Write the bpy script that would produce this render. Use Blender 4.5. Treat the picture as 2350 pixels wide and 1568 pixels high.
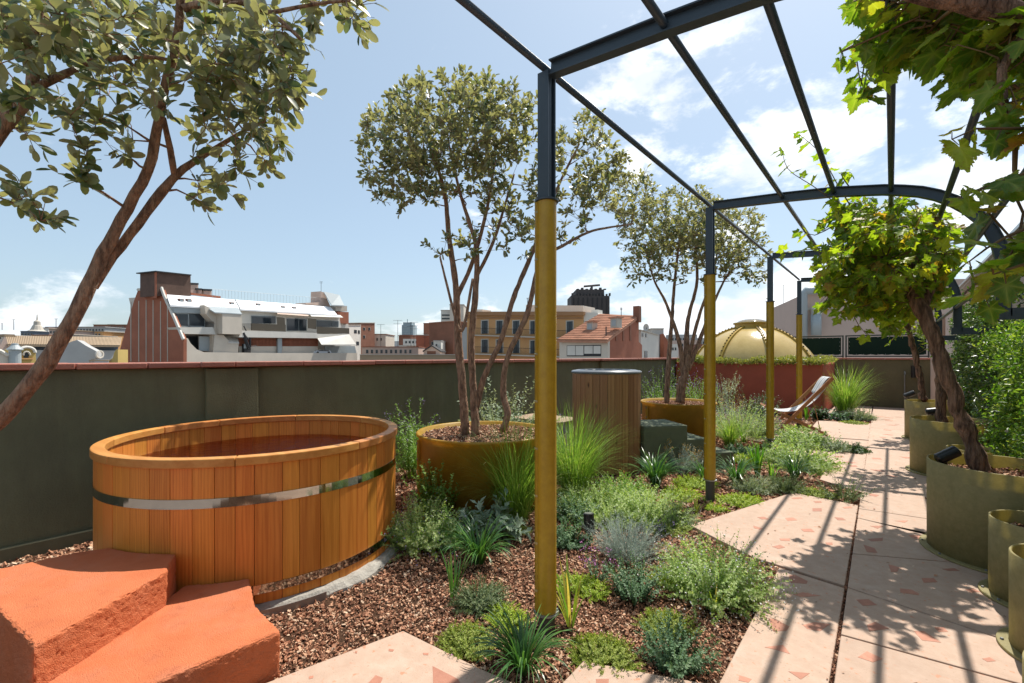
import bpy, math, random
import numpy as np
from mathutils import Vector, Matrix
random.seed(11); RNG = np.random.default_rng(7)
for o in list(bpy.data.objects): bpy.data.objects.remove(o)
SC = bpy.context.scene; COL = SC.collection
R = math.radians
# ---------------------------------------------------------------- camera
# pixel units below: the photograph scaled to 2350 x 1568
FPX, CX, HY, EYE = 1060.0, 1175.0, 817.0, 1.5
YAW = math.atan2(2045 - CX, FPX)
FW = np.array([-math.sin(YAW), math.cos(YAW)]); RT = np.array([math.cos(YAW), math.sin(YAW)])
cam = bpy.data.cameras.new('camera'); camo = bpy.data.objects.new('camera', cam); COL.objects.link(camo)
cam.sensor_width = 36.0; cam.lens = 36.0 * FPX / 2350.0
cam.shift_y = (HY - 784.0) / 2350.0
cam.clip_start = 0.05; cam.clip_end = 30000
camo.location = (0, 0, EYE); camo.rotation_euler = (R(90), 0, YAW)
SC.camera = camo
# ---------------------------------------------------------------- light
SUN_EL, SUN_AZ = R(61.0), R(1.6)          # azimuth measured from +Y towards +X
sd = Vector((math.sin(SUN_AZ) * math.cos(SUN_EL), math.cos(SUN_AZ) * math.cos(SUN_EL), math.sin(SUN_EL)))
sl = bpy.data.lights.new('sun', 'SUN'); sl.energy = 4.3; sl.angle = R(0.53); sl.color = (1.0, 0.945, 0.86)
so = bpy.data.objects.new('sun', sl); COL.objects.link(so); so.location = (0, 0, 30)
so.rotation_euler = sd.to_track_quat('Z', 'Y').to_euler()
W = bpy.data.worlds.new('World'); SC.world = W; W.use_nodes = True
def build_world():
    nt = W.node_tree; nt.nodes.clear(); N = nt.nodes.new; L = nt.links.new
    out = N('ShaderNodeOutputWorld'); bg = N('ShaderNodeBackground'); bg.inputs[1].default_value = 0.15
    sky = N('ShaderNodeTexSky'); sky.sky_type = 'NISHITA'; sky.sun_disc = False
    sky.sun_elevation = SUN_EL; sky.sun_rotation = SUN_AZ
    sky.altitude = 50; sky.air_density = 1.0; sky.dust_density = 1.6; sky.ozone_density = 2.0
    tc = N('ShaderNodeTexCoord'); sep = N('ShaderNodeSeparateXYZ'); L(tc.outputs['Generated'], sep.inputs[0])
    # cloud sheet: the view ray meets a flat layer overhead
    def M(op, a, b=None, c=None):
        n = N('ShaderNodeMath'); n.operation = op
        for i, q in enumerate((a, b, c)):
            if q is None: continue
            if isinstance(q, (int, float)): n.inputs[i].default_value = q
            else: L(q, n.inputs[i])
        return n.outputs[0]
    comb = N('ShaderNodeCombineXYZ'); L(sep.outputs[0], comb.inputs[0]); L(sep.outputs[1], comb.inputs[1]); L(M('MULTIPLY', sep.outputs[2], 1.9), comb.inputs[2])
    n1 = N('ShaderNodeTexNoise'); n1.inputs['Scale'].default_value = 4.6; n1.inputs['Detail'].default_value = 10; n1.inputs['Roughness'].default_value = 0.6
    n1.inputs['Distortion'].default_value = 0.15
    mp = N('ShaderNodeMapping'); mp.inputs['Location'].default_value = CLOUD_OFF
    L(comb.outputs[0], mp.inputs[0]); L(mp.outputs[0], n1.inputs['Vector'])
    # cumulus thickens towards the sunny side of the sky and towards the horizon
    yy = M('MAXIMUM', sep.outputs[1], 0.0)
    cov = M('MULTIPLY_ADD', M('POWER', yy, 5.0), 0.235, -0.135)
    low = M('SUBTRACT', 1.0, M('MINIMUM', M('MULTIPLY', M('MAXIMUM', sep.outputs[2], 0.0), 5.0), 1.0))
    cov = M('MULTIPLY_ADD', low, 0.175, cov)
    den = M('ADD', n1.outputs[0], cov)
    rmp = N('ShaderNodeValToRGB'); rmp.color_ramp.interpolation = 'EASE'
    rmp.color_ramp.elements[0].position = 0.515; rmp.color_ramp.elements[0].color = (0, 0, 0, 1)
    rmp.color_ramp.elements[1].position = 0.64; rmp.color_ramp.elements[1].color = (1, 1, 1, 1)
    L(den, rmp.inputs[0])
    n2 = N('ShaderNodeTexNoise'); n2.inputs['Scale'].default_value = 7.0; n2.inputs['Detail'].default_value = 6
    L(mp.outputs[0], n2.inputs['Vector'])
    cc = N('ShaderNodeValToRGB'); cc.color_ramp.elements[0].position = 0.35; cc.color_ramp.elements[0].color = (4.2, 4.5, 4.8, 1)
    cc.color_ramp.elements[1].position = 0.62; cc.color_ramp.elements[1].color = (6.3, 6.4, 6.5, 1)
    L(n2.outputs[0], cc.inputs[0])
    # thin veil of high cloud over the whole sky
    veil = N('ShaderNodeMixRGB'); veil.inputs[0].default_value = 0.62; veil.inputs[2].default_value = (2.0, 2.55, 2.85, 1)
    L(sky.outputs[0], veil.inputs[1])
    mix = N('ShaderNodeMixRGB'); L(M('MULTIPLY', rmp.outputs[0], 0.92), mix.inputs[0]); L(veil.outputs[0], mix.inputs[1]); L(cc.outputs[0], mix.inputs[2])
    L(mix.outputs[0], bg.inputs[0]); L(bg.outputs[0], out.inputs[0])
CLOUD_OFF = (0.3, 0.2, 0.0)
build_world()
SC.view_settings.view_transform = 'Standard'; SC.view_settings.look = 'None'
SC.view_settings.exposure = 0.62; SC.view_settings.gamma = 1.0; SC.view_settings.use_curve_mapping = False
SC.render.engine = 'CYCLES'
SC.cycles.max_bounces = 10; SC.cycles.transparent_max_bounces = 16; SC.cycles.diffuse_bounces = 4

# ---------------------------------------------------------------- pixel helpers
def ray(x, y):
    u = (x - CX) / FPX; v = (HY - y) / FPX
    return np.array([FW[0] + RT[0] * u, FW[1] + RT[1] * u, v])
E0 = np.array([0, 0, EYE])
def P(x, y, z=0.0):
    d = ray(x, y); return E0 + d * ((z - EYE) / d[2])
def PD(x, y, t): return E0 + ray(x, y) * t
def PX(x, y, X):
    d = ray(x, y); return E0 + d * (X / d[0])
def PY(x, y, Y):
    d = ray(x, y); return E0 + d * (Y / d[1])
def depth_of(p): return p[0] * FW[0] + p[1] * FW[1]
def to_px(p):
    d = depth_of(p); r = p[0] * RT[0] + p[1] * RT[1]
    return CX + FPX * r / d, HY - FPX * (p[2] - EYE) / d, d
# ---------------------------------------------------------------- materials
MATS = {}
def new_mat(name):
    m = bpy.data.materials.new(name); m.use_nodes = True; nt = m.node_tree
    return m, nt, nt.nodes['Principled BSDF'], nt.nodes['Material Output']
def plain(name, col, rough=0.7, col2=None, scale=8.0, bump=0.0, bscale=60.0, metal=0.0, spec=0.4, stretch=None, detail=6, rnd=0.0, coat=0.0, dist=0.02, lo=.3, hi=.7):
    """surface with noise between two colours, fine bump, and an optional per-object shift"""
    if name in MATS: return MATS[name]
    m, nt, b, out = new_mat(name); N = nt.nodes.new; L = nt.links.new
    b.inputs['Roughness'].default_value = rough; b.inputs['Metallic'].default_value = metal
    b.inputs['Specular IOR Level'].default_value = spec
    if coat: b.inputs['Coat Weight'].default_value = coat; b.inputs['Coat Roughness'].default_value = 0.15
    tc = N('ShaderNodeTexCoord'); mp = N('ShaderNodeMapping'); L(tc.outputs['Object'], mp.inputs[0])
    if stretch: mp.inputs['Scale'].default_value = stretch
    oi = N('ShaderNodeObjectInfo'); va = N('ShaderNodeVectorMath'); va.operation = 'ADD'
    sc = N('ShaderNodeMath'); sc.operation = 'MULTIPLY'; L(oi.outputs['Random'], sc.inputs[0]); sc.inputs[1].default_value = 37.0
    L(mp.outputs[0], va.inputs[0]); L(sc.outputs[0], va.inputs[1])
    c2 = col2 if col2 else tuple(c * 0.8 for c in col)
    n = N('ShaderNodeTexNoise'); n.inputs['Scale'].default_value = scale; n.inputs['Detail'].default_value = detail; n.inputs['Roughness'].default_value = 0.65
    L(va.outputs[0], n.inputs['Vector'])
    r = N('ShaderNodeValToRGB'); r.color_ramp.elements[0].color = (*c2, 1); r.color_ramp.elements[1].color = (*col, 1)
    r.color_ramp.elements[0].position = lo; r.color_ramp.elements[1].position = hi
    L(n.outputs[0], r.inputs[0]); last = r.outputs[0]
    if rnd:
        hs = N('ShaderNodeHueSaturation'); mr = N('ShaderNodeMapRange'); L(oi.outputs['Random'], mr.inputs[0])
        mr.inputs[3].default_value = 1 - rnd; mr.inputs[4].default_value = 1 + rnd
        L(mr.outputs[0], hs.inputs['Value']); L(last, hs.inputs['Color']); last = hs.outputs[0]
    L(last, b.inputs['Base Color'])
    if bump:
        n2 = N('ShaderNodeTexNoise'); n2.inputs['Scale'].default_value = bscale; n2.inputs['Detail'].default_value = 5
        L(va.outputs[0], n2.inputs['Vector'])
        bp = N('ShaderNodeBump'); bp.inputs['Strength'].default_value = bump; bp.inputs['Distance'].default_value = dist
        L(n2.outputs[0], bp.inputs['Height']); L(bp.outputs[0], b.inputs['Normal'])
    MATS[name] = m; return m
def wood(name, c1, c2, rough=0.5, grain=26.0, rnd=0.12, axis=2, knots=False, spec=.35):
    if name in MATS: return MATS[name]
    m, nt, b, out = new_mat(name); N = nt.nodes.new; L = nt.links.new
    b.inputs['Roughness'].default_value = rough; b.inputs['Specular IOR Level'].default_value = spec
    tc = N('ShaderNodeTexCoord'); oi = N('ShaderNodeObjectInfo')
    mp = N('ShaderNodeMapping'); s = [grain, grain, grain]; s[axis] = grain * 0.045; mp.inputs['Scale'].default_value = s
    va = N('ShaderNodeVectorMath'); va.operation = 'ADD'; sc = N('ShaderNodeMath'); sc.operation = 'MULTIPLY'; sc.inputs[1].default_value = 91.0
    L(oi.outputs['Random'], sc.inputs[0]); L(tc.outputs['Object'], mp.inputs[0]); L(mp.outputs[0], va.inputs[0]); L(sc.outputs[0], va.inputs[1])
    n = N('ShaderNodeTexNoise'); n.inputs['Scale'].default_value = 1.0; n.inputs['Detail'].default_value = 7; n.inputs['Roughness'].default_value = 0.7; n.inputs['Distortion'].default_value = 0.6
    L(va.outputs[0], n.inputs['Vector'])
    wv = N('ShaderNodeTexWave'); wv.inputs['Scale'].default_value = 0.55; wv.inputs['Distortion'].default_value = 7.0; wv.inputs['Detail'].default_value = 3; wv.inputs['Detail Scale'].default_value = 1.2
    wv.bands_direction = 'X'; L(va.outputs[0], wv.inputs['Vector'])
    mx = N('ShaderNodeMixRGB'); mx.inputs[0].default_value = 0.22; L(n.outputs[0], mx.inputs[1]); L(wv.outputs[0], mx.inputs[2])
    r = N('ShaderNodeValToRGB'); r.color_ramp.elements[0].color = (*c2, 1); r.color_ramp.elements[1].color = (*c1, 1)
    r.color_ramp.elements[0].position = 0.28; r.color_ramp.elements[1].position = 0.68; L(mx.outputs[0], r.inputs[0])
    hs = N('ShaderNodeHueSaturation'); mr = N('ShaderNodeMapRange'); L(oi.outputs['Random'], mr.inputs[0]); mr.inputs[3].default_value = 1 - rnd; mr.inputs[4].default_value = 1 + rnd
    mr2 = N('ShaderNodeMapRange'); sc2 = N('ShaderNodeMath'); sc2.operation = 'FRACT'; L(sc.outputs[0], sc2.inputs[0]); L(sc2.outputs[0], mr2.inputs[0]); mr2.inputs[3].default_value = .493; mr2.inputs[4].default_value = .507
    L(mr2.outputs[0], hs.inputs['Hue']); L(mr.outputs[0], hs.inputs['Value']); L(r.outputs[0], hs.inputs['Color']); last = hs.outputs[0]
    if knots:
        vo = N('ShaderNodeTexVoronoi'); vo.inputs['Scale'].default_value = 1.0
        mk = N('ShaderNodeMapping'); mk.inputs['Scale'].default_value = (8, 8, 3.2); va2 = N('ShaderNodeVectorMath'); va2.operation = 'ADD'
        L(tc.outputs['Object'], mk.inputs[0]); L(mk.outputs[0], va2.inputs[0]); L(sc.outputs[0], va2.inputs[1]); L(va2.outputs[0], vo.inputs['Vector'])
        kr = N('ShaderNodeValToRGB'); kr.color_ramp.elements[0].position = .05; kr.color_ramp.elements[1].position = .16
        kr.color_ramp.elements[0].color = (1, 1, 1, 1); kr.color_ramp.elements[1].color = (0, 0, 0, 1); L(vo.outputs['Distance'], kr.inputs[0])
        km = N('ShaderNodeMixRGB'); L(kr.outputs[0], km.inputs[0]); L(last, km.inputs[1]); km.inputs[2].default_value = (c2[0] * .3, c2[1] * .26, c2[2] * .25, 1); last = km.outputs[0]
    L(last, b.inputs['Base Color'])
    bp = N('ShaderNodeBump'); bp.inputs['Strength'].default_value = 0.25; bp.inputs['Distance'].default_value = 0.004
    L(n.outputs[0], bp.inputs['Height']); L(bp.outputs[0], b.inputs['Normal'])
    MATS[name] = m; return m
def leafmat(name, stops, trans=0.35, rough=0.45, tcol=None, spec=0.35, under=None, veins=0.0):
    """thin leaf: colour by a per-leaf random value, light passing through; optional paler underside"""
    if name in MATS: return MATS[name]
    m, nt, b, out = new_mat(name); N = nt.nodes.new; L = nt.links.new
    b.inputs['Roughness'].default_value = rough; b.inputs['Specular IOR Level'].default_value = spec
    at = N('ShaderNodeAttribute'); at.attribute_name = 'rnd'; oi = N('ShaderNodeObjectInfo')
    ad = N('ShaderNodeMath'); ad.operation = 'ADD'; L(at.outputs['Fac'], ad.inputs[0]); L(oi.outputs['Random'], ad.inputs[1])
    fr = N('ShaderNodeMath'); fr.operation = 'FRACT'; L(ad.outputs[0], fr.inputs[0])
    r = N('ShaderNodeValToRGB'); e = r.color_ramp.elements
    while len(e) < len(stops): e.new(0.5)
    for i, (p, c) in enumerate(stops): e[i].position = p; e[i].color = (*c, 1)
    L(fr.outputs[0], r.inputs[0]); last = r.outputs[0]
    tc = N('ShaderNodeTexCoord'); n = N('ShaderNodeTexNoise'); n.inputs['Scale'].default_value = 45; L(tc.outputs['Object'], n.inputs['Vector'])
    mm = N('ShaderNodeMapRange'); L(n.outputs[0], mm.inputs[0]); mm.inputs[3].default_value = .7; mm.inputs[4].default_value = 1.3
    hs = N('ShaderNodeHueSaturation'); L(mm.outputs[0], hs.inputs['Value']); L(last, hs.inputs['Color']); last = hs.outputs[0]
    if veins:
        av = N('ShaderNodeAttribute'); av.attribute_name = 'vein'; ml = N('ShaderNodeMath'); ml.operation = 'MULTIPLY'; L(av.outputs['Fac'], ml.inputs[0]); ml.inputs[1].default_value = veins
        mv = N('ShaderNodeMixRGB'); L(ml.outputs[0], mv.inputs[0]); L(last, mv.inputs[1]); mv.inputs[2].default_value = (.42, .46, .12, 1); last = mv.outputs[0]
        ae = N('ShaderNodeAttribute'); ae.attribute_name = 'edge'; n3 = N('ShaderNodeTexNoise'); n3.inputs['Scale'].default_value = 22; L(tc.outputs['Object'], n3.inputs['Vector']); r3 = N('ShaderNodeValToRGB'); r3.color_ramp.elements[0].position = .56; r3.color_ramp.elements[1].position = .66; L(n3.outputs[0], r3.inputs[0])
        pw = N('ShaderNodeMath'); pw.operation = 'MULTIPLY'; L(ae.outputs['Fac'], pw.inputs[0]); L(r3.outputs[0], pw.inputs[1]); me_ = N('ShaderNodeMixRGB'); L(pw.outputs[0], me_.inputs[0]); L(last, me_.inputs[1]); me_.inputs[2].default_value = (.22, .11, .03, 1); last = me_.outputs[0]
    if under:
        ge = N('ShaderNodeNewGeometry'); mu = N('ShaderNodeMixRGB'); L(ge.outputs['Backfacing'], mu.inputs[0]); L(last, mu.inputs[1]); mu.inputs[2].default_value = (*under, 1); last = mu.outputs[0]
    L(last, b.inputs['Base Color'])
    tr = N('ShaderNodeBsdfTranslucent')
    tm = N('ShaderNodeMixRGB'); tm.blend_type = 'MULTIPLY'; tm.inputs[0].default_value = 1; L(last, tm.inputs[1]); tm.inputs[2].default_value = (*(tcol or (1.6, 1.7, .8)), 1)
    L(tm.outputs[0], tr.inputs[0])
    mx = N('ShaderNodeMixShader'); mx.inputs[0].default_value = trans; L(b.outputs[0], mx.inputs[1]); L(tr.outputs[0], mx.inputs[2]); L(mx.outputs[0], out.inputs[0])
    MATS[name] = m; return m
def fibreglass(name, col, col2, trans=0.3, rough=0.32, scale=9.0):
    m, nt, b, out = new_mat(name); N = nt.nodes.new; L = nt.links.new
    tc = N('ShaderNodeTexCoord'); n = N('ShaderNodeTexNoise'); n.inputs['Scale'].default_value = scale; n.inputs['Detail'].default_value = 9; n.inputs['Roughness'].default_value = .75
    L(tc.outputs['Object'], n.inputs['Vector'])
    r = N('ShaderNodeValToRGB'); r.color_ramp.elements[0].color = (*col2, 1); r.color_ramp.elements[1].color = (*col, 1); r.color_ramp.elements[0].position = .3; r.color_ramp.elements[1].position = .65
    L(n.outputs[0], r.inputs[0]); L(r.outputs[0], b.inputs['Base Color']); b.inputs['Roughness'].default_value = rough
    n2 = N('ShaderNodeTexNoise'); n2.inputs['Scale'].default_value = 130; n2.inputs['Detail'].default_value = 4; L(tc.outputs['Object'], n2.inputs['Vector'])
    bp = N('ShaderNodeBump'); bp.inputs['Strength'].default_value = .28; bp.inputs['Distance'].default_value = .004; L(n2.outputs[0], bp.inputs['Height']); L(bp.outputs[0], b.inputs['Normal'])
    tr = N('ShaderNodeBsdfTranslucent'); tm = N('ShaderNodeMixRGB'); tm.blend_type = 'MULTIPLY'; tm.inputs[0].default_value = 1; L(r.outputs[0], tm.inputs[1]); tm.inputs[2].default_value = (1.5, 1.45, 1.0, 1)
    L(tm.outputs[0], tr.inputs[0])
    mx = N('ShaderNodeMixShader'); mx.inputs[0].default_value = trans; L(b.outputs[0], mx.inputs[1]); L(tr.outputs[0], mx.inputs[2]); L(mx.outputs[0], out.inputs[0])
    MATS[name] = m; return m
# ---------------------------------------------------------------- mesh helpers
def _loc(parent):
    l = Vector((0, 0, 0))
    while parent is not None: l += parent.location; parent = parent.parent
    return l
def tag(o, label=None, cat=None, group=None, kind=None):
    if label: o['label'] = label
    if cat: o['category'] = cat
    if group: o['group'] = group
    if kind: o['kind'] = kind
    return o
def thing(name, label, cat, loc=(0, 0, 0), group=None, kind=None):
    o = bpy.data.objects.new(name, None); COL.objects.link(o); o.location = Vector([float(c) for c in loc]); o.empty_display_size = .1
    return tag(o, label, cat, group, kind)
def link(name, me, mat, parent=None, origin=None, smooth=False, bevel=0.0):
    if mat and not me.materials: me.materials.append(mat)
    o = bpy.data.objects.new(name, me); COL.objects.link(o)
    if parent is not None: o.parent = parent
    if smooth:
        me.polygons.foreach_set('use_smooth', [True] * len(me.polygons))
    if bevel:
        bv = o.modifiers.new('bevel', 'BEVEL'); bv.width = bevel; bv.segments = 2; bv.limit_method = 'ANGLE'; bv.angle_limit = R(40)
    return o
class MB:
    def __init__(s): s.v = []; s.f = []
    def add(s, v, f):
        b = len(s.v); s.v.extend([tuple(map(float, p)) for p in v]); s.f.extend([tuple(b + i for i in q) for q in f]); return s
    def box(s, c, d, rz=0.0):
        cs, sn = math.cos(rz), math.sin(rz); v = []
        for k in (-1, 1):
            for j in (-1, 1):
                for i in (-1, 1):
                    x, y = i * d[0] / 2, j * d[1] / 2
                    v.append((c[0] + x * cs - y * sn, c[1] + x * sn + y * cs, c[2] + k * d[2] / 2))
        return s.add(v, [(0, 2, 3, 1), (4, 5, 7, 6), (0, 1, 5, 4), (2, 6, 7, 3), (0, 4, 6, 2), (1, 3, 7, 5)])
    def bb(s, x0, x1, y0, y1, z0, z1): return s.box(((x0 + x1) / 2, (y0 + y1) / 2, (z0 + z1) / 2), (abs(x1 - x0), abs(y1 - y0), abs(z1 - z0)))
    def prism(s, poly, z0, z1):
        a = sum(poly[i][0] * poly[(i + 1) % len(poly)][1] - poly[(i + 1) % len(poly)][0] * poly[i][1] for i in range(len(poly)))
        if a < 0: poly = poly[::-1]
        n = len(poly); v = [(p[0], p[1], z0) for p in poly] + [(p[0], p[1], z1) for p in poly]
        return s.add(v, [tuple(range(n))[::-1], tuple(range(n, 2 * n))] + [(i, (i + 1) % n, n + (i + 1) % n, n + i) for i in range(n)])
    def slab(s, quad, off):      # any planar polygon extruded by a vector
        n = len(quad); q = [np.array(p, float) for p in quad]; off = np.array(off, float)
        nrm = np.zeros(3)
        for i in range(n): nrm += np.cross(q[i], q[(i + 1) % n])
        if np.dot(nrm, off) > 0: q = q[::-1]
        v = [tuple(p) for p in q] + [tuple(p + off) for p in q]
        return s.add(v, [tuple(range(n)), tuple(range(n, 2 * n))[::-1]] + [((i + 1) % n, i, n + i, n + (i + 1) % n) for i in range(n)])
    def tube(s, pts, rad, n=8, cap=True):
        pts = [np.array(p, float) for p in pts]
        if not hasattr(rad, '__len__'): rad = [rad] * len(pts)
        v = []; f = []; ref = None
        for i, p in enumerate(pts):
            t = pts[min(i + 1, len(pts) - 1)] - pts[max(i - 1, 0)]; t = t / (np.linalg.norm(t) + 1e-9)
            if ref is None:
                ref = np.cross(t, (0, 0, 1.)) if abs(t[2]) < .9 else np.cross(t, (1., 0, 0))
            ref = ref - t * np.dot(ref, t); ref /= (np.linalg.norm(ref) + 1e-9); q = np.cross(t, ref)
            for k in range(n):
                a = 2 * math.pi * k / n; v.append(p + rad[i] * (ref * math.cos(a) + q * math.sin(a)))
        m = len(pts)
        for i in range(m - 1):
            for k in range(n): f.append((i * n + k, i * n + (k + 1) % n, (i + 1) * n + (k + 1) % n, (i + 1) * n + k))
        if cap: f.append(tuple(range(n))[::-1]); f.append(tuple((m - 1) * n + k for k in range(n)))
        return s.add(v, f)
    def lathe(s, prof, c=(0, 0, 0), n=48, a0=0.0, a1=2 * math.pi, close=False):
        full = abs(a1 - a0 - 2 * math.pi) < 1e-6; m = len(prof); cols = n if full else n + 1; v = []
        for k in range(cols):
            a = a0 + (a1 - a0) * k / n
            for r, z in prof: v.append((c[0] + r * math.cos(a), c[1] + r * math.sin(a), c[2] + z))
        f = []; e = m if close else m - 1
        for k in range(n):
            k2 = (k + 1) % cols
            for i in range(e):
                j = (i + 1) % m; f.append((k * m + i, k2 * m + i, k2 * m + j, k * m + j))
        if not full and close: f.append(tuple(range(m))); f.append(tuple((cols - 1) * m + i for i in range(m))[::-1])
        return s.add(v, f)
    def disc(s, c, r, n=32):
        return s.add([(c[0] + r * math.cos(2 * math.pi * k / n), c[1] + r * math.sin(2 * math.pi * k / n), c[2]) for k in range(n)], [tuple(range(n))])
    def build(s, name, mat, parent=None, origin=None, smooth=False, bevel=0.0):
        l = np.array(_loc(parent)) if parent is not None else (np.array(origin, float) if origin is not None else np.zeros(3))
        v = np.array(s.v, float) - l
        me = bpy.data.meshes.new(name); me.from_pydata(v.tolist(), [], s.f); me.update()
        o = link(name, me, mat, parent, smooth=smooth, bevel=bevel)
        if parent is None: o.location = Vector(l)
        return o
def np_mesh(name, V, F, mat, parent=None, origin=None, rnd=None, smooth=True):
    """V (n,3) array, F (m,k) int array, rnd per-vertex value"""
    l = np.array(_loc(parent)) if parent is not None else (np.array(origin, float) if origin is not None else np.zeros(3))
    V = np.asarray(V, float) - l; k = F.shape[1]
    me = bpy.data.meshes.new(name); me.vertices.add(len(V)); me.vertices.foreach_set('co', V.astype(np.float32).ravel())
    me.loops.add(F.size); me.loops.foreach_set('vertex_index', F.astype(np.int32).ravel())
    me.polygons.add(len(F)); me.polygons.foreach_set('loop_start', (np.arange(len(F)) * k).astype(np.int32))
    me.polygons.foreach_set('use_smooth', np.full(len(F), smooth))
    me.update(calc_edges=True)
    if rnd is not None:
        a = me.attributes.new('rnd', 'FLOAT', 'POINT'); a.data.foreach_set('value', np.asarray(rnd, np.float32))
    me.validate(); o = link(name, me, mat, parent)
    if parent is None: o.location = Vector(l)
    return o
def unit(a): return a / (np.linalg.norm(a, axis=-1, keepdims=True) + 1e-9)
def rand_dirs(n): return unit(RNG.normal(size=(n, 3)))
# leaf templates: y = along the leaf, x = across, z = out of the blade
def oval_leaf(wid=.5, fold=.08, curl=.10):
    T = [(0, 0), (.13, .52), (.36, .93), (.66, 1.0), (.89, .62), (1.0, 0)]
    v = [(0, 0, 0)]; mids = []
    for t, w in T[1:-1]:
        v += [(-w * wid / 2, t, fold * w - curl * t * t), (0, t, -curl * t * t), (w * wid / 2, t, fold * w - curl * t * t)]
    v.append((0, 1, -curl)); f = [(0, 2, 1), (0, 3, 2)]
    for i in range(3):
        a = 1 + 3 * i; b = a + 3
        f += [(a, a + 1, b + 1), (a, b + 1, b), (a + 1, a + 2, b + 2), (a + 1, b + 2, b + 1)]
    f += [(10, 11, 13), (11, 12, 13)]
    return np.array(v, float), np.array(f)
def simple_leaf(wid=.5, curl=.1):
    v = [(0, 0, 0), (-wid / 2, .5, .04), (0, .5, -curl * .3), (wid / 2, .5, .04), (0, 1, -curl)]
    return np.array(v, float), np.array([(0, 2, 1), (0, 3, 2), (1, 2, 4), (2, 3, 4)])
VEIN = {}; EDGE = {}
def vine_leaf(seed=0, curl=.18, teeth=True):
    rg = np.random.default_rng(seed)
    # five lobes with notches and teeth (polar outline around the petiole)
    key = [(-168, .40), (-150, .50), (-128, .62), (-112, .46), (-92, .50), (-66, .78), (-52, .62), (-40, .55), (-22, .72), (0, 1.0)]
    key = key + [(-a, r) for a, r in key[-2::-1]]
    ang = []; rad = []
    for i in range(len(key) - 1):
        (a0, r0), (a1, r1) = key[i], key[i + 1]
        for q, tt in ((0, 1.0), (.22, .90), (.42, 1.03), (.62, .9), (.82, 1.03)): ang.append(a0 + (a1 - a0) * q); rad.append((r0 + (r1 - r0) * q) * (tt if teeth else 1))
    ang.append(key[-1][0]); rad.append(key[-1][1])
    v = [(0, 0, 0)]; ring = []
    for a, r in zip(ang, rad):
        r *= 1 + rg.normal() * .04; t = math.radians(a); x, y = r * math.sin(t), r * math.cos(t)
        v.append((x * .55, y * .55, .05 * math.sin(a * .07 + seed) - curl * .15)); 
    n = len(ang)
    for a, r in zip(ang, rad):
        r *= 1 + rg.normal() * .025; t = math.radians(a); x, y = r * math.sin(t), r * math.cos(t)
        v.append((x, y, -curl * r * r * (.6 + .5 * math.sin(a * .05 + seed)) + .07 * math.sin(a * .09 + seed * 2) * r + rg.normal() * .012))
    f = []
    for i in range(n - 1):
        f += [(0, 2 + i, 1 + i), (1 + i, 2 + i, 1 + n + i), (2 + i, 2 + n + i, 1 + n + i)]
    V = np.array(v, float); V[:, 1] += .12; V *= .62
    vein = np.array([max(0, 1 - min(abs(a - q) for q in (-128, -66, 0, 66, 128)) / 6.5) for a in ang]); VEIN[len(V)] = np.concatenate([[1.0], vein, vein * .6]); EDGE[len(V)] = np.concatenate([[0.0], np.zeros(n), np.ones(n)])
    return V, np.array(f)
def frames(D, Nrm):
    y = unit(D); z = unit(Nrm - y * (Nrm * y).sum(1, keepdims=True)); x = np.cross(y, z); return x, y, z
def scatter(tpl, pos, D, Nrm, size, rnd=None, wscale=None):
    """many copies of one template as (V, F, rnd)"""
    tv, tf = tpl; n = len(pos); x, y, z = frames(D, Nrm)
    ws = np.ones(n) if wscale is None else wscale
    V = (tv[None, :, 0, None] * (x * ws[:, None])[:, None, :] + tv[None, :, 1, None] * y[:, None, :] + tv[None, :, 2, None] * z[:, None, :]) * np.asarray(size)[:, None, None] + pos[:, None, :]
    F = tf[None, :, :] + (np.arange(n) * len(tv))[:, None, None]
    r = np.repeat(RNG.random(n) if rnd is None else rnd, len(tv))
    return V.reshape(-1, 3), F.reshape(-1, tf.shape[1]), r
def merge(parts):
    V = []; F = []; Rr = []; b = 0
    for v, f, r in parts: V.append(v); F.append(f + b); Rr.append(r); b += len(v)
    return np.concatenate(V), np.concatenate(F), np.concatenate(Rr)
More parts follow.
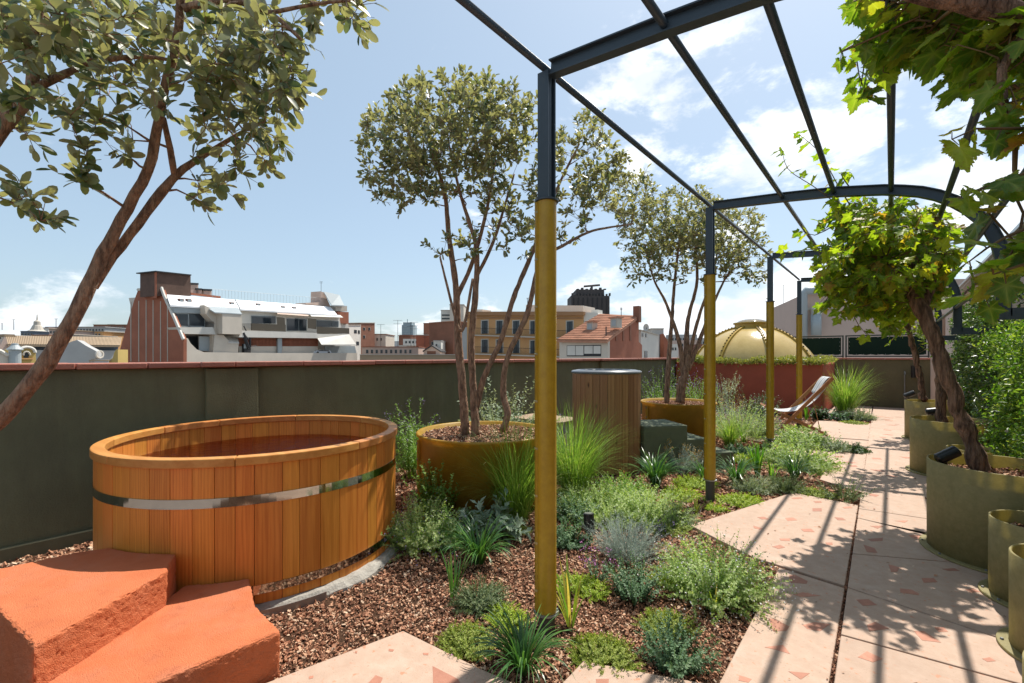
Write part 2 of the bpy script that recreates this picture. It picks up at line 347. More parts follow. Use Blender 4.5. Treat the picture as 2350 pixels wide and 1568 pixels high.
def blades(base, n, length, lean, width, spread=.05, droop=1.0, k=5, stiff=0.0, minl=.15):
    """n grass or strap leaves from one crown: triangle strips"""
    az = RNG.random(n) * 2 * math.pi; L_ = length * (.6 + .4 * RNG.random(n)); le = lean * (minl + (1 - minl) * RNG.random(n) ** .8)
    rad = spread * np.sqrt(RNG.random(n)); o = np.array(base)[None, :] + np.stack([rad * np.cos(az), rad * np.sin(az), np.zeros(n)], 1)
    t = np.linspace(0, 1, k + 1)
    tilt = le[:, None] * (.28 + (1 - stiff) * droop * 1.35 * t[None, :] ** 1.5)          # angle from vertical
    seg = L_[:, None] / k; dx = np.sin(tilt) * seg; dz = np.cos(tilt) * seg
    rx = np.concatenate([np.zeros((n, 1)), np.cumsum(dx[:, :-1], 1)], 1); rz = np.concatenate([np.zeros((n, 1)), np.cumsum(dz[:, :-1], 1)], 1)
    az2 = az[:, None] + (RNG.normal(size=(n, 1)) * .25) * t[None, :]
    cx = o[:, 0, None] + rx * np.cos(az2); cy = o[:, 1, None] + rx * np.sin(az2); cz = o[:, 2, None] + rz
    w = width * (.6 + .4 * RNG.random(n))[:, None] * (np.clip(1 - t, 0, 1) ** .55 * .5 + .02)[None, :] * np.minimum(1, .45 + 2.4 * t)[None, :]
    sx = -np.sin(az2) * w; sy = np.cos(az2) * w
    V = np.stack([np.stack([cx - sx, cy - sy, cz], -1), np.stack([cx + sx, cy + sy, cz], -1)], 2).reshape(n, -1, 3)
    f = []
    for i in range(k): f += [(2 * i, 2 * i + 1, 2 * i + 3), (2 * i, 2 * i + 3, 2 * i + 2)]
    F = np.array(f)[None] + (np.arange(n) * V.shape[1])[:, None, None]
    return V.reshape(-1, 3), F.reshape(-1, 3), np.repeat(RNG.random(n), V.shape[1])
# ================================================================ SETTING
def Jx(Y): return -0.215 - 0.0137 * (Y - 2.6)
olive = plain('olive_render', (.178, .178, .102), .85, (.142, .142, .082), 3.0, .35, 90, spec=.25)
olive_back = plain('olive_render_warm', (.155, .135, .075), .85, (.125, .11, .062), 2.0, .3, 90, spec=.25)
clay = plain('clay_coping', (.42, .165, .115), .62, (.33, .12, .085), 9, .15, 70, rnd=.1)
pink_conc = plain('pink_concrete', (.47, .338, .256), .75, (.40, .275, .2), 14, .12, 160, rnd=.04)
def add_specks(m, col, scale, lo, hi):
    nt = m.node_tree; b = nt.nodes['Principled BSDF']; src = b.inputs['Base Color'].links[0].from_socket
    tc = nt.nodes.new('ShaderNodeTexCoord'); n = nt.nodes.new('ShaderNodeTexNoise'); n.inputs['Scale'].default_value = scale; n.inputs['Detail'].default_value = 3
    nt.links.new(tc.outputs['Object'], n.inputs['Vector']); r = nt.nodes.new('ShaderNodeValToRGB'); r.color_ramp.elements[0].position = lo; r.color_ramp.elements[1].position = hi
    nt.links.new(n.outputs[0], r.inputs[0]); mx = nt.nodes.new('ShaderNodeMixRGB'); nt.links.new(r.outputs[0], mx.inputs[0]); nt.links.new(src, mx.inputs[1]); mx.inputs[2].default_value = (*col, 1)
    nt.links.new(mx.outputs[0], b.inputs['Base Color'])
add_specks(pink_conc, (.47, .22, .13), 26, .63, .70)
add_specks(pink_conc, (.33, .22, .16), 75, .64, .72)
brick_inlay = plain('inlay_tile', (.44, .20, .13), .7, (.36, .155, .1), 30, .1, 120, rnd=.15)
soilm = plain('soil', (.085, .045, .026), .95, (.04, .022, .014), 30, .8, 70, spec=.1)

def weather(m, col, scale, stretch, lo, hi, amt):
    """broad stains or streaks over an existing material"""
    nt = m.node_tree; b = nt.nodes['Principled BSDF']; src = b.inputs['Base Color'].links[0].from_socket
    tc = nt.nodes.new('ShaderNodeTexCoord'); mp = nt.nodes.new('ShaderNodeMapping'); mp.inputs['Scale'].default_value = stretch; n = nt.nodes.new('ShaderNodeTexNoise'); n.inputs['Scale'].default_value = scale; n.inputs['Detail'].default_value = 8; n.inputs['Roughness'].default_value = .7
    nt.links.new(tc.outputs['Object'], mp.inputs[0]); nt.links.new(mp.outputs[0], n.inputs['Vector']); r = nt.nodes.new('ShaderNodeValToRGB'); r.color_ramp.elements[0].position = lo; r.color_ramp.elements[1].position = hi; r.color_ramp.elements[1].color = (amt, amt, amt, 1)
    nt.links.new(n.outputs[0], r.inputs[0]); mx = nt.nodes.new('ShaderNodeMixRGB'); nt.links.new(r.outputs[0], mx.inputs[0]); nt.links.new(src, mx.inputs[1]); mx.inputs[2].default_value = (*col, 1); nt.links.new(mx.outputs[0], b.inputs['Base Color'])
weather(olive, (.10, .095, .062), 1.6, (1, 1.2, .22), .45, .7, .7); weather(olive, (.19, .185, .13), 2.6, (1, 1, .5), .56, .75, .35)
weather(olive_back, (.10, .09, .055), 1.4, (1.2, 1, .25), .45, .7, .6)
weather(pink_conc, (.36, .26, .2), 1.1, (1, 1, 1), .5, .72, .5); weather(pink_conc, (.56, .46, .38), 3.0, (1, 1, 1), .55, .75, .5)
weather(clay, (.26, .12, .1), 4, (1, 1, 1), .5, .7, .6)
# --- terrace slab under everything, and the planted bed with its uneven surface
base = MB().bb(-5.3, 2.4, -3.0, 18.2, -.35, -.08).build('terrace_floor', plain('terrace_screed', (.25, .2, .17), .9), origin=(0, 0, 0)); tag(base, kind='structure')
def hnoise(x, y):
    return (np.sin(x * 3.1 + 1.3) * np.cos(y * 2.3 + .4) * .5 + np.sin(x * 7.7 + y * 5.1) * .28 + np.sin(y * 11.3 - x * 9.1 + 2) * .16)
def bed_z(x, y): return -.035 + .016 * hnoise(np.asarray(x, float), np.asarray(y, float))
gx = np.linspace(-5.11, -.1, 126); gy = np.linspace(-1.0, 14.1, 303); GX, GY = np.meshgrid(gx, gy)
GZ = bed_z(GX, GY) + RNG.normal(size=GX.shape) * .004
V = np.stack([GX, GY, GZ], -1).reshape(-1, 3); nx, ny = len(gx), len(gy)
ii = (np.arange(ny - 1)[:, None] * nx + np.arange(nx - 1)[None]).ravel()
bed = np_mesh('planting_bed', V, np.stack([ii, ii + 1, ii + nx + 1, ii + nx], 1), soilm); tag(bed, kind='structure')

# --- paving: slabs of pink concrete with brick coloured inlays
path = thing('path', 'pale pink concrete path of large slabs with brick red inlays', None, (0, 6, 0), kind='structure')
del path['label']
SLABS = []
def slab(poly, top=0.0, th=.055):
    poly = [(float(p[0]), float(p[1])) for p in poly]
    o = MB().prism(poly, top - th, top).build('slab', pink_conc, path, bevel=.006); SLABS.append((poly, o)); return o
g = .012
b0 = P(1655, 1568)[0]
slab([(b0, -.6), (Jx(0) - g, -.6), P(1944, 1347 + 4)[:2] + (-g, 0), P(1788, 1299 + 3)[:2]])
slab([P(1584, 1205), P(1819, 1130), P(1973, 1160)[:2] + (-g, 0), P(1944, 1345)[:2] + (-g, 0), P(1788, 1297), P(1730, 1279)])
slab([P(1881, 1100), P(1903, 1060), P(1818, 1042), P(1822, 1031), P(1991, 1040)[:2] + (-g, 0), P(1981, 1130)[:2] + (-g, 0)])
slab([P(1800, 1012), P(1806, 1001), P(1880, 1003.5), P(1996, 1011.5)[:2] + (-g, 0), P(1993, 1029)[:2] + (-g, 0)])
slab([P(1808, 999.5), P(1866, 977), P(1876, 965), P(2001, 972.5)[:2] + (-g, 0), P(1996, 1010)[:2] + (-g, 0), P(1880, 1002)])
slab([P(1688, 1003), P(1745, 984), P(1798, 986), P(1800, 1000), P(1745, 1014)])
slab([P(1685, 1052), P(1692, 1024), P(1716, 1026), P(1712, 1044)])
slab([(-1.3, 14.62), (Jx(14.6) - g, 14.55), (Jx(17.3) - g, 17.38), (-1.3, 17.38)])
slab([P(470, 1620), P(925, 1447), P(1100, 1533), P(1260, 1600), P(1400, 1800), P(900, 1900)])
slab([P(1268, 1590), P(1339, 1516), P(1501, 1547), P(1633, 1570), (b0 - .02, 1.75), (b0 - .02, 1.3), (-1.25, 1.25)])
# right-hand column of slabs, cut by slanting joints
cuts = [((1929, 1456), (2335, 1568)), ((1946, 1348), (2299, 1466)), ((1961, 1271), (2126, 1285)), ((1975, 1190), (2126, 1227)), ((1976, 1168), (2126, 1190)), ((1985, 1083), (2085, 1092))]
ylines = [(-.6, -.6)]
for a, b in cuts:
    A, B = P(*a), P(*b); s = (B[1] - A[1]) / (B[0] - A[0]); ylines.append((A[1] + s * (Jx(A[1]) + g - A[0]), A[1] + s * (1.3 - A[0])))
ylines += [(9.6, 9.62), (12.2, 12.25), (14.9, 14.85), (17.38, 17.38)]
ylines.sort()
for (a0, a1), (c0, c1) in zip(ylines[:-1], ylines[1:]):
    slab([(Jx(a0) + g, a0 + .006), (1.3, a1 + .006), (1.3, c1 - .006), (Jx(c0) + g, c0 - .006)])
def in_poly(x, y, poly):
    x = np.asarray(x); y = np.asarray(y); ins = np.zeros(x.shape, bool); n = len(poly)
    for i in range(n):
        x0, y0 = poly[i]; x1, y1 = poly[(i + 1) % n]
        c = ((y0 > y) != (y1 > y)); ins ^= c & (x < (x1 - x0) * (y - y0) / ((y1 - y0) if y1 != y0 else 1e-9) + x0)
    return ins
def inlay(poly):
    cx_ = sum(p[0] for p in poly) / len(poly); cy_ = sum(p[1] for p in poly) / len(poly)
    for sp, so_ in SLABS:
        if all(bool(in_poly(p[0], p[1], sp)) for p in poly):
            MB().prism([(p[0], p[1]) for p in poly], -.004, .0012).build('inlay', brick_inlay, so_); return
c3 = lambda c: (1721.5 + .3525 * c[0], 1015.2 + .3525 * c[1])
INL = [[(252, 868), (290, 862), (375, 905), (368, 922), (262, 915)], [(280, 990), (345, 978), (460, 1000), (330, 1008)], [(120, 1147), (160, 1150), (255, 1200), (235, 1228), (150, 1232)],
       [(95, 1335), (215, 1320), (262, 1380), (170, 1352)], [(250, 1492), (388, 1505), (330, 1545)], [(345, 1190), (420, 1172), (520, 1185), (455, 1230), (370, 1215)],
       [(690, 1025), (770, 1022), (825, 1060), (735, 1065)], [(760, 1190), (815, 1170), (905, 1213), (775, 1232)], [(1065, 1230), (1130, 1230), (1245, 1305), (1120, 1290)],
       [(700, 1400), (760, 1362), (865, 1410), (800, 1433)], [(975, 952), (1050, 960), (1100, 985), (1098, 997), (978, 978)], [(900, 795), (972, 815), (958, 845), (918, 845)],
       [(1115, 885), (1195, 885), (1220, 910), (1130, 915)], [(738, 667), (810, 690), (830, 722), (760, 715)], [(765, 630), (865, 622), (862, 643), (790, 645)],
       [(780, 545), (870, 545), (830, 563)], [(1030, 605), (1110, 605), (1130, 630), (1070, 630)], [(945, 512), (1030, 510), (1005, 524)], [(1250, 825), (1330, 820), (1365, 838), (1290, 838)],
       [(1400, 960), (1450, 950), (1500, 975), (1440, 980)], [(1200, 1205), (1260, 1205), (1290, 1235), (1225, 1235)], [(1510, 1410), (1560, 1400), (1600, 1425), (1545, 1430)],
       [(265, 362), (330, 358), (345, 368), (280, 370)], [(405, 430), (465, 430), (467, 450), (407, 450)], [(228, 495), (280, 490), (308, 508), (245, 513)], [(45, 488), (90, 485), (125, 502), (75, 502)],
       [(20, 543), (85, 563), (70, 570), (25, 560)], [(330, 565), (395, 563), (420, 583), (350, 583)], [(190, 628), (260, 627), (258, 643), (200, 641)], [(143, 680), (195, 668), (228, 685), (185, 695)],
       [(548, 488), (600, 492), (625, 508), (570, 508)], [(490, 653), (535, 653), (538, 670), (500, 670)], [(600, 422), (650, 418), (668, 428), (615, 432)], [(410, 385), (460, 383), (468, 395), (425, 395)],
       [(540, 90), (600, 88), (615, 98), (560, 100)], [(640, 150), (690, 150), (700, 160), (650, 160)], [(790, 100), (850, 104), (860, 112), (800, 110)], [(930, 205), (1000, 210), (990, 220), (935, 217)], [(770, 330), (840, 345), (820, 356), (775, 345)]]
for pl in INL: inlay([P(*c3(c)) for c in pl])
c1 = lambda c: ((660 + c[0] * .3404) * .8828, (1276 + c[1] * .3404) * .8828)
for pl in [[(1365, 1340), (1560, 1440), (1590, 1500), (1370, 1500)], [(930, 1410), (985, 1430), (960, 1490), (850, 1495)], [(1030, 1208), (1072, 1215), (1060, 1230), (1028, 1225)], [(1290, 1240), (1335, 1240), (1330, 1257), (1295, 1255)],
           [(420, 1420), (455, 1412), (452, 1432), (420, 1440)], [(775, 1225), (790, 1228), (785, 1245), (772, 1240)]]: inlay([P(*c1(c)) for c in pl])
c2 = lambda c: ((1360 + c[0] * .3404) * .8828, (1276 + c[1] * .3404) * .8828)
for pl in [[(555, 1440), (655, 1437), (650, 1490), (560, 1490)], [(1650, 1410), (1745, 1440), (1720, 1465), (1645, 1450)]]: inlay([P(*c2(c)) for c in pl])
for i in range(46):      # smaller pieces further up the path
    y = 6.6 + RNG.random() * 10; x = -1.0 + RNG.random() * 1.9; s = .05 + .06 * RNG.random(); a = RNG.random() * 6.3
    inlay([(x + s * math.cos(a + k * 1.57) * (1 + .4 * RNG.random()), y + s * math.sin(a + k * 1.57) * .9) for k in range(4)])

# --- loose bark mulch
TUB = (-3.838, 1.585, 1.008); POT1 = (-3.44, 3.71, .70); POT2 = (-2.96, 8.3, .62); PLUNGE = (-3.03, 5.73, .46)
def free_bed(x, y):
    ok = (x > -5.06) & (x < -.18)
    for cx_, cy_, r in (TUB, POT1, POT2, PLUNGE): ok &= (x - cx_) ** 2 + (y - cy_) ** 2 > (r + .02) ** 2
    for sp, _ in SLABS: ok &= ~in_poly(x, y, [(p[0], p[1]) for p in sp])
    return ok
chip_v = np.array([(-.5, -.5, -.1), (.5, -.4, -.12), (.42, .5, -.1), (-.4, .42, -.08), (-.42, -.4, .1), (.4, -.34, .14), (.36, .4, .1), (-.46, .36, .12)])
chip_f = np.array([(0, 3, 2, 1), (4, 5, 6, 7), (0, 1, 5, 4), (1, 2, 6, 5), (2, 3, 7, 6), (3, 0, 4, 7)])
def chips(pos, size):
    n = len(pos); nrm = unit(np.stack([RNG.normal(size=n) * .5, RNG.normal(size=n) * .5, np.ones(n)], 1)); d = rand_dirs(n)
    return scatter((chip_v, chip_f), pos, d, nrm, size, wscale=.35 + .4 * RNG.random(n))
def bark_mat():
    m, nt, b, out = new_mat('bark_chip'); N = nt.nodes.new; L = nt.links.new
    at = N('ShaderNodeAttribute'); at.attribute_name = 'rnd'; r = N('ShaderNodeValToRGB'); e = r.color_ramp.elements
    st = [(0, (.11, .052, .034)), (.3, (.27, .125, .072)), (.6, (.42, .21, .125)), (.85, (.55, .34, .215)), (1, (.66, .5, .36))]
    while len(e) < 5: e.new(.5)
    for i, (p, c) in enumerate(st): e[i].position = p; e[i].color = (*c, 1)
    L(at.outputs['Fac'], r.inputs[0]); L(r.outputs[0], b.inputs['Base Color']); b.inputs['Roughness'].default_value = .85; b.inputs['Specular IOR Level'].default_value = .2
    MATS['bark'] = m; return m
bark = bark_mat()
n = 300000; r_ = 1.0 + 12.5 * RNG.random(n) ** 2.0; a_ = R(-105) + R(110) * RNG.random(n)
cxs = r_ * np.sin(a_); cys = r_ * np.cos(a_); k = (cys > -.4) & (cys < 14) & (cxs > -5.06) & (cxs < -.15); k &= free_bed(cxs, cys); cxs, cys = cxs[k], cys[k]
rr = np.hypot(cxs, cys); sz = (.009 + .024 * RNG.random(len(cxs)) ** 2.2) * np.clip(rr / 3.2, .9, 2.6)
CP = np.stack([cxs, cys, bed_z(cxs, cys) + .002 + .012 * RNG.random(len(cxs))], 1)
V, F, Rn = chips(CP, sz); mul = np_mesh('bark_mulch', V, F, bark, rnd=Rn, smooth=False)
tag(mul, 'loose reddish brown bark mulch spread over the planting bed', 'mulch', kind='stuff')

# --- parapet on the left, with clay coping tiles and pilasters
def coping(parent, x0, x1, y0, y1, z, step, along='y', th=.05):
    L_ = (y1 - y0) if along == 'y' else (x1 - x0); n = max(1, round(L_ / step)); s = L_ / n
    for i in range(n):
        a = i * s + .004; c = (i + 1) * s - .004; dz = random.uniform(-.002, .002)
        if along == 'y': MB().bb(x0, x1, y0 + a, y0 + c, z + dz, z + th + dz).build('coping_tile', clay, parent, bevel=.008)
        else: MB().bb(x0 + a, x0 + c, y0, y1, z + dz, z + th + dz).build('coping_tile', clay, parent, bevel=.008)
par = thing('parapet_wall', 'long olive green parapet wall capped with pink clay coping tiles', 'wall', (-5.25, 6, 0))
MB().bb(-5.42, -5.11, -4.0, 18.3, -.3, 1.385).build('wall', olive, par)
MB().bb(-5.11, -5.075, -4.0, 14.1, -.08, .075).build('plinth', plain('olive_plinth', (.13, .125, .075), .8), par, bevel=.01)
coping(par, -5.47, -5.055, -4.0, 18.3, 1.39, .465)
for y0, y1 in ((1.56, 2.03), (9.35, 9.8), (13.3, 13.7)):
    pl = MB().bb(-5.11, -5.058, y0, y1, .0, 1.377).build('pilaster', olive, par, bevel=.008)
    coping(pl, -5.052, -5.0, y0 - .06, y1 + .06, 1.391, .3)
# --- far wall, with coping, and what hangs on it
bw = thing('back_wall', 'warm olive wall with red coping closing off the far end of the terrace', 'wall', (0, 17.5, 0))
MB().bb(-5.1, 1.6, 17.4, 17.68, -.3, 1.39).build('wall', olive_back, bw)
coping(bw, -1.3, 1.6, 17.35, 17.73, 1.394, .6, 'x')
grey_metal = plain('grey_fitting', (.22, .22, .21), .5); blackm = plain('black_metal', (.012, .012, .014), .38, spec=.5)
p = PY(1943, 862, 17.38); jb = thing('junction_box', 'small grey junction box on the olive wall above the tall grass', 'box', (p[0], 17.4, p[2]))
MB().box((p[0], 17.36, p[2]), (.11, .07, .11)).build('case', grey_metal, jb, bevel=.01); MB().tube([(p[0], 17.38, p[2] - .05), (p[0], 17.38, .02)], .012).build('conduit', grey_metal, jb)
p = PY(2096, 853, 17.38); wl = thing('wall_lamp', 'dark cylindrical lamp fixed to the olive wall beside the pale column', 'lamp', (p[0], 17.4, p[2]))
MB().box((p[0], 17.38, p[2]), (.07, .03, .2)).build('bracket', blackm, wl, bevel=.005); MB().lathe([(0, -.17), (.055, -.17), (.055, .17), (0, .17)], (p[0], 17.3, p[2]), 16).build('lamp_body', blackm, wl, smooth=False)
p = PY(2076, 880, 17.38); tp = thing('standpipe', 'thin metal standpipe with a tap against the olive wall', 'pipe', (p[0], 17.33, 0))
MB().tube([(p[0], 17.33, 0), (p[0], 17.33, p[2] + .35)], .014).build('pipe', grey_metal, tp); MB().tube([(p[0], 17.33, p[2] + .33), (p[0] + .01, 17.22, p[2] + .31), (p[0] + .01, 17.2, p[2] + .26)], .016).build('tap', grey_metal, tp)

# --- terracotta raised bed with the dome skylight
terra = plain('terracotta_render', (.43, .105, .06), .8, (.34, .085, .05), 2.2, .25, 80, spec=.25)
rb = thing('raised_bed', 'terracotta red raised bed carrying the yellow dome', 'planter', (-3.2, 15.8, 0))
m = MB(); m.prism([(-5.1, 14.1), (-1.35, 14.1), (-1.35, 17.38), (-5.1, 17.38)], -.1, 1.30); m.build('bed_wall', terra, rb, bevel=.03)
m = MB().bb(-5.05, -1.42, 14.17, 17.3, 1.302, 1.335); m.build('soil', soilm, rb)
dome_m = fibreglass('dome_fibreglass', (.60, .44, .17), (.5, .35, .12), .08, .16, 5); rib_m = plain('dome_rib', (.48, .30, .035), .4, spec=.5)
DC = np.array([-3.36, 15.9, 1.30]); DR = 1.74; DH = 1.12; CR = .46
sr = (DR ** 2 + DH ** 2) / (2 * DH)
def dprof(r): return math.sqrt(sr * sr - r * r) - (sr - DH)
dm = thing('dome_skylight', 'glossy yellow ribbed fibreglass dome skylight on the raised bed', 'dome', DC)
prof = [(DR * (1 - i / 20) + CR * i / 20, dprof(DR * (1 - i / 20) + CR * i / 20)) for i in range(21)]
MB().lathe(prof, DC, 72).build('shell', dome_m, dm, smooth=True)
zt = dprof(CR)
MB().lathe([(CR + .03, zt - .02), (CR + .03, zt + .12), (CR + .07, zt + .13), (CR + .07, zt + .17), (CR - .02, zt + .17), (CR - .02, zt - .02)], DC, 40).build('collar', rib_m, dm)
gl, nt, b, out = new_mat('clear_plastic'); b.inputs['Base Color'].default_value = (.85, .88, .88, 1); b.inputs['Roughness'].default_value = .06; b.inputs['Transmission Weight'].default_value = .85; b.inputs['IOR'].default_value = 1.35
MB().lathe([(CR - .02, zt + .172), (CR * .8, zt + .235), (CR * .45, zt + .275), (.001, zt + .285)], DC, 32).build('cap', gl, dm, smooth=True)
for k in range(8):
    a = R(-152 + 45 * k); ca, sa = math.cos(a), math.sin(a); v = []; f = []; nseg = 14; bolts = MB()
    for i in range(nseg + 1):
        r = DR + .01 + (CR - DR) * i / nseg; z = dprof(min(r, DR)); 
        for w, h in ((-.05, -.01), (-.05, .045), (.05, .045), (.05, -.01)): v.append((DC[0] + (r + h * .5) * ca - w * sa, DC[1] + (r + h * .5) * sa + w * ca, DC[2] + z + h))
        if 0 < i < nseg:
            for q in ((-.02),): bolts.box((DC[0] + (r + .02) * ca - q * sa, DC[1] + (r + .02) * sa + q * ca, DC[2] + z + .05), (.04, .04, .03), a)
    for i in range(nseg):
        for j in range(3): f.append((4 * i + j, 4 * i + j + 1, 4 * i + 4 + j + 1, 4 * i + 4 + j))
    rib = MB().add(v, f).build('rib', rib_m, dm); bolts.build('bolts', plain('bolt_dark', (.09, .07, .04), .5), rib)['kind'] = 'stuff'
# ground cover spilling over the raised bed
cover_m = leafmat('stonecrop_leaf', [(0, (.16, .19, .04)), (.5, (.26, .27, .07)), (1, (.36, .33, .12))], .3)
n = 11000; ang = RNG.random(n) * 6.283; px_ = -5.0 + 3.75 * RNG.random(n); py_ = 14.02 + 3.3 * RNG.random(n) ** 1.8
kk = (px_ - DC[0]) ** 2 + (py_ - DC[1]) ** 2 > (DR - .02) ** 2; px_, py_ = px_[kk], py_[kk]; n = len(px_)
hh = .07 + .12 * (np.sin(px_ * 5.3) * np.sin(px_ * 2.1 + py_ * 3) * .5 + .5); pz_ = 1.31 + hh * RNG.random(n) - np.where(py_ < 14.12, .07 * RNG.random(n), 0)
pos = np.stack([px_, py_, pz_], 1); D = unit(rand_dirs(n) + np.array([0, -.2, .7])); V, F, Rn = scatter(simple_leaf(.45), pos, D, rand_dirs(n), .05 + .04 * RNG.random(n))
o = np_mesh('ground_cover', V, F, cover_m, rnd=Rn); tag(o, 'pale green succulent ground cover spilling round the foot of the dome', 'ground cover', kind='stuff')

# --- green screen railing behind the far wall
fr_m = plain('railing_steel', (.035, .05, .045), .45); net = plain('green_mesh', (.010, .028, .019), .8, (.007, .02, .014), 60, spec=.15); eye_m = plain('eyelet', (.6, .6, .58), .4)
for i, (x0, x1, lab) in enumerate(((-5.25, -3.2, 'green mesh screen panel behind the left side of the dome'), (-3.18, -1.16, 'green mesh screen panel beside the right side of the dome'), (-1.12, .86, 'green mesh screen panel between the dome and the pale column'))):
    y = 18.0; fe = thing('railing_panel', lab, 'railing', ((x0 + x1) / 2, y, 1.3), 'screen panels behind the far wall')
    for x in (x0 + .02, x1 - .02): MB().bb(x - .02, x + .02, y - .02, y + .02, 1.0, 2.15).build('post', fr_m, fe)
    MB().bb(x0 + .04, x1 - .04, y - .018, y + .018, 2.11, 2.15).build('top_rail', fr_m, fe); MB().bb(x0 + .04, x1 - .04, y - .018, y + .018, 1.47, 1.505).build('bottom_rail', fr_m, fe)
    sc_ = MB(); nx_ = 24
    for a in range(nx_):
        xa, xb = x0 + .07 + (x1 - x0 - .14) * a / nx_, x0 + .07 + (x1 - x0 - .14) * (a + 1) / nx_; ya = y - .012 * math.sin(a * .8); yb = y - .012 * math.sin((a + 1) * .8)
        za = 1.535 + .01 * math.sin(a * 1.9); zb = 1.535 + .01 * math.sin((a + 1) * 1.9)
        sc_.add([(xa, ya, za), (xb, yb, zb), (xb, yb, 2.085), (xa, ya, 2.085)], [(0, 1, 2, 3)])
    s_ = sc_.build('mesh_screen', net, fe); s_.modifiers.new('t', 'SOLIDIFY').thickness = .004
    ey = MB()
    for a in range(11): 
        for z in (1.55, 2.07): ey.box((x0 + .1 + (x1 - x0 - .2) * a / 10, y - .025, z), (.013, .006, .013))
    for a in range(1, 4):
        for x in (x0 + .1, x1 - .1): ey.box((x, y - .025, 1.55 + .52 * a / 4), (.013, .006, .013))
    ey.build('eyelets', eye_m, fe)['kind'] = 'stuff'

# --- house wall on the right with column, glazed canopy and trellis
pale = plain('pale_pink_render', (.56, .43, .35), .8, (.5, .38, .31), 1.5, .15, 60)
hw = thing('house_wall', 'pale pink house wall behind the climbing jasmine', 'wall', (1.5, 8, 0))
MB().bb(1.36, 1.62, -2.5, 17.35, -.1, 2.85).build('wall', pale, hw)
MB().bb(1.33, 1.65, -2.5, 17.35, 2.853, 2.95).build('cornice', pale, hw, bevel=.02)
cl = thing('round_column', 'round pale pink downpipe column at the end of the pot row', 'column', (.98, 17.0, 0))
MB().lathe([(0, 0), (.15, 0), (.15, 2.62), (.0, 2.62)], (.98, 17.0, 0), 28).build('shaft', pale, cl, smooth=True).modifiers.new('e', 'EDGE_SPLIT')
MB().lathe([(.0, 0), (.19, 0), (.19, .08), (.15, .1)], (.98, 17.0, .001), 28).build('base_ring', pale, cl)
alu = plain('aluminium', (.5, .5, .48), .35, metal=.6); dark_frame = plain('dark_frame', (.09, .085, .08), .45)
gp, nt, b, out = new_mat('canopy_glass'); b.inputs['Base Color'].default_value = (.75, .8, .8, 1); b.inputs['Roughness'].default_value = .12; b.inputs['Transmission Weight'].default_value = .6
cn = thing('glass_canopy', 'sloping glazed canopy with grey metal frame along the house wall', 'canopy', (1.9, 6, 2.9))
MB().bb(1.18, 1.30, -1.0, 16.5, 2.96, 3.06).build('gutter', alu, cn, bevel=.01)
MB().bb(1.14, 1.18, -1.0, 16.5, 2.99, 3.03).build('gutter_lip', alu, cn)
MB().bb(1.30, 1.36, -1.0, 16.5, 2.96, 3.2).build('beam', dark_frame, cn)
for i in range(9):
    y = -.9 + 2.15 * i
    MB().slab([(1.3, y, 3.07), (3.4, y, 3.9), (3.4, y, 4.0), (1.3, y, 3.17)], (0, .07, 0)).build('rafter', alu, cn)
    if i < 8: MB().slab([(1.3, y + .08, 3.11), (3.4, y + .08, 3.94), (3.4, y + 2.13, 3.94), (1.3, y + 2.13, 3.11)], (0, 0, .02)).build('pane', gp, cn)
MB().bb(3.4, 3.6, -1, 16.5, 0, 4.2).build('rear_wall', pale, cn)
tr = thing('trellis', 'dark iron railing that carries the jasmine beside the pots', 'trellis', (1.2, 8, 0))
for i in range(90):
    y = 3.0 + i * .145
    MB().bb(1.13, 1.15, y, y + .018, 0, 1.35).build('bar', fr_m, tr)
for z in (.12, 1.3): MB().bb(1.152, 1.17, 3.0, 16.1, z, z + .035).build('rail', fr_m, tr)
# ================================================================ PERGOLA
steel = plain('blue_grey_steel', (.042, .062, .08), .4, (.034, .052, .068), 12, .05, 200, spec=.5)
yellow = fibreglass('yellow_fibreglass', (.52, .33, .022), (.40, .24, .016), .12, .35, 14)
FRAMES = [2.10, 5.09, 8.22, 11.2]; PXX = -1.475
pg = thing('pergola', 'dark blue steel pergola on round yellow posts along the planted bed', 'pergola', (-.6, 5, 0))
rivet_m = plain('rivet', (.5, .42, .2), .4, metal=.3)
def arch_path():
    pts = [(PXX + .03, 3.075), (-.8, 3.025), (-.4, 2.985), (-.05, 2.925)]
    c = (-.12, 2.17); rx, rz = .78, .745
    for i in range(1, 11):
        t = R(84 - i * 8.6); pts.append((c[0] + rx * math.cos(t), c[1] + rz * math.sin(t)))
    pts.append((.66, 1.97)); pts.append((.662, 1.80)); return pts
AP = arch_path()
def ribbon(mb, path, Y, n0, n1, y0, y1):      # strip of the I-section: between normal offsets n0..n1 and y0..y1
    v = []; f = []
    for i, p in enumerate(path):
        a = path[max(i - 1, 0)]; b = path[min(i + 1, len(path) - 1)]; t = np.array([b[0] - a[0], b[1] - a[1]]); t /= np.linalg.norm(t); nn = np.array([-t[1], t[0]])
        for (o_, y) in ((n0, y0), (n1, y0), (n1, y1), (n0, y1)): v.append((p[0] + nn[0] * o_, Y + y, p[1] + nn[1] * o_))
    m = len(path)
    for i in range(m - 1):
        for j in range(4): f.append((4 * i + j, 4 * i + (j + 1) % 4, 4 * i + 4 + (j + 1) % 4, 4 * i + 4 + j))
    f += [(0, 1, 2, 3), tuple(4 * (m - 1) + k for k in (3, 2, 1, 0))]
    mb.add(v, f)
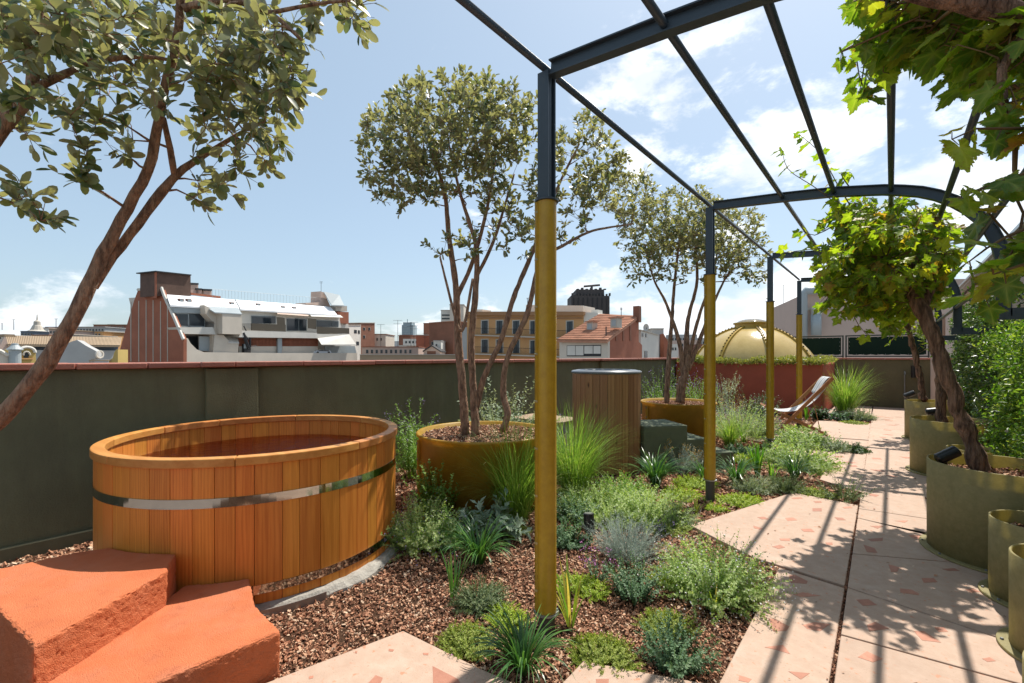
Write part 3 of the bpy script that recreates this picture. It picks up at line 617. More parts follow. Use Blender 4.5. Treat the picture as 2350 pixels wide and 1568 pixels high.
for i, Y in enumerate(FRAMES):
    post = MB(); h0, h1 = 2.36, 3.06
    post.bb(PXX - .036, PXX + .036, Y - .036, Y - .028, h0, h1); post.bb(PXX - .036, PXX + .036, Y + .028, Y + .036, h0, h1); post.bb(PXX - .005, PXX + .005, Y - .028, Y + .028, h0, h1)
    post.tube([(PXX, Y, h0), (PXX, Y, h1 - .005)], .0275, 16)
    po = post.build('post', steel, pg)
    MB().lathe([(.0, 2.352), (.066, 2.352), (.066, 2.362), (.0, 2.362)], (PXX, Y, 0), 28).build('flange', steel, po)
    zb = .20 if i else .09
    MB().lathe([(.0, -.06), (.046, -.06), (.046, zb), (.0, zb)], (PXX, Y, 0), 20).build('base', plain('grey_post_base', (.075, .075, .07), .6), po)
    MB().lathe([(.0, zb - .008), (.068, zb - .008), (.068, zb), (.0, zb)], (PXX, Y, 0), 24).build('collar', plain('galvanised', (.38, .4, .4), .4, metal=.6), po)
    sl_ = MB().lathe([(.054, zb), (.054, 2.35)], (PXX, Y, 0), 40).build('sleeve', yellow, po, smooth=True)
    sm = MB(); a = R(-128)        # bolted seam facing the terrace entrance
    for dd in (-.0075, .0075):
        c = (PXX + .056 * math.cos(a) - dd * math.sin(a), Y + .056 * math.sin(a) + dd * math.cos(a), (zb + 2.35) / 2); sm.box(c, (.02, .005, 2.35 - zb - .01), a)
    sm.build('seam', yellow, sl_)
    rv = MB()
    for k in range(9): 
        z = zb + .12 + k * .26; rv.tube([(PXX + .061 * math.cos(a) + .012 * math.sin(a), Y + .061 * math.sin(a) - .012 * math.cos(a), z), (PXX + .061 * math.cos(a) - .012 * math.sin(a), Y + .061 * math.sin(a) + .012 * math.cos(a), z)], .007, 8)
    rv.build('rivets', rivet_m, sl_)['kind'] = 'stuff'
    be = MB(); ribbon(be, AP, Y, .034, .042, -.03, .03); ribbon(be, AP, Y, -.042, -.034, -.03, .03); ribbon(be, AP, Y, -.034, .034, -.004, .004)
    bo = be.build('beam', steel, pg)
    MB().bb(.66, 1.36, Y - .03, Y + .03, 1.775, 1.86).build('tie_beam', steel, bo)
    MB().bb(.60, .66, Y - .034, Y + .034, 1.775, 1.865).build('end_plate', steel, bo)
PIPES = [(PXX - .02, 3.105), (-.81, 3.03), (-.40, 2.985), (0.0, 2.915), (.33, 2.72), (.545, 2.46), (.645, 2.12)]
for x, z in PIPES:
    MB().tube([(x, -1.2, z), (x, 11.32, z)], .0195, 14).build('purlin', steel, pg, smooth=True)

# ================================================================ HOT TUB
cedar = wood('cedar', (.68, .265, .045), (.50, .16, .024), .42, 46, .12, knots=False)
cedar_rim = wood('cedar_rim', (.60, .27, .075), (.48, .18, .04), .45, 22, .08, axis=0)
stainless = plain('stainless', (.5, .5, .48), .07, metal=1.0, scale=3)
tx, ty, tr_ = TUB
tub = thing('hot_tub', 'large round wooden hot tub with two steel hoops and water inside', 'hot tub', (tx, ty, 0))
ns = 51; ws = 1 + .55 * (RNG.random(ns) - .5); ws = ws / ws.sum() * 2 * math.pi; a = .2
for i in range(ns):
    g_ = .0011; a0, a1 = a + g_, a + ws[i] - g_; ro = tr_ + random.uniform(-.0015, .0015); ri = tr_ - .045
    poly = [(tx + ro * math.cos(a0 + (a1 - a0) * k / 3), ty + ro * math.sin(a0 + (a1 - a0) * k / 3)) for k in range(4)] + [(tx + ri * math.cos(a1 - (a1 - a0) * k / 3), ty + ri * math.sin(a1 - (a1 - a0) * k / 3)) for k in range(4)]
    MB().prism(poly, .02, .852).build('stave', cedar, tub, bevel=.0022); a += ws[i]
cuts_ = [R(q) for q in (-152, -118, -76, -31, 12, 55, 98, 141, 180)]; cuts_.append(cuts_[0] + 2 * math.pi)
for a0, a1 in zip(cuts_[:-1], cuts_[1:]):
    MB().lathe([(tr_ - .058, .853), (tr_ + .016, .853), (tr_ + .016, .905), (tr_ - .058, .905)], (tx, ty, 0), 14, a0 + .0015, a1 - .0015, close=True).build('rim_board', cedar_rim, tub, bevel=.006)
for z, nm in ((.645, 'hoop'), (.105, 'hoop')):
    h = MB().lathe([(tr_ + .001, z - .027), (tr_ + .0045, z - .027), (tr_ + .0045, z + .027), (tr_ + .001, z + .027)], (tx, ty, 0), 153, close=True).build(nm, stainless, tub)
fl = MB().disc((tx, ty, .14), tr_ - .046, 64).build('floor', cedar, tub)
wm, nt, b, out = new_mat('water'); nt.nodes.remove(b); N = nt.nodes.new; L = nt.links.new
frs = N('ShaderNodeFresnel'); frs.inputs[0].default_value = 1.4; trn = N('ShaderNodeBsdfTransparent'); trn.inputs[0].default_value = (.66, .48, .28, 1); glo = N('ShaderNodeBsdfGlossy'); glo.inputs['Roughness'].default_value = .03
tcw = N('ShaderNodeTexCoord'); nw = N('ShaderNodeTexNoise'); nw.inputs['Scale'].default_value = 13; nw.inputs['Detail'].default_value = 4; L(tcw.outputs['Object'], nw.inputs['Vector']); bpw = N('ShaderNodeBump'); bpw.inputs['Strength'].default_value = .8; bpw.inputs['Distance'].default_value = .06; L(nw.outputs[0], bpw.inputs['Height'])
L(bpw.outputs[0], frs.inputs['Normal']); L(bpw.outputs[0], glo.inputs['Normal']); mxw = N('ShaderNodeMixShader'); L(frs.outputs[0], mxw.inputs[0]); L(trn.outputs[0], mxw.inputs[1]); L(glo.outputs[0], mxw.inputs[2]); L(mxw.outputs[0], out.inputs[0])
MB().disc((tx, ty, .715), tr_ - .0455, 64).build('water', wm, tub)
conc = plain('rough_concrete', (.36, .34, .3), .85, (.24, .22, .19), 10, .7, 35)
v = []; f = []; nn = 120
for k in range(nn):
    a = 2 * math.pi * k / nn; w = .075 + .02 * math.sin(a * 9) + .015 * RNG.random(); zt_ = -.005 + .012 * RNG.random()
    for r, z in ((tr_ - .02, zt_ + .02), (tr_ + w * .6, zt_ + .018), (tr_ + w, zt_ - .01), (tr_ + w + .01, -.1)): v.append((tx + r * math.cos(a), ty + r * math.sin(a), z))
for k in range(nn):
    for j in range(3): f.append((4 * k + j, 4 * ((k + 1) % nn) + j, 4 * ((k + 1) % nn) + j + 1, 4 * k + j + 1))
MB().add(v, f).build('concrete_base', conc, tub)
MB().lathe([(tr_ + .075, -.09), (tr_ + .083, -.09), (tr_ + .083, .015), (tr_ + .075, .015)], (tx, ty, 0), 24, R(-38), R(-4), close=True).build('metal_edging', plain('edging', (.3, .28, .26), .45, metal=.4), tub)
vp = PD(197, 1092, 3.55); va_ = math.atan2(vp[1] - ty, vp[0] - tx)
vv = MB(); c_, s_ = math.cos(va_), math.sin(va_); vv.tube([(tx + tr_ * c_, ty + tr_ * s_, .56), (tx + (tr_ + .06) * c_, ty + (tr_ + .06) * s_, .56)], .022, 12); vv.tube([(tx + (tr_ + .035) * c_, ty + (tr_ + .035) * s_, .53), (tx + (tr_ + .035) * c_, ty + (tr_ + .035) * s_, .61)], .012, 10)
vv.build('valve', stainless, tub, smooth=True)

# ================================================================ STEPS
red_m = plain('coral_render', (.60, .185, .08), .88, (.52, .148, .06), 5, .9, 210, spec=.2, dist=.008)
weather(red_m, (.50, .21, .125), 3.2, (1, 1, 1), .48, .72, .55); weather(red_m, (.36, .10, .05), 7, (1, 1, .6), .56, .7, .45)
rs = thing('coral_steps', 'coral red rendered steps leading up to the hot tub', 'steps', (-2.8, .5, 0))
def tub_arc(p0, p1, n=8, off=.012):
    a0 = math.atan2(p0[1] - ty, p0[0] - tx); a1 = math.atan2(p1[1] - ty, p1[0] - tx)
    if a1 - a0 > math.pi: a1 -= 2 * math.pi
    if a0 - a1 > math.pi: a1 += 2 * math.pi
    return [(tx + (tr_ + off) * math.cos(a0 + (a1 - a0) * i / n), ty + (tr_ + off) * math.sin(a0 + (a1 - a0) * i / n)) for i in range(n + 1)]
def rough_block(name, poly, z0, z1, mat, parent, seed=0, amp=.006, edge=.045, pits=0.0):
    """solid with subdivided, hand-trowelled faces"""
    import bmesh
    b_ = MB().prism(poly, z0, z1); me = bpy.data.meshes.new(name); l = np.array(_loc(parent)); me.from_pydata((np.array(b_.v) - l).tolist(), [], b_.f)
    bm = bmesh.new(); bm.from_mesh(me); bmesh.ops.recalc_face_normals(bm, faces=bm.faces)
    ed = [e for e in bm.edges]; bmesh.ops.bevel(bm, geom=ed, offset=.012, segments=2, affect='EDGES', profile=.5)
    bmesh.ops.triangulate(bm, faces=bm.faces)
    for it in range(9):
        le = [e for e in bm.edges if e.calc_length() > edge]
        if not le: break
        bmesh.ops.subdivide_edges(bm, edges=le, cuts=1); bmesh.ops.triangulate(bm, faces=[f_ for f_ in bm.faces if len(f_.verts) > 3])
    from mathutils import noise
    bm.normal_update()
    for vtx in bm.verts:
        q = (vtx.co + Vector(l)) ; nz = abs(vtx.normal.z); side_ = max(0., 1 - nz * 1.3) * pits; lip = (1 if .25 < nz < .93 else 0) * pits * .8; vtx.co += vtx.normal * (noise.noise(q * 9 + Vector((seed, 0, 0))) * amp + noise.noise(q * 30) * amp * .45 + (side_ + lip) * (noise.noise(q * 88) + .45 * noise.noise(q * 36 + Vector((3, 1, 2)))))
    bm.to_mesh(me); bm.free(); return link(name, me, mat, parent, smooth=True)
A_ = P(380, 1312, .37); B_ = P(76, 1484, .37); C_ = P(0, 1406, .37); E_ = P(183, 1266, .37); F_ = P(0, 1307, .37)
dl = (C_ - B_); D_ = B_ + dl * 2.35; bk = F_ - E_
top_poly = [A_[:2], B_[:2], D_[:2], (E_[0] - .06, D_[1] + .02)] + [(E_[0], E_[1])] + tub_arc(E_[:2], A_[:2])[1:-1]
rough_block('upper_step', [tuple(q) for q in top_poly], -.06, .37, red_m, rs, 1, .0028, .017, .005)
K_ = P(644, 1449, .19); K2 = P(585, 1389, .19); fe_ = P(351, 1568, .19); dirf = fe_ - K_
low_poly = [K_[:2], K2[:2]] + tub_arc(K2[:2], (A_[0] - .05, A_[1] + .0))[1:] + [tuple(A_[:2] + (B_[:2] - A_[:2]) * .02 + np.array([-.03, -.03])), tuple(B_[:2] + np.array([-.06, .03])), tuple(B_[:2] + (B_[:2] - A_[:2]) * .25 + np.array([-.03, 0])), tuple(K_[:2] + dirf[:2] * 1.95)]
rough_block('lower_step', [tuple(q) for q in low_poly], -.06, .19, red_m, rs, 5, .0028, .017, .005)
green_m = plain('olive_step_render', (.15, .17, .11), .85, (.12, .14, .092), 6, .5, 120, spec=.2, dist=.01)
gs = thing('olive_steps', 'dark olive rendered flight of three steps beside the plunge tub', 'steps', (-2.2, 6.5, 0))
du = np.array([.66, .75]); dv = np.array([-.75, .66]); o0 = P(1472, 1078)[:2]
o0 = np.array(PLUNGE[:2]) + du * .40 - dv * .33
for i, (s0, s1, h) in enumerate(((0, .62, .57), (.60, .93, .38), (.91, 1.30, .19))):
    rough_block('step', [tuple(o0 + du * s0 + dv * 0.0), tuple(o0 + du * s1), tuple(o0 + du * s1 + dv * .62), tuple(o0 + du * s0 + dv * .62)], -.06, h, green_m, gs, i * 3, .004)

# ================================================================ PLUNGE TUB and slatted box
larch = wood('larch', (.36, .19, .085), (.26, .125, .052), .55, 20, .14, knots=True)
px0, py0, pr = PLUNGE
pt = thing('plunge_tub', 'tall round wooden plunge tub with grey rounded rim', 'plunge tub', (px0, py0, 0))
nb = 30
for i in range(nb):
    a0 = 2 * math.pi * i / nb + .004; a1 = 2 * math.pi * (i + 1) / nb - .004
    poly = [(px0 + pr * math.cos(t), py0 + pr * math.sin(t)) for t in (a0, (a0 + a1) / 2, a1)] + [(px0 + (pr - .028) * math.cos(t), py0 + (pr - .028) * math.sin(t)) for t in (a1, (a0 + a1) / 2, a0)]
    MB().prism(poly, -.02, 1.265).build('board', larch, pt, bevel=.0025)
greyp = plain('grey_plastic', (.16, .175, .19), .35, spec=.5)
MB().lathe([(pr - .07 + .048 * math.cos(t), 1.283 + .03 * math.sin(t)) for t in [2 * math.pi * k / 14 for k in range(14)]] , (px0, py0, 0), 60, close=True).build('inner_rim', greyp, pt, smooth=True)
MB().lathe([(pr - .02 + .036 * math.cos(t), 1.28 + .024 * math.sin(t)) for t in [2 * math.pi * k / 14 for k in range(14)]], (px0, py0, 0), 60, close=True).build('rim', greyp, pt, smooth=True)
MB().lathe([(pr - .05, .1), (pr - .05, 1.27)], (px0, py0, 0), 40).build('liner', plain('liner', (.45, .45, .43), .4), pt, smooth=True)
MB().disc((px0, py0, 1.12), pr - .051, 40).build('water', wm, pt)
bx_m = plain('white_laminate', (.45, .45, .42), .6); slat_m = wood('grey_slat', (.42, .31, .21), (.3, .21, .14), .6, 20, .1, axis=0)
bxo = thing('storage_box', 'pale storage box with slatted wooden lid beside the plunge tub', 'box', (-4.4, 6.3, 0))
MB().bb(-4.92, -3.98, 6.0, 6.62, -.05, .44).build('case', bx_m, bxo, bevel=.01)
for i in range(8): MB().bb(-4.96, -3.94, 5.97 + i * .086, 5.97 + i * .086 + .076, .445, .472).build('slat', slat_m, bxo, bevel=.003)

# ================================================================ POTS
def pot(name, label, group, c, r, h, mat, soil_z, flange=True, lip=False, rot=0.0):
    t = thing(name, label, 'pot', (c[0], c[1], 0), group); x, y = c
    ro, ri = r, r - .012
    prof = [(ro, .004), (ro, h - .004), (ro - .003, h), (ri + .003, h), (ri, h - .004), (ri, .004)]
    if lip: prof = [(ro, .004), (ro, h - .05), (ro + .025, h - .03), (ro + .03, h - .01), (ro + .02, h), (ri, h - .006), (ri, .004)]
    MB().lathe(prof, (x, y, 0), 64, close=True).build('wall', mat, t, smooth=True)
    if flange:
        MB().lathe([(ri, .003), (r + .045, .003), (r + .047, .009), (r + .045, .015), (r + .001, .0155)], (x, y, 0), 56).build('flange', mat, t, smooth=False)
        for k in range(10):
            a = rot + 2 * math.pi * k / 10; MB().lathe([(.0, .012), (.009, .012), (.007, .024), (.0, .025)], (x + (r + .026) * math.cos(a), y + (r + .026) * math.sin(a), 0), 8).build('bolt', grey_metal, t)
    else:
        a = rot; jf = MB()
        for dd in (-.02, .02): jf.box((x + (r + .012) * math.cos(a) - dd * math.sin(a), y + (r + .012) * math.sin(a) + dd * math.cos(a), h / 2 - .02), (.024, .03, h - .09), a)
        jf.build('joint_flange', mat, t, bevel=.004)
        for k in range(4):
            z = .1 + (h - .2) * k / 3; MB().tube([(x + (r + .022) * math.cos(a), y + (r + .022) * math.sin(a), z), (x + (r + .034) * math.cos(a), y + (r + .034) * math.sin(a), z)], .012, 8).build('bolt', grey_metal, t)
    s = MB().disc((x, y, soil_z), ri - .001, 48).build('soil', soilm, t)
    n = int(5200 * r * r); rr_ = (ri - .02) * np.sqrt(RNG.random(n)); aa = RNG.random(n) * 6.283
    V, F, Rn = chips(np.stack([x + rr_ * np.cos(aa), y + rr_ * np.sin(aa), soil_z + .004 + .014 * RNG.random(n)], 1), .014 + .024 * RNG.random(n) ** 2)
    o = np_mesh('bark', V, F, bark, t, rnd=Rn, smooth=False); o['kind'] = 'stuff'
    return t
olive_fg = fibreglass('olive_fibreglass', (.44, .385, .19), (.32, .28, .125), .42, .65, 22)
must_fg = fibreglass('mustard_fibreglass', (.52, .33, .045), (.4, .24, .03), .34, .38, 7)
pot('yellow_pot', 'mustard yellow fibreglass pot between hot tub and plunge tub holding a multi stemmed tree', 'big yellow pots in the bed', POT1[:2], POT1[2], .69, must_fg, .635, False, True, R(-120))
pot('yellow_pot', 'mustard yellow fibreglass pot behind the olive steps holding a multi stemmed tree', 'big yellow pots in the bed', POT2[:2], POT2[2], .69, must_fg, .635, False, True, R(-124))
pot('olive_pot', 'large olive fibreglass pot holding the thick leaning vine trunk', 'large olive pots along the path', (.65, 4.98), .43, .69, olive_fg, .585)
pot('olive_pot', 'large olive fibreglass pot holding an upright dark vine trunk', 'large olive pots along the path', (.62, 8.1), .43, .69, olive_fg, .585)
pot('olive_pot', 'large olive fibreglass pot near the pale column holding a slender vine', 'large olive pots along the path', (.62, 11.2), .43, .69, olive_fg, .585)
pot('small_olive_pot', 'small olive fibreglass pot touching the large pot of the leaning vine', 'small olive pots along the path', (.725, 4.21), .245, .49, olive_fg, .40)
pot('small_olive_pot', 'small olive fibreglass pot standing second from the large pot of the leaning vine', 'small olive pots along the path', (.72, 3.5), .245, .49, olive_fg, .40)
pot('small_olive_pot', 'small olive fibreglass pot standing alone past the other small pots, farthest from the dome', 'small olive pots along the path', (.585, 2.27), .245, .49, olive_fg, .40)
pot('small_olive_pot', 'small olive fibreglass pot half hidden between two large olive pots', 'small olive pots along the path', (.72, 7.1), .245, .49, olive_fg, .40)

# ================================================================ SPOT LIGHTS
lens = plain('lamp_lens', (.25, .25, .25), .1, spec=.8)
def spot(label, foot, aim, s=1.0):
    foot = np.array(foot, float); aim = np.array(aim, float); aim /= np.linalg.norm(aim); t = thing('spotlight', label, 'spotlight', foot, 'black garden spotlights')
    hd = foot + np.array([0, 0, .13 * s]); a, b = hd - aim * .055 * s, hd + aim * .085 * s
    MB().tube([foot - np.array([0, 0, .03]), foot + np.array([0, 0, .06 * s]), hd - np.array([0, 0, .02 * s])], .011 * s, 8).build('stem', blackm, t)
    MB().tube([a - aim * .012 * s, a, b], [.024 * s, .042 * s, .043 * s], 20).build('head', blackm, t, bevel=.003)
    MB().tube([b, b + aim * .004], .035 * s, 20).build('lens', lens, t)
spot('black spotlight in the pot of the thick leaning vine', P(2170, 1085, .6), (.62, .25, .42), 1.0)
spot('black spotlight in the pot of the upright dark vine', P(2140, 968, .6), (.8, .1, .15), 1.1)
spot('black spotlight on the pot nearest the pale column', P(2085, 924, .6), (.75, .1, .4), 1.15)
spot('black spotlight standing in the bark beside the silvery bush', P(1352, 1240), (-.12, .1, 1.0), 1.0)

# ================================================================ DECK CHAIR
teak = wood('teak', (.46, .21, .085), (.33, .135, .05), .5, 18, .12, axis=0)
F1 = P(1782, 996)[:2]; F2 = P(1901, 1002)[:2]; ax = (F2 - F1) / np.linalg.norm(F2 - F1); wx = np.array([-ax[1], ax[0]]); span = np.linalg.norm(F2 - F1)
def cp(s, w, z): q = F1 + ax * s + wx * w; return np.array([q[0], q[1], z])
ch = thing('deck_chair', 'wooden folding deck chair with white canvas sling beside a yellow post', 'deck chair', cp(.4, .28, 0))
def bar(name, a, b, w, d, parent=ch):
    a, b = np.array(a), np.array(b); t = unit(b - a); sd_ = np.array([wx[0], wx[1], 0]); up = np.cross(t, sd_); m_ = []
    for p_ in (a, b):
        for i, j in ((-1, -1), (1, -1), (1, 1), (-1, 1)): m_.append(p_ + sd_ * i * w / 2 + up * j * d / 2)
    return MB().add(m_, [(3, 2, 1, 0), (4, 5, 6, 7), (0, 1, 5, 4), (1, 2, 6, 5), (2, 3, 7, 6), (3, 0, 4, 7)]).build(name, teak, parent, bevel=.004)
WID = .60
for w in (0, WID): bar('back_rail', cp(0, w, .015), cp(.92, w, 1.09), .034, .058)
for w in (.045, WID - .045): bar('seat_rail', cp(span, w, .015), cp(-.19, w, .52), .034, .055)
for w in (.02, WID - .02):
    bar('prop', cp(.60, w, .70), cp(span - .12, w, .09), .012, .014)
bar('cross_bar', cp(.90, .01, 1.06) , cp(.90, WID - .01, 1.06), .03, .03); 
MB().tube([cp(.905, -.01, 1.07), cp(.905, WID + .01, 1.07)], .016, 10).build('top_bar', teak, ch); MB().tube([cp(-.185, .03, .515), cp(-.185, WID - .03, .515)], .016, 10).build('front_bar', teak, ch)
MB().tube([cp(.06, 0, .08), cp(.06, WID, .08)], .014, 8).build('foot_bar', teak, ch); MB().tube([cp(span - .06, .05, .045), cp(span - .06, WID - .05, .045)], .014, 8).build('rear_bar', teak, ch)
cm, nt, b, out = new_mat('striped_canvas'); at = nt.nodes.new('ShaderNodeAttribute'); at.attribute_name = 'rnd'; r = nt.nodes.new('ShaderNodeValToRGB'); r.color_ramp.interpolation = 'CONSTANT'; e = r.color_ramp.elements
st = [(0, (.74, .74, .72)), (.16, (.34, .40, .48)), (.2, (.74, .74, .72)), (.46, (.34, .40, .48)), (.54, (.74, .74, .72)), (.8, (.34, .40, .48)), (.84, (.74, .74, .72))]
while len(e) < len(st): e.new(.5)
for i, (p, c) in enumerate(st): e[i].position = p; e[i].color = (*c, 1)
nt.links.new(at.outputs['Fac'], r.inputs[0]); nt.links.new(r.outputs[0], b.inputs['Base Color']); b.inputs['Roughness'].default_value = .85
trc = nt.nodes.new('ShaderNodeBsdfTranslucent'); nt.links.new(r.outputs[0], trc.inputs[0]); mxc = nt.nodes.new('ShaderNodeMixShader'); mxc.inputs[0].default_value = .3; nt.links.new(b.outputs[0], mxc.inputs[1]); nt.links.new(trc.outputs[0], mxc.inputs[2]); nt.links.new(mxc.outputs[0], out.inputs[0])
ctrl = [(.905, 1.055), (.80, .86), (.66, .67), (.5, .53), (.33, .455), (.15, .43), (-.03, .45), (-.185, .50)]
def smooth_curve(c, n):
    out_ = []; m_ = len(c)
    for i in range(n + 1):
        t = i / n * (m_ - 1); k = min(int(t), m_ - 2); u = t - k; p0, p1, p2, p3 = (np.array(c[max(k - 1, 0)]), np.array(c[k]), np.array(c[k + 1]), np.array(c[min(k + 2, m_ - 1)]))
        out_.append(.5 * ((2 * p1) + (-p0 + p2) * u + (2 * p0 - 5 * p1 + 4 * p2 - p3) * u * u + (-p0 + 3 * p1 - 3 * p2 + p3) * u ** 3))
    return out_
def sheet(name, curve, w0, w1, nw, parent, th=.003, sag=.02):
    V = []; rn = []
    for s, z in curve:
        for j in range(nw + 1):
            q = j / nw; V.append(cp(s, w0 + (w1 - w0) * q, z - sag * math.sin(math.pi * q))); rn.append(q * .999)
    F = [(i * (nw + 1) + j, i * (nw + 1) + j + 1, (i + 1) * (nw + 1) + j + 1, (i + 1) * (nw + 1) + j) for i in range(len(curve) - 1) for j in range(nw)]
    o = np_mesh(name, np.array(V), np.array(F), cm, parent, rnd=rn); o.modifiers.new('t', 'SOLIDIFY').thickness = th; return o
sheet('sling', smooth_curve(ctrl, 26), .06, WID - .06, 50, ch)
pc = [(.915, 1.10), (.87, 1.09), (.80, 1.0), (.735, .87), (.70, .80), (.72, .775), (.77, .83), (.84, .95), (.9, 1.04), (.915, 1.10)]
sheet('head_cushion', smooth_curve(pc, 24), .08, WID - .08, 50, ch, .004, 0)
# ================================================================ PLANTS
G = {
 'grass': leafmat('grass_blade', [(0, (.10, .19, .03)), (.5, (.17, .29, .05)), (.88, (.26, .37, .075)), (1, (.45, .43, .18))], .42, .4),
 'strap': leafmat('strap_leaf', [(0, (0.031, 0.094, 0.027)), (.5, (0.062, 0.163, 0.037)), (1, (0.125, 0.237, 0.056))], .25, .3, spec=.5),
 'varieg': leafmat('variegated_blade', [(0, (0.125, 0.250, 0.037)), (.5, (0.325, 0.413, 0.062)), (.8, (0.500, 0.525, 0.100)), (1, (0.620, 0.450, 0.125))], .35, .35),
 'broad': leafmat('broad_blade', [(0, (0.062, 0.188, 0.019)), (.6, (0.150, 0.338, 0.031)), (1, (0.300, 0.450, 0.062))], .4, .3),
 'sage': leafmat('sage_leaf', [(0, (0.150, 0.213, 0.150)), (.5, (0.250, 0.325, 0.237)), (1, (0.350, 0.425, 0.325))], .2, .7, spec=.15),
 'silver': leafmat('silver_leaf', [(0, (0.275, 0.338, 0.300)), (.5, (0.425, 0.488, 0.438)), (1, (0.575, 0.620, 0.562))], .22, .8, spec=.1, tcol=(1.1, 1.15, 1.0)),
 'thyme': leafmat('thyme_leaf', [(0, (0.150, 0.213, 0.037)), (.5, (0.263, 0.325, 0.062)), (1, (0.425, 0.450, 0.125))], .3, .6),
 'lime': leafmat('lime_mat_leaf', [(0, (0.200, 0.300, 0.037)), (.5, (0.325, 0.425, 0.056)), (1, (0.475, 0.525, 0.100))], .35, .5),
 'teal': leafmat('bluegreen_leaf', [(0, (0.050, 0.112, 0.050)), (.5, (0.100, 0.188, 0.094)), (1, (0.188, 0.275, 0.150))], .25, .6),
 'calam': leafmat('calamint_leaf', [(0, (0.175, 0.275, 0.075)), (.5, (0.312, 0.413, 0.150)), (1, (0.500, 0.562, 0.275))], .35, .6),
 'mint': leafmat('mint_leaf', [(0, (0.088, 0.188, 0.031)), (.5, (0.163, 0.300, 0.056)), (1, (0.275, 0.400, 0.100))], .35, .5),
 'rosem': leafmat('rosemary_leaf', [(0, (0.062, 0.100, 0.044)), (.6, (0.125, 0.175, 0.075)), (1, (0.237, 0.275, 0.125))], .2, .6),
 'dark': leafmat('dark_leaf', [(0, (0.031, 0.069, 0.025)), (.6, (0.062, 0.125, 0.044)), (1, (0.125, 0.188, 0.075))], .25, .5),
 'red': leafmat('dark_red_leaf', [(0, (0.075, 0.015, 0.015)), (.6, (0.163, 0.037, 0.025)), (1, (0.250, 0.088, 0.050))], .3, .5),
 'olea': leafmat('greygreen_leaf', [(0, (0.112, 0.163, 0.088)), (.5, (0.213, 0.275, 0.163)), (1, (0.375, 0.425, 0.300))], .25, .55, under=(0.375, 0.400, 0.312)),
}
petal = {
 'white': plain('white_flower', (.72, .70, .70), .8), 'lilac': plain('lilac_flower', (.32, .24, .46), .8), 'pink': plain('pink_flower', (.5, .2, .42), .8), 'straw': plain('straw_flower', (.55, .36, .1), .8), 'orange': plain('orange_flower', (.62, .3, .06), .8),
}
def stemset(base, n, h, rad, lean, per, leaf, lw=.45, t0=.12, up=.5, ws=.0035, k=5, curve=.6, tpl=None, hvar=.45, whorl=False):
    """n leafy stems from a clump; returns mesh arrays and the stem tips"""
    az = RNG.random(n) * 6.283; q = np.sqrt(RNG.random(n)); o = np.array(base)[None] + np.stack([rad * q * np.cos(az), rad * q * np.sin(az), np.zeros(n)], 1)
    L_ = h * (1 - hvar * RNG.random(n)) * (1 - .25 * q); tilt = lean * (q * .9 + .1) * (.6 + .8 * RNG.random(n)); az = az + RNG.normal(size=n) * .5
    T = np.linspace(0, 1, k + 1); an = tilt[:, None] * (1 - curve * .5 + curve * T[None]); 
    if lean > 1.2: an = np.minimum(an, 1.62)
    dx = np.sin(an) * L_[:, None] / k; dz = np.cos(an) * L_[:, None] / k
    X = np.concatenate([np.zeros((n, 1)), np.cumsum(dx[:, 1:], 1)], 1); Z = np.concatenate([np.zeros((n, 1)), np.cumsum(dz[:, 1:], 1)], 1)
    C = np.stack([o[:, 0, None] + X * np.cos(az)[:, None], o[:, 1, None] + X * np.sin(az)[:, None], o[:, 2, None] + Z], -1)
    C += RNG.normal(size=C.shape) * h * .012 * T[None, :, None]
    sw = ws * (1 - .6 * T)[None, :, None]; side = np.stack([-np.sin(az), np.cos(az), np.zeros(n)], 1)[:, None, :]
    V = np.stack([C - side * sw, C + side * sw], 2).reshape(n, -1, 3); f = []
    for i in range(k): f += [(2 * i, 2 * i + 1, 2 * i + 3), (2 * i, 2 * i + 3, 2 * i + 2)]
    F = (np.array(f)[None] + (np.arange(n) * V.shape[1])[:, None, None]).reshape(-1, 3); parts = [(V.reshape(-1, 3), F, np.repeat(RNG.random(n) * .3, V.shape[1]))]
    # leaves along the stems
    m = n * per; st = np.repeat(np.arange(n), per); t = np.clip(t0 + (1 - t0) * (np.tile(np.arange(per), n) + RNG.random(m)) / per, 0, .999); kk = (t * k).astype(int); u = (t * k - kk)[:, None]
    pos = C[st, kk] * (1 - u) + C[st, np.minimum(kk + 1, k)] * u; tang = unit(C[st, np.minimum(kk + 1, k)] - C[st, kk])
    rd = rand_dirs(m); rd = unit(rd - tang * (rd * tang).sum(1, keepdims=True)); D = unit(rd + tang * up + np.array([0, 0, .1]))
    Nn = unit(np.cross(np.cross(D, tang + np.array([0, 0, .6])), D) + rand_dirs(m) * .25)
    sz = leaf * (.65 + .6 * RNG.random(m)) * (1.1 - .45 * t)
    parts.append(scatter(tpl if tpl is not None else simple_leaf(lw), pos, D, Nn, sz))
    return parts, C[:, -1], az
def blobs(tips, mat, name, parent, r, cnt=5, spread=.02, tall=0.0):
    """clusters of tiny petals at the given points"""
    n = len(tips) * cnt; base = np.repeat(tips, cnt, 0) + RNG.normal(size=(n, 3)) * spread; 
    if tall: base[:, 2] -= np.abs(RNG.normal(size=n)) * tall
    V, F, Rn = scatter(simple_leaf(.9, .3), base, unit(rand_dirs(n) + np.array([0, 0, .4])), rand_dirs(n), r * (.6 + .8 * RNG.random(n)))
    o = np_mesh(name, V, F, mat, parent, rnd=Rn); o['kind'] = 'stuff'; return o
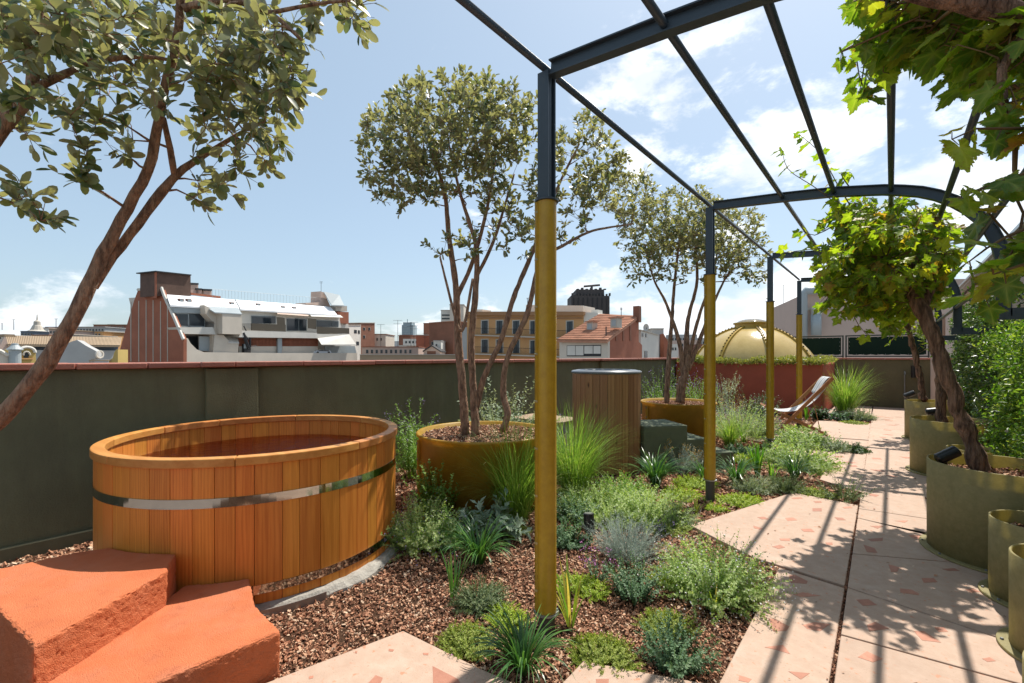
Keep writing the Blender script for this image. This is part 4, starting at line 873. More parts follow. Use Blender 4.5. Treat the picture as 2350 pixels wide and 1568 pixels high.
def plant(name, label, cat, base, parts, mat, group=None, flowers=None):
    base = np.array(base, float)
    V, F, Rn = merge(parts)
    if flowers:
        t = thing(name, label, cat, base, group); np_mesh('foliage', V, F, G[mat], t, rnd=Rn)
        for tips, pm, r, cnt, spread, tall in flowers: blobs(tips, petal[pm], 'flowers', t, r, cnt, spread, tall)
        return t
    return tag(np_mesh(name, V, F, G[mat], origin=base, rnd=Rn), label, cat, group)
def gp_(x, y):
    p = P(x, y); p[2] = float(bed_z(p[0], p[1])); return p
def px_m(n_px, base): return n_px * depth_of(base) / FPX       # pixels to metres at that plant
def sep_blades(name, label, cat, base, sets, mat, group=None):
    """strap-leaved plant whose leaves are separate parts"""
    t = thing(name, label, cat, base, group)
    for V, F, Rn in sets:
        nv = int(np.sum(Rn == Rn[0])); nf = len(F) // (len(V) // nv)
        for i in range(len(V) // nv): np_mesh('leaf', V[i * nv:(i + 1) * nv], F[i * nf:(i + 1) * nf] - i * nv, G[mat], t, rnd=Rn[i * nv:(i + 1) * nv])
    return t
def lilyturf(label, x, y, rpx, hpx, n=85, sep=False):
    b = gp_(x, y); r = px_m(rpx, b); h = px_m(hpx, b); L_ = 1.35 * math.hypot(r, h); s = blades(b, int(n * 1.5), L_, 1.75, .015 * L_ / .4, r * .14, 1.0, 8, minl=.28)
    if sep: return sep_blades('lilyturf', label, 'plant', b, [s], 'strap', 'lilyturf clumps')
    return plant('lilyturf', label, 'plant', b, [s], 'strap', 'lilyturf clumps')
def grass(label, x, y, rpx, hpx, n=420, wid=.007):
    b = gp_(x, y); r = px_m(rpx, b); h = px_m(hpx, b); L_ = 1.3 * math.hypot(r, h)
    return plant('ornamental_grass', label, 'grass', b, [blades(b, n, L_, 1.25, wid, r * .22, .9, 8, minl=.1), blades(b, n // 2, L_ * .75, 1.6, wid, r * .26, 1.0, 7, minl=.3)], 'grass', 'fountain grass clumps')
def mat_plant(label, x, y, rpx, mat='thyme', n=150, per=26, h=.11, name='creeping_thyme', ell=1.0, fl=None, leaf=.0155):
    b = gp_(x, y); r = px_m(rpx, b) * 1.12; n = int(n * 1.35); ps = []; sc_ = max(1., depth_of(b) / 3.0)
    for i in range(4):
        c = b + np.array([RNG.normal() * r * .28, RNG.normal() * r * .22 * ell, 0]); p_, tips, _ = stemset(c, n // 4, h * (.8 + .5 * RNG.random()), r * .62, 1.0, per, leaf * sc_ ** .6, .5, .25, .5, .002); ps += p_
    tips = np.concatenate([q[0][::97] for q in ps[1::2]])
    return plant(name, label, 'plant', b, ps, mat, 'creeping herb mats', [(tips[:40], fl, .006, 2, .008, 0)] if fl else None)
def bush(name, label, x, y, rpx, hpx, mat, n=70, per=34, leaf=.018, lw=.42, lean=.75, fl=None, group='low bushes in the bed', cat='bush', ws=.0035, up=.55, hvar=.45):
    b = gp_(x, y); r = px_m(rpx, b) * 1.12; h = px_m(hpx, b) * 1.15; n = int(n * 1.45); sc_ = max(1., depth_of(b) / 3.2) ** .7
    ps, tips, _ = stemset(b, n, h * 1.12, r * .6, lean * 1.25 * min(1.4, r / h + .3), per, leaf * sc_ * (1.35 if lw > .3 else 1.1), lw * 1.12, .1, up, ws * .7, hvar=hvar)
    return plant(name, label, cat, b, ps, mat, group, fl and [(tips[RNG.random(len(tips)) < .75], *fl)])
W4 = ('white', .010, 7, .03, .09)
# -- lilyturf clumps
lilyturf('dark green lilyturf clump at the foot of the nearest tall yellow post, beside two slabs', 1200, 1530, 88, 98, 90, True)
lilyturf('dark green lilyturf clump between the sage and the round thyme bush', 1099, 1285, 82, 62, 90, True)
lilyturf('lilyturf clump in front of the tall wooden plunge tub', 1504, 1110, 66, 52, 80)
lilyturf('lilyturf clump left of the yellow post with the grey foot, below the olive steps', 1617, 1100, 40, 48, 60)
lilyturf('lilyturf clump right of the yellow post with the grey foot', 1691, 1107, 52, 48, 70)
lilyturf('lilyturf clump behind the dense dark rosemary cushion by the path', 1823, 1096, 48, 36, 60)
# -- grasses
grass('big fountain grass in front of the mustard pot by the hot tub', 1183, 1182, 140, 150, 620)
grass('big fountain grass between yellow post and tall plunge tub', 1318, 1128, 130, 128, 620)
grass('bright fountain grass at the corner of the terracotta raised bed behind the deck chair', 1940, 952, 62, 88, 460, .011)
grass('low bright grass tuft left of the yellow post beside the deck chair', 1675, 1020, 40, 42, 200, .010)
# -- sword leaved plants
def sword(label, x, y, hpx, n, mat, lean=.75, w=.028, stiff=.45, name='sword_plant'):
    lean *= 1.7
    b = gp_(x, y); h = px_m(hpx, b); return sep_blades(name, label, 'plant', b, [blades(b, n, h * 1.2, lean, w, .02, .7, 6, stiff, minl=.12)], mat, 'sword leaved plants')
sword('yellow striped flax lily with upright leaves right of the nearest yellow post', 1310, 1428, 135, 19, 'varieg')
sword('small striped flax lily tuft between calamint and path slabs', 1639, 1390, 58, 11, 'varieg', .9, .02)
sword('very small striped flax lily beside the shadow of the grey footed post', 1597, 1172, 38, 7, 'varieg', .8, .022)
sword('arching narrow leaved iris beside the round thyme bush', 1040, 1360, 120, 12, 'strap', .8, .02, .5)
sword('tall broad leaved green clump in front of the third yellow post', 1738, 1088, 72, 26, 'broad', .55, .045, .5)
sword('broad leaved green tuft just behind the lilyturf by the rosemary cushion', 1772, 1098, 42, 12, 'broad', .6, .035, .5)
sword('iris tuft between the deck chair and the terracotta raised bed', 1850, 962, 48, 14, 'broad', .8, .03, .4)
sword('iris tuft in the lavender left of the third yellow post', 1706, 1012, 44, 12, 'broad', .6, .03, .5)
# -- creeping mats
mat_plant('flat thyme mat left of the big lilyturf at the nearest post', 1075, 1468, 62, 'thyme', 200, 30, .1, fl='pink')
mat_plant('small thyme mat touching the left side of the nearest post', 1150, 1418, 42, 'lime', 130, 28, .09)
mat_plant('wide thyme mat right of the big lilyturf, beside the square cornered slab', 1385, 1502, 84, 'thyme', 260, 32, .1, fl='pink')
mat_plant('thyme mat behind the leafy germander near the slabs', 1530, 1418, 58, 'thyme', 200, 30, .1, fl='pink')
mat_plant('thyme mat behind the striped flax lily', 1335, 1345, 48, 'lime', 150, 28, .08)
mat_plant('yellow green mat in front of the big white flowered calamint', 1556, 1326, 55, 'lime', 200, 30, .08)
mat_plant('thyme mat behind the big white flowered calamint', 1535, 1212, 45, 'thyme', 150, 26, .1)
mat_plant('rounded bright thyme cushion left of the grey footed post, nearer the plunge tub', 1576, 1108, 48, 'lime', 190, 26, .12)
mat_plant('flat bright thyme mat left of the grey footed post, nearer the flax lily', 1578, 1135, 54, 'lime', 190, 26, .08)
mat_plant('bright thyme mat right of the grey footed post along the slab', 1703, 1146, 52, 'lime', 210, 26, .1)
mat_plant('tiny thyme patch at the foot of the grey footed post', 1650, 1165, 22, 'lime', 70, 22, .07)
mat_plant('low thyme strip beside the prostrate rosemary at the slab edge', 1868, 1132, 42, 'thyme', 160, 24, .09)
mat_plant('thyme mat at the foot of the sage', 1172, 1212, 40, 'thyme', 110, 24, .08)
mat_plant('thyme mat below the grass behind the deck chair', 1975, 972, 34, 'thyme', 160, 22, .1)
mat_plant('thyme mat under the deck chair', 1838, 985, 48, 'thyme', 160, 22, .1)
# -- bushes
bush('thyme_bush', 'small round grey green thyme bush in front of the lilyturf', 1099, 1378, 52, 58, 'rosem', 110, 40, .014, .35, .8)
bush('germander', 'upright blue green germander bush in the middle of the bark', 1456, 1358, 50, 88, 'teal', 46, 34, .019, .5, .6)
bush('germander', 'leafy blue green germander bush with a pinkish tip near the slabs', 1546, 1508, 62, 100, 'teal', 52, 34, .018, .5, .7)
bush('sage', 'broad leaved grey green sage between grass and lilyturf', 1125, 1222, 58, 84, 'sage', 24, 13, .075, .42, .8, ws=.005)
bush('curry_plant', 'silvery grey curry plant bush beside the black garden spotlight', 1435, 1268, 62, 95, 'silver', 120, 34, .03, .09, .75, up=1.1)
bush('curry_plant', 'silvery curry plant with straw yellow flower heads below the olive steps', 1560, 1078, 38, 62, 'silver', 90, 28, .03, .09, .6, ('straw', .012, 9, .018, 0), up=1.1)
bush('calamint', 'big loose calamint bush covered in tiny white flowers beside the slab corner', 1640, 1352, 100, 128, 'calam', 190, 30, .019, .6, .85, W4)
bush('calamint', 'pale calamint bush spilling toward the path behind the rosemary cushion', 1836, 1066, 78, 62, 'calam', 150, 28, .02, .6, .9, W4)
bush('calamint', 'pale calamint tuft between two slabs and the third yellow post', 1770, 1046, 40, 44, 'calam', 80, 24, .022, .6, .85, W4)
bush('calamint', 'pale calamint bush beside the feet of the deck chair', 1838, 1020, 58, 48, 'calam', 130, 26, .022, .6, .85, W4)
bush('oregano', 'tall upright oregano with small round leaves left of the fountain grass', 1006, 1178, 54, 118, 'mint', 44, 40, .021, .75, .45)
bush('catmint', 'spreading pale flowered catmint beside the hot tub', 962, 1240, 76, 100, 'calam', 150, 28, .02, .65, .8, ('lilac', .008, 5, .03, .08))
bush('catmint', 'low catmint with a few lilac flowers below the tall oregano', 1045, 1230, 58, 70, 'mint', 90, 26, .02, .65, .85, ('lilac', .008, 4, .03, .06))
bush('savory', 'wide light green savory bush between spotlight and plunge tub', 1392, 1180, 84, 84, 'calam', 170, 28, .018, .5, .8, ('white', .007, 4, .03, .06))
bush('savory', 'wide light green savory bush below the lilyturf by the plunge tub', 1486, 1182, 84, 80, 'calam', 170, 28, .018, .5, .8, ('white', .007, 4, .03, .06))
bush('savory', 'light green savory bush with an orange flower head at the foot of the plunge tub', 1425, 1138, 70, 62, 'mint', 110, 26, .02, .5, .8, ('orange', .01, 3, .02, 0))
bush('rue', 'small dark bluish rue bush left of the black garden spotlight', 1304, 1245, 38, 52, 'teal', 50, 30, .018, .7, .7)
bush('rue', 'grey green bush to the right of the nearest post, under the fountain grass', 1318, 1188, 44, 60, 'teal', 60, 28, .018, .6, .7)
bush('savory', 'light green savory bush under the right hand fountain grass', 1345, 1160, 62, 62, 'calam', 120, 26, .018, .5, .8, ('white', .007, 4, .03, .06))
bush('santolina', 'low grey green cotton lavender behind the little purple flower spike', 1548, 1192, 48, 42, 'olea', 80, 26, .018, .4, .8)
bush('rosemary', 'dense dark rosemary cushion at the slab tip', 1802, 1122, 38, 42, 'rosem', 110, 34, .02, .2, .75, up=.9)
bush('lavender', 'small grey lavender bush left of the rosemary cushion', 1728, 1122, 38, 40, 'olea', 80, 28, .024, .22, .75, up=.9)
bush('rosemary', 'prostrate rosemary with upright stems at the slab joint', 1935, 1142, 44, 58, 'rosem', 30, 34, .021, .28, .8, up=.8)
bush('lavender_cotton', 'grey green bush between two slabs beside the deck chair', 1920, 1034, 26, 32, 'olea', 60, 26, .022, .35, .7)
bush('lavender_cotton', 'dark grey bush against the path joint between two slabs', 1966, 1037, 22, 24, 'dark', 50, 24, .022, .35, .7)
bush('lavender', 'flowering lavender mass left of the third yellow post', 1690, 1004, 62, 92, 'calam', 110, 26, .024, .28, .7, ('lilac', .012, 8, .025, .05), up=.9)
bush('lavender', 'flowering lavender beside the slab in front of the terracotta bed', 1735, 1000, 42, 58, 'olea', 90, 26, .024, .28, .7, ('lilac', .012, 8, .025, .05), up=.9)
bush('everlasting', 'straw yellow everlasting flowers above the lavender', 1668, 985, 26, 82, 'silver', 40, 18, .03, .1, .4, ('straw', .022, 9, .03, 0))
bush('bergenia', 'dark red leaved clump at the foot of the third yellow post', 1735, 1036, 30, 22, 'red', 30, 8, .05, .7, .9)
bush('box_bush', 'small dark round bush below the lavender by the lowest olive step', 1702, 1040, 28, 28, 'teal', 60, 24, .022, .5, .8)
bush('spurge', 'yellow green spurge left of the foot of the third yellow post', 1715, 1060, 26, 30, 'lime', 40, 18, .03, .3, .8)
bush('rosemary', 'grey green rosemary at the corner of the slab behind the deck chair', 1973, 962, 24, 28, 'olea', 60, 26, .03, .2, .75, up=.9)
bush('stonecrop', 'pink flowered stonecrop in front of the bright fountain grass', 1925, 960, 20, 24, 'teal', 30, 14, .035, .6, .7, ('pink', .02, 8, .03, 0))
bush('stonecrop', 'dark pink flowered stonecrop at the corner of the terracotta raised bed', 1880, 962, 13, 30, 'dark', 24, 12, .035, .6, .6, ('pink', .018, 5, .02, 0))
# airy flowering plant with pink heads in the middle of the bark
b = gp_(1369, 1322); ps, tips, _ = stemset(b, 11, px_m(98, b), .05, .55, 14, .026, .55, .1, .5, .003, hvar=.6)
plant('valerian', 'thin airy plant with pink flower heads in front of the spotlight', 'plant', b, ps, 'teal', None, [(tips, 'pink', .011, 16, .014, 0)])
b = gp_(1527, 1222); ps, tips, _ = stemset(b, 16, px_m(44, b), .05, .4, 14, .02, .5, .1, .5, .003)
plant('purple_spike', 'little dark purple flower spike plant behind the calamint', 'plant', b, ps, 'dark', None, [(tips, 'lilac', .012, 8, .012, .05)])
# tall things along the walls
def tall(name, label, x, y, hpx, rpx, mat, n, per, leaf, lw, fl=None, lean=.35, cat='plant', X=None, up=.5, hvar=.45, ws=.004):
    b = gp_(x, y) if X is None else np.array([*PX(x, y, X)[:2], 0.0]); h = px_m(hpx, b); r = px_m(rpx, b)
    ps, tips, _ = stemset(b, n, h * 1.08, r * .5, lean, per, leaf, lw, .12, up, ws, 7, hvar=hvar); plant(name, label, cat, b, ps, mat, None, fl and [(tips, *fl)])
tall('verbena', 'tall purple topped verbena against the parapet behind the hot tub', 945, 1092, 205, 50, 'mint', 36, 50, .07, .24, ('lilac', .011, 14, .022, .05), .42)
tall('verbena', 'slender lilac verbena stems beside the mustard pot', 1268, 1005, 85, 30, 'dark', 16, 18, .04, .25, ('lilac', .014, 9, .025, .05), .5)
tall('guava_shrub', 'grey green leafy shrub behind the mustard pot against the parapet', 1150, 1000, 195, 92, 'olea', 56, 52, .072, .5, None, .8, 'shrub', -4.5)
tall('olive_shrub', 'low grey shrub beside the slatted storage box', 1222, 985, 52, 34, 'olea', 20, 24, .05, .5, None, .8, 'shrub', -4.3)
tall('meadow_sage', 'tall leafy meadow sage with violet spikes behind the farther mustard pot, next to the parapet', 1520, 960, 128, 52, 'mint', 70, 36, .06, .3, ('lilac', .022, 9, .035, .09), .5)
tall('meadow_sage', 'tall leafy meadow sage with violet spikes against the terracotta bed', 1600, 950, 105, 52, 'mint', 70, 36, .06, .3, ('lilac', .022, 9, .035, .09), .5)
tall('oleaster', 'grey leaved upright shrub against the terracotta bed', 1662, 945, 122, 30, 'olea', 26, 50, .075, .4, None, .4, 'shrub')
tall('myrtle', 'dark leafy bush in front of the terracotta bed', 1740, 968, 90, 36, 'dark', 40, 44, .06, .4, ('white', .012, 3, .03, .1), .5, 'shrub')
tall('myrtle', 'small grey bush between oleaster and myrtle', 1700, 965, 52, 28, 'olea', 30, 26, .055, .35, None, .7, 'shrub')
tall('oregano', 'feathery green shoot left of the mustard pot', 985, 1045, 70, 22, 'mint', 14, 26, .05, .2, None, .5)

# ================================================================ TREES
BARK_M = plain('tree_bark', (.43, .26, .165), .9, (.15, .085, .055), 34, 1.0, 70, stretch=(1, 1, .3), dist=.03, lo=.36, hi=.62)
feijoa = leafmat('guava_leaf', [(0, (.055, .09, .045)), (.35, (.115, .15, .07)), (.7, (.19, .215, .10)), (1, (.30, .31, .14))], .38, .4, (1.7, 1.7, .7), .45, under=(.26, .255, .18))
LEAF_O = oval_leaf(.5, .06, .10)
def tree(name, label, base, stems, crowns, leafmat_, leaf, per, seed, trunk_n=10, big=300, droop=.0, twig_r=.006, group=None, bark=None, reach=.22):
    """stems: polylines (x, y, depth, radius) in picture units; crowns: blobs (x, y, depth, rx, ry, rdepth, clusters)"""
    rg = np.random.default_rng(seed); t = thing(name, label, 'tree', base, group); nodes = []; nrad = []
    trunk = MB(); bm_ = bark or BARK_M
    for st in stems:
        pts = np.array([PD(x, y, d) for x, y, d, r in st]); rad = np.array([r for *_, r in st])
        # resample with a smooth curve and a little wander
        m = len(pts); dense = []; dr = []
        for i in range(m - 1):
            p0, p1, p2, p3 = pts[max(i - 1, 0)], pts[i], pts[i + 1], pts[min(i + 2, m - 1)]; kk = max(2, int(np.linalg.norm(p2 - p1) / .07))
            for j in range(kk):
                u = j / kk; dense.append(.5 * ((2 * p1) + (-p0 + p2) * u + (2 * p0 - 5 * p1 + 4 * p2 - p3) * u * u + (-p0 + 3 * p1 - 3 * p2 + p3) * u ** 3)); dr.append(rad[i] * (1 - u) + rad[i + 1] * u)
        dense.append(pts[-1]); dr.append(rad[-1]); dense = np.array(dense); dr = np.array(dr)
        dense[1:-1] += rg.normal(size=dense[1:-1].shape) * dr[1:-1, None] * .055
        trunk.tube(dense, list(dr * (1 + rg.normal(size=len(dr)) * .035)), trunk_n)
        k0 = int(len(dense) * .42) if len(stems) < 99 else 0
        for p_, r in zip(dense[k0:], dr[k0:]): nodes.append(p_); nrad.append(r)
    tips = []
    for (x, y, d, rx, ry, rd, n) in crowns:
        for _ in range(n):
            while True:
                q = rg.uniform(-1, 1, 3)
                if .25 < np.dot(q, q) <= 1 or (np.dot(q, q) <= .25 and rg.random() < .35): break
            tips.append(PD(x + q[0] * rx, y + q[1] * ry, d + q[2] * rd))
    tips = np.array(tips); nodes = np.array(nodes); nrad = np.array(nrad)
    order = np.argsort(np.min(np.linalg.norm(tips[:, None] - nodes[None], axis=2), axis=1)); twigs = MB(); dirs = np.zeros_like(tips)
    nl = [nodes]; 
    NA = nodes.copy(); RA = nrad.copy()
    for idx in order:
        tp = tips[idx]; dv_ = NA - tp; dist = np.linalg.norm(dv_, axis=1) + np.maximum(0, dv_[:, 2]) * .9; j = int(np.argmin(dist)); s = NA[j]; ln = np.linalg.norm(tp - s)
        kk = max(2, int(ln / .09)); r0 = min(RA[j] * .7, twig_r * (1 + ln * 1.6)); r1 = max(.0022, r0 * .4); mid = (s + tp) / 2 + rg.normal(size=3) * ln * .10 + np.array([0, 0, -.06 * ln if droop == 0 else .1 * ln])
        us = np.linspace(0, 1, kk + 1)[:, None]; pth = (1 - us) ** 2 * s + 2 * us * (1 - us) * mid + us ** 2 * tp; rads = np.linspace(r0, r1, kk + 1)
        twigs.tube(pth, list(rads), 5 if r0 > .006 else 4, cap=False); NA = np.concatenate([NA, pth[1:]]); RA = np.concatenate([RA, rads[1:]]); dirs[idx] = unit(pth[-1] - pth[-2])
    trunk.build('trunk', bm_, t, smooth=True); tw = twigs.build('branches', bm_, t, smooth=True); tw['kind'] = 'stuff'
    # leafy sprigs
    n = len(tips); m = n * per; st = np.repeat(np.arange(n), per); sprig = unit(dirs[st] + rand_dirs(m) * .55 + np.array([0, 0, .35 - droop]))
    # several sprigs per tip share a direction
    sub = 3; sdir = unit(dirs[:, None, :] * .8 + rand_dirs(n * sub).reshape(n, sub, 3) * .8 + np.array([0, 0, .3 - droop])); which = np.tile(np.arange(per) % sub, n)
    sprig = sdir[st, which]; along = RNG.random(m) * reach; pos = tips[st] + sprig * (along - .03)[:, None] * .8
    rd = rand_dirs(m); rd = unit(rd - sprig * (rd * sprig).sum(1, keepdims=True)); D = unit(rd * .85 + sprig * (.35 + along[:, None] / reach * 1.0) + np.array([0, 0, -droop * .6]))
    Nn = unit(np.cross(np.cross(D, sprig + np.array([0, 0, .5])), D) + rand_dirs(m) * .5); Nn[Nn[:, 2] < 0] *= np.where(RNG.random((int((Nn[:, 2] < 0).sum()), 1)) < .75, -1, 1)
    size = leaf * (.65 + .55 * RNG.random(m)); leaves(t, pos, D, Nn, size, LEAF_O, leafmat_, big)
    # thin sprig stems
    sp = MB()
    for i in range(n):
        for s in range(sub): sp.tube([tips[i], tips[i] + sdir[i, s] * reach * .7], [.0024, .0012], 3, cap=False)
    sp_ = sp.build('sprigs', bm_, t); sp_['kind'] = 'stuff'
    return t
def leaves(t, pos, D, Nn, size, tpl, mat, big):
    """the leaves that show largest are parts of their own, the rest one stuff part"""
    u = np.array([to_px(p) for p in pos]); inside = (u[:, 0] > -20) & (u[:, 0] < 2370) & (u[:, 1] > -20) & (u[:, 1] < 1590) & (u[:, 2] > .1)
    score = np.where(inside, size / np.maximum(u[:, 2], .1), 0) * (.6 + .8 * RNG.random(len(pos))); order = np.argsort(-score); sel = order[:big]; rest = order[big:]
    crown = None
    V, F, Rn = scatter(tpl, pos[rest], D[rest], Nn[rest], size[rest]); crown = np_mesh('crown', V, F, mat, t, rnd=Rn); crown['kind'] = 'stuff'
    for an_, dct in (('vein', VEIN), ('edge', EDGE)):
        if len(tpl[0]) in dct and len(rest): crown.data.attributes.new(an_, 'FLOAT', 'POINT').data.foreach_set('value', np.tile(dct[len(tpl[0])], len(rest)).astype(np.float32))
    if big:
        me = bpy.data.meshes.new('leaf'); me.from_pydata(tpl[0].tolist(), [], tpl[1].tolist()); me.materials.append(mat); me.polygons.foreach_set('use_smooth', [True] * len(me.polygons)); me.update()
        for an_, dct in (('vein', VEIN), ('edge', EDGE)):
            if len(tpl[0]) in dct: me.attributes.new(an_, 'FLOAT', 'POINT').data.foreach_set('value', dct[len(tpl[0])].astype(np.float32))
        x, y, z = frames(D[sel], Nn[sel]); l = np.array(_loc(t))
        for k, i in enumerate(sel):
            o = bpy.data.objects.new('leaf', me); COL.objects.link(o); o.parent = t; s = size[i]; p = pos[i] - l
            o.matrix_basis = Matrix(((x[k][0] * s, y[k][0] * s, z[k][0] * s, p[0]), (x[k][1] * s, y[k][1] * s, z[k][1] * s, p[1]), (x[k][2] * s, y[k][2] * s, z[k][2] * s, p[2]), (0, 0, 0, 1)))
# foreground tree: pot out of the frame on the left
LB = PD(-250, 1128, 2.45); 
tree('guava_tree', 'tall leaning guava tree with two reddish stems rising over the hot tub', (LB[0], LB[1], .6),
     [[(-250, 1128, 2.45, .05), (-120, 1050, 2.5, .046), (0, 962, 2.55, .043), (105, 835, 2.6, .041), (188, 690, 2.65, .038), (238, 580, 2.7, .033), (292, 480, 2.72, .029), (340, 390, 2.72, .027), (360, 300, 2.7, .025), (378, 200, 2.65, .022), (405, 100, 2.6, .022), (415, 0, 2.5, .02), (430, -110, 2.4, .014)],
      [(215, 660, 2.70, .022), (258, 590, 2.76, .027), (316, 515, 2.8, .027), (372, 440, 2.85, .027), (420, 388, 2.9, .022), (480, 350, 2.95, .016), (560, 300, 3.0, .01)],
      [(400, 400, 2.87, .018), (390, 340, 2.84, .018), (375, 270, 2.75, .015)],
      [(-250, 1128, 2.4, .05), (-190, 900, 2.3, .046), (-130, 560, 2.25, .042), (-60, 380, 2.25, .04), (20, 270, 2.3, .037), (75, 205, 2.35, .028), (70, 110, 2.35, .02), (95, 0, 2.3, .018), (110, -90, 2.3, .012)],
      [(75, 205, 2.35, .02), (150, 170, 2.4, .016), (230, 140, 2.45, .013), (330, 130, 2.5, .011), (400, 140, 2.6, .008)], [(420, 20, 2.5, .02), (520, 0, 2.55, .017), (620, 30, 2.6, .014), (690, 90, 2.6, .009)], [(620, 30, 2.6, .012), (720, 10, 2.6, .009), (820, 0, 2.6, .007)]],
     [(150, 60, 2.35, 210, 80, .5, 45), (60, 250, 2.3, 120, 90, .3, 11), (480, 90, 2.65, 200, 105, .45, 51), (560, 220, 2.8, 130, 95, .4, 31), (530, 330, 2.9, 115, 80, .35, 20), (230, 320, 2.6, 110, 60, .3, 9), (200, 400, 2.6, 50, 50, .2, 4), (490, 440, 2.9, 60, 40, .2, 5), (75, 480, 2.3, 50, 40, .2, 5), (760, 20, 2.65, 90, 42, .3, 10), (640, 130, 2.7, 60, 110, .3, 12), (0, 120, 2.2, 120, 100, .4, 12), (300, 200, 2.55, 120, 90, .4, 12)],
     feijoa, .08, 13, 3, 12, 300, .12, .007, reach=.18)
# tree in the nearer mustard pot
T1 = [POT1[0], POT1[1], .63]
tree('guava_tree', 'multi stemmed guava tree with dense rounded crown in the mustard pot between the tubs', T1,
     [[(1068, 998, 5.0, .05), (1062, 900, 5.02, .044), (1052, 780, 5.05, .042), (1045, 650, 5.05, .034), (1030, 540, 5.05, .028), (1020, 440, 5.05, .022), (985, 330, 5.0, .012)],
      [(1092, 1000, 4.98, .05), (1086, 900, 4.98, .04), (1082, 780, 4.98, .036), (1094, 640, 4.98, .032), (1092, 560, 4.95, .026), (1080, 520, 4.95, .022), (1055, 440, 4.9, .016), (1030, 330, 4.85, .01)],
      [(1050, 680, 5.05, .026), (1085, 600, 5.1, .022), (1108, 520, 5.12, .02), (1125, 440, 5.1, .016), (1140, 330, 5.1, .01)],
      [(1092, 640, 4.98, .02), (1130, 560, 5.0, .018), (1150, 500, 5.05, .015), (1180, 400, 5.1, .009)],
      [(1088, 960, 5.02, .036), (1110, 870, 5.05, .03), (1150, 780, 5.1, .03), (1180, 680, 5.12, .028), (1230, 560, 5.2, .024), (1280, 430, 5.3, .016), (1330, 330, 5.3, .009)],
      [(1152, 990, 4.95, .04), (1166, 950, 4.95, .036), (1155, 905, 4.98, .034), (1165, 820, 5.0, .03), (1210, 720, 5.05, .03), (1240, 600, 5.1, .022), (1290, 565, 5.2, .018), (1360, 530, 5.3, .014), (1450, 515, 5.4, .008)],
      [(1085, 640, 5.0, .014), (1060, 760, 4.9, .018), (1035, 690, 4.9, .014), (1010, 590, 4.9, .01)]],
     [(1030, 285, 5.0, 200, 122, .85, 270), (1130, 270, 5.05, 120, 90, .7, 105), (950, 320, 4.9, 130, 88, .6, 90), (1010, 410, 4.95, 165, 64, .6, 80), (1160, 400, 5.1, 110, 95, .6, 72), (1330, 360, 5.3, 95, 110, .6, 82), (1400, 430, 5.4, 95, 75, .5, 66), (920, 410, 4.8, 110, 75, .4, 45), (1300, 500, 5.25, 60, 60, .4, 20), (1130, 540, 5.0, 120, 65, .5, 36), (1010, 560, 4.9, 25, 30, .2, 4), (1215, 490, 5.0, 40, 60, .4, 16)],
     feijoa, .062, 14, 5, 10, 300, 0, .006, reach=.14)
T2 = [POT2[0], POT2[1], .63]
tree('guava_tree', 'multi stemmed guava tree with thin fanning stems in the farther mustard pot', T2,
     [[(1530, 925, 8.1, .05), (1533, 850, 8.1, .045), (1540, 760, 8.15, .036), (1548, 650, 8.2, .026), (1560, 540, 8.2, .014)],
      [(1560, 925, 8.1, .085), (1565, 880, 8.1, .075), (1575, 840, 8.1, .06), (1578, 740, 8.15, .038), (1600, 640, 8.2, .026), (1590, 520, 8.2, .014)],
      [(1568, 860, 8.1, .05), (1560, 790, 8.1, .04), (1530, 700, 8.1, .026), (1500, 640, 8.1, .016), (1480, 560, 8.0, .01)],
      [(1578, 850, 8.1, .05), (1610, 770, 8.15, .036), (1640, 690, 8.2, .024), (1680, 620, 8.3, .014), (1730, 610, 8.3, .008)],
      [(1580, 830, 8.1, .035), (1600, 740, 8.05, .03), (1630, 650, 8.0, .02), (1650, 560, 8.0, .01)]],
     [(1575, 510, 8.2, 110, 80, 1.1, 262), (1500, 530, 8.1, 90, 70, .9, 150), (1660, 540, 8.2, 100, 80, .9, 188), (1580, 600, 8.2, 140, 55, .9, 138), (1470, 610, 8.0, 50, 40, .5, 32), (1715, 610, 8.3, 60, 50, .5, 50), (1440, 450, 8.1, 70, 55, .5, 75)],
     feijoa, .068, 12, 9, 8, 0, 0, .008, reach=.17)
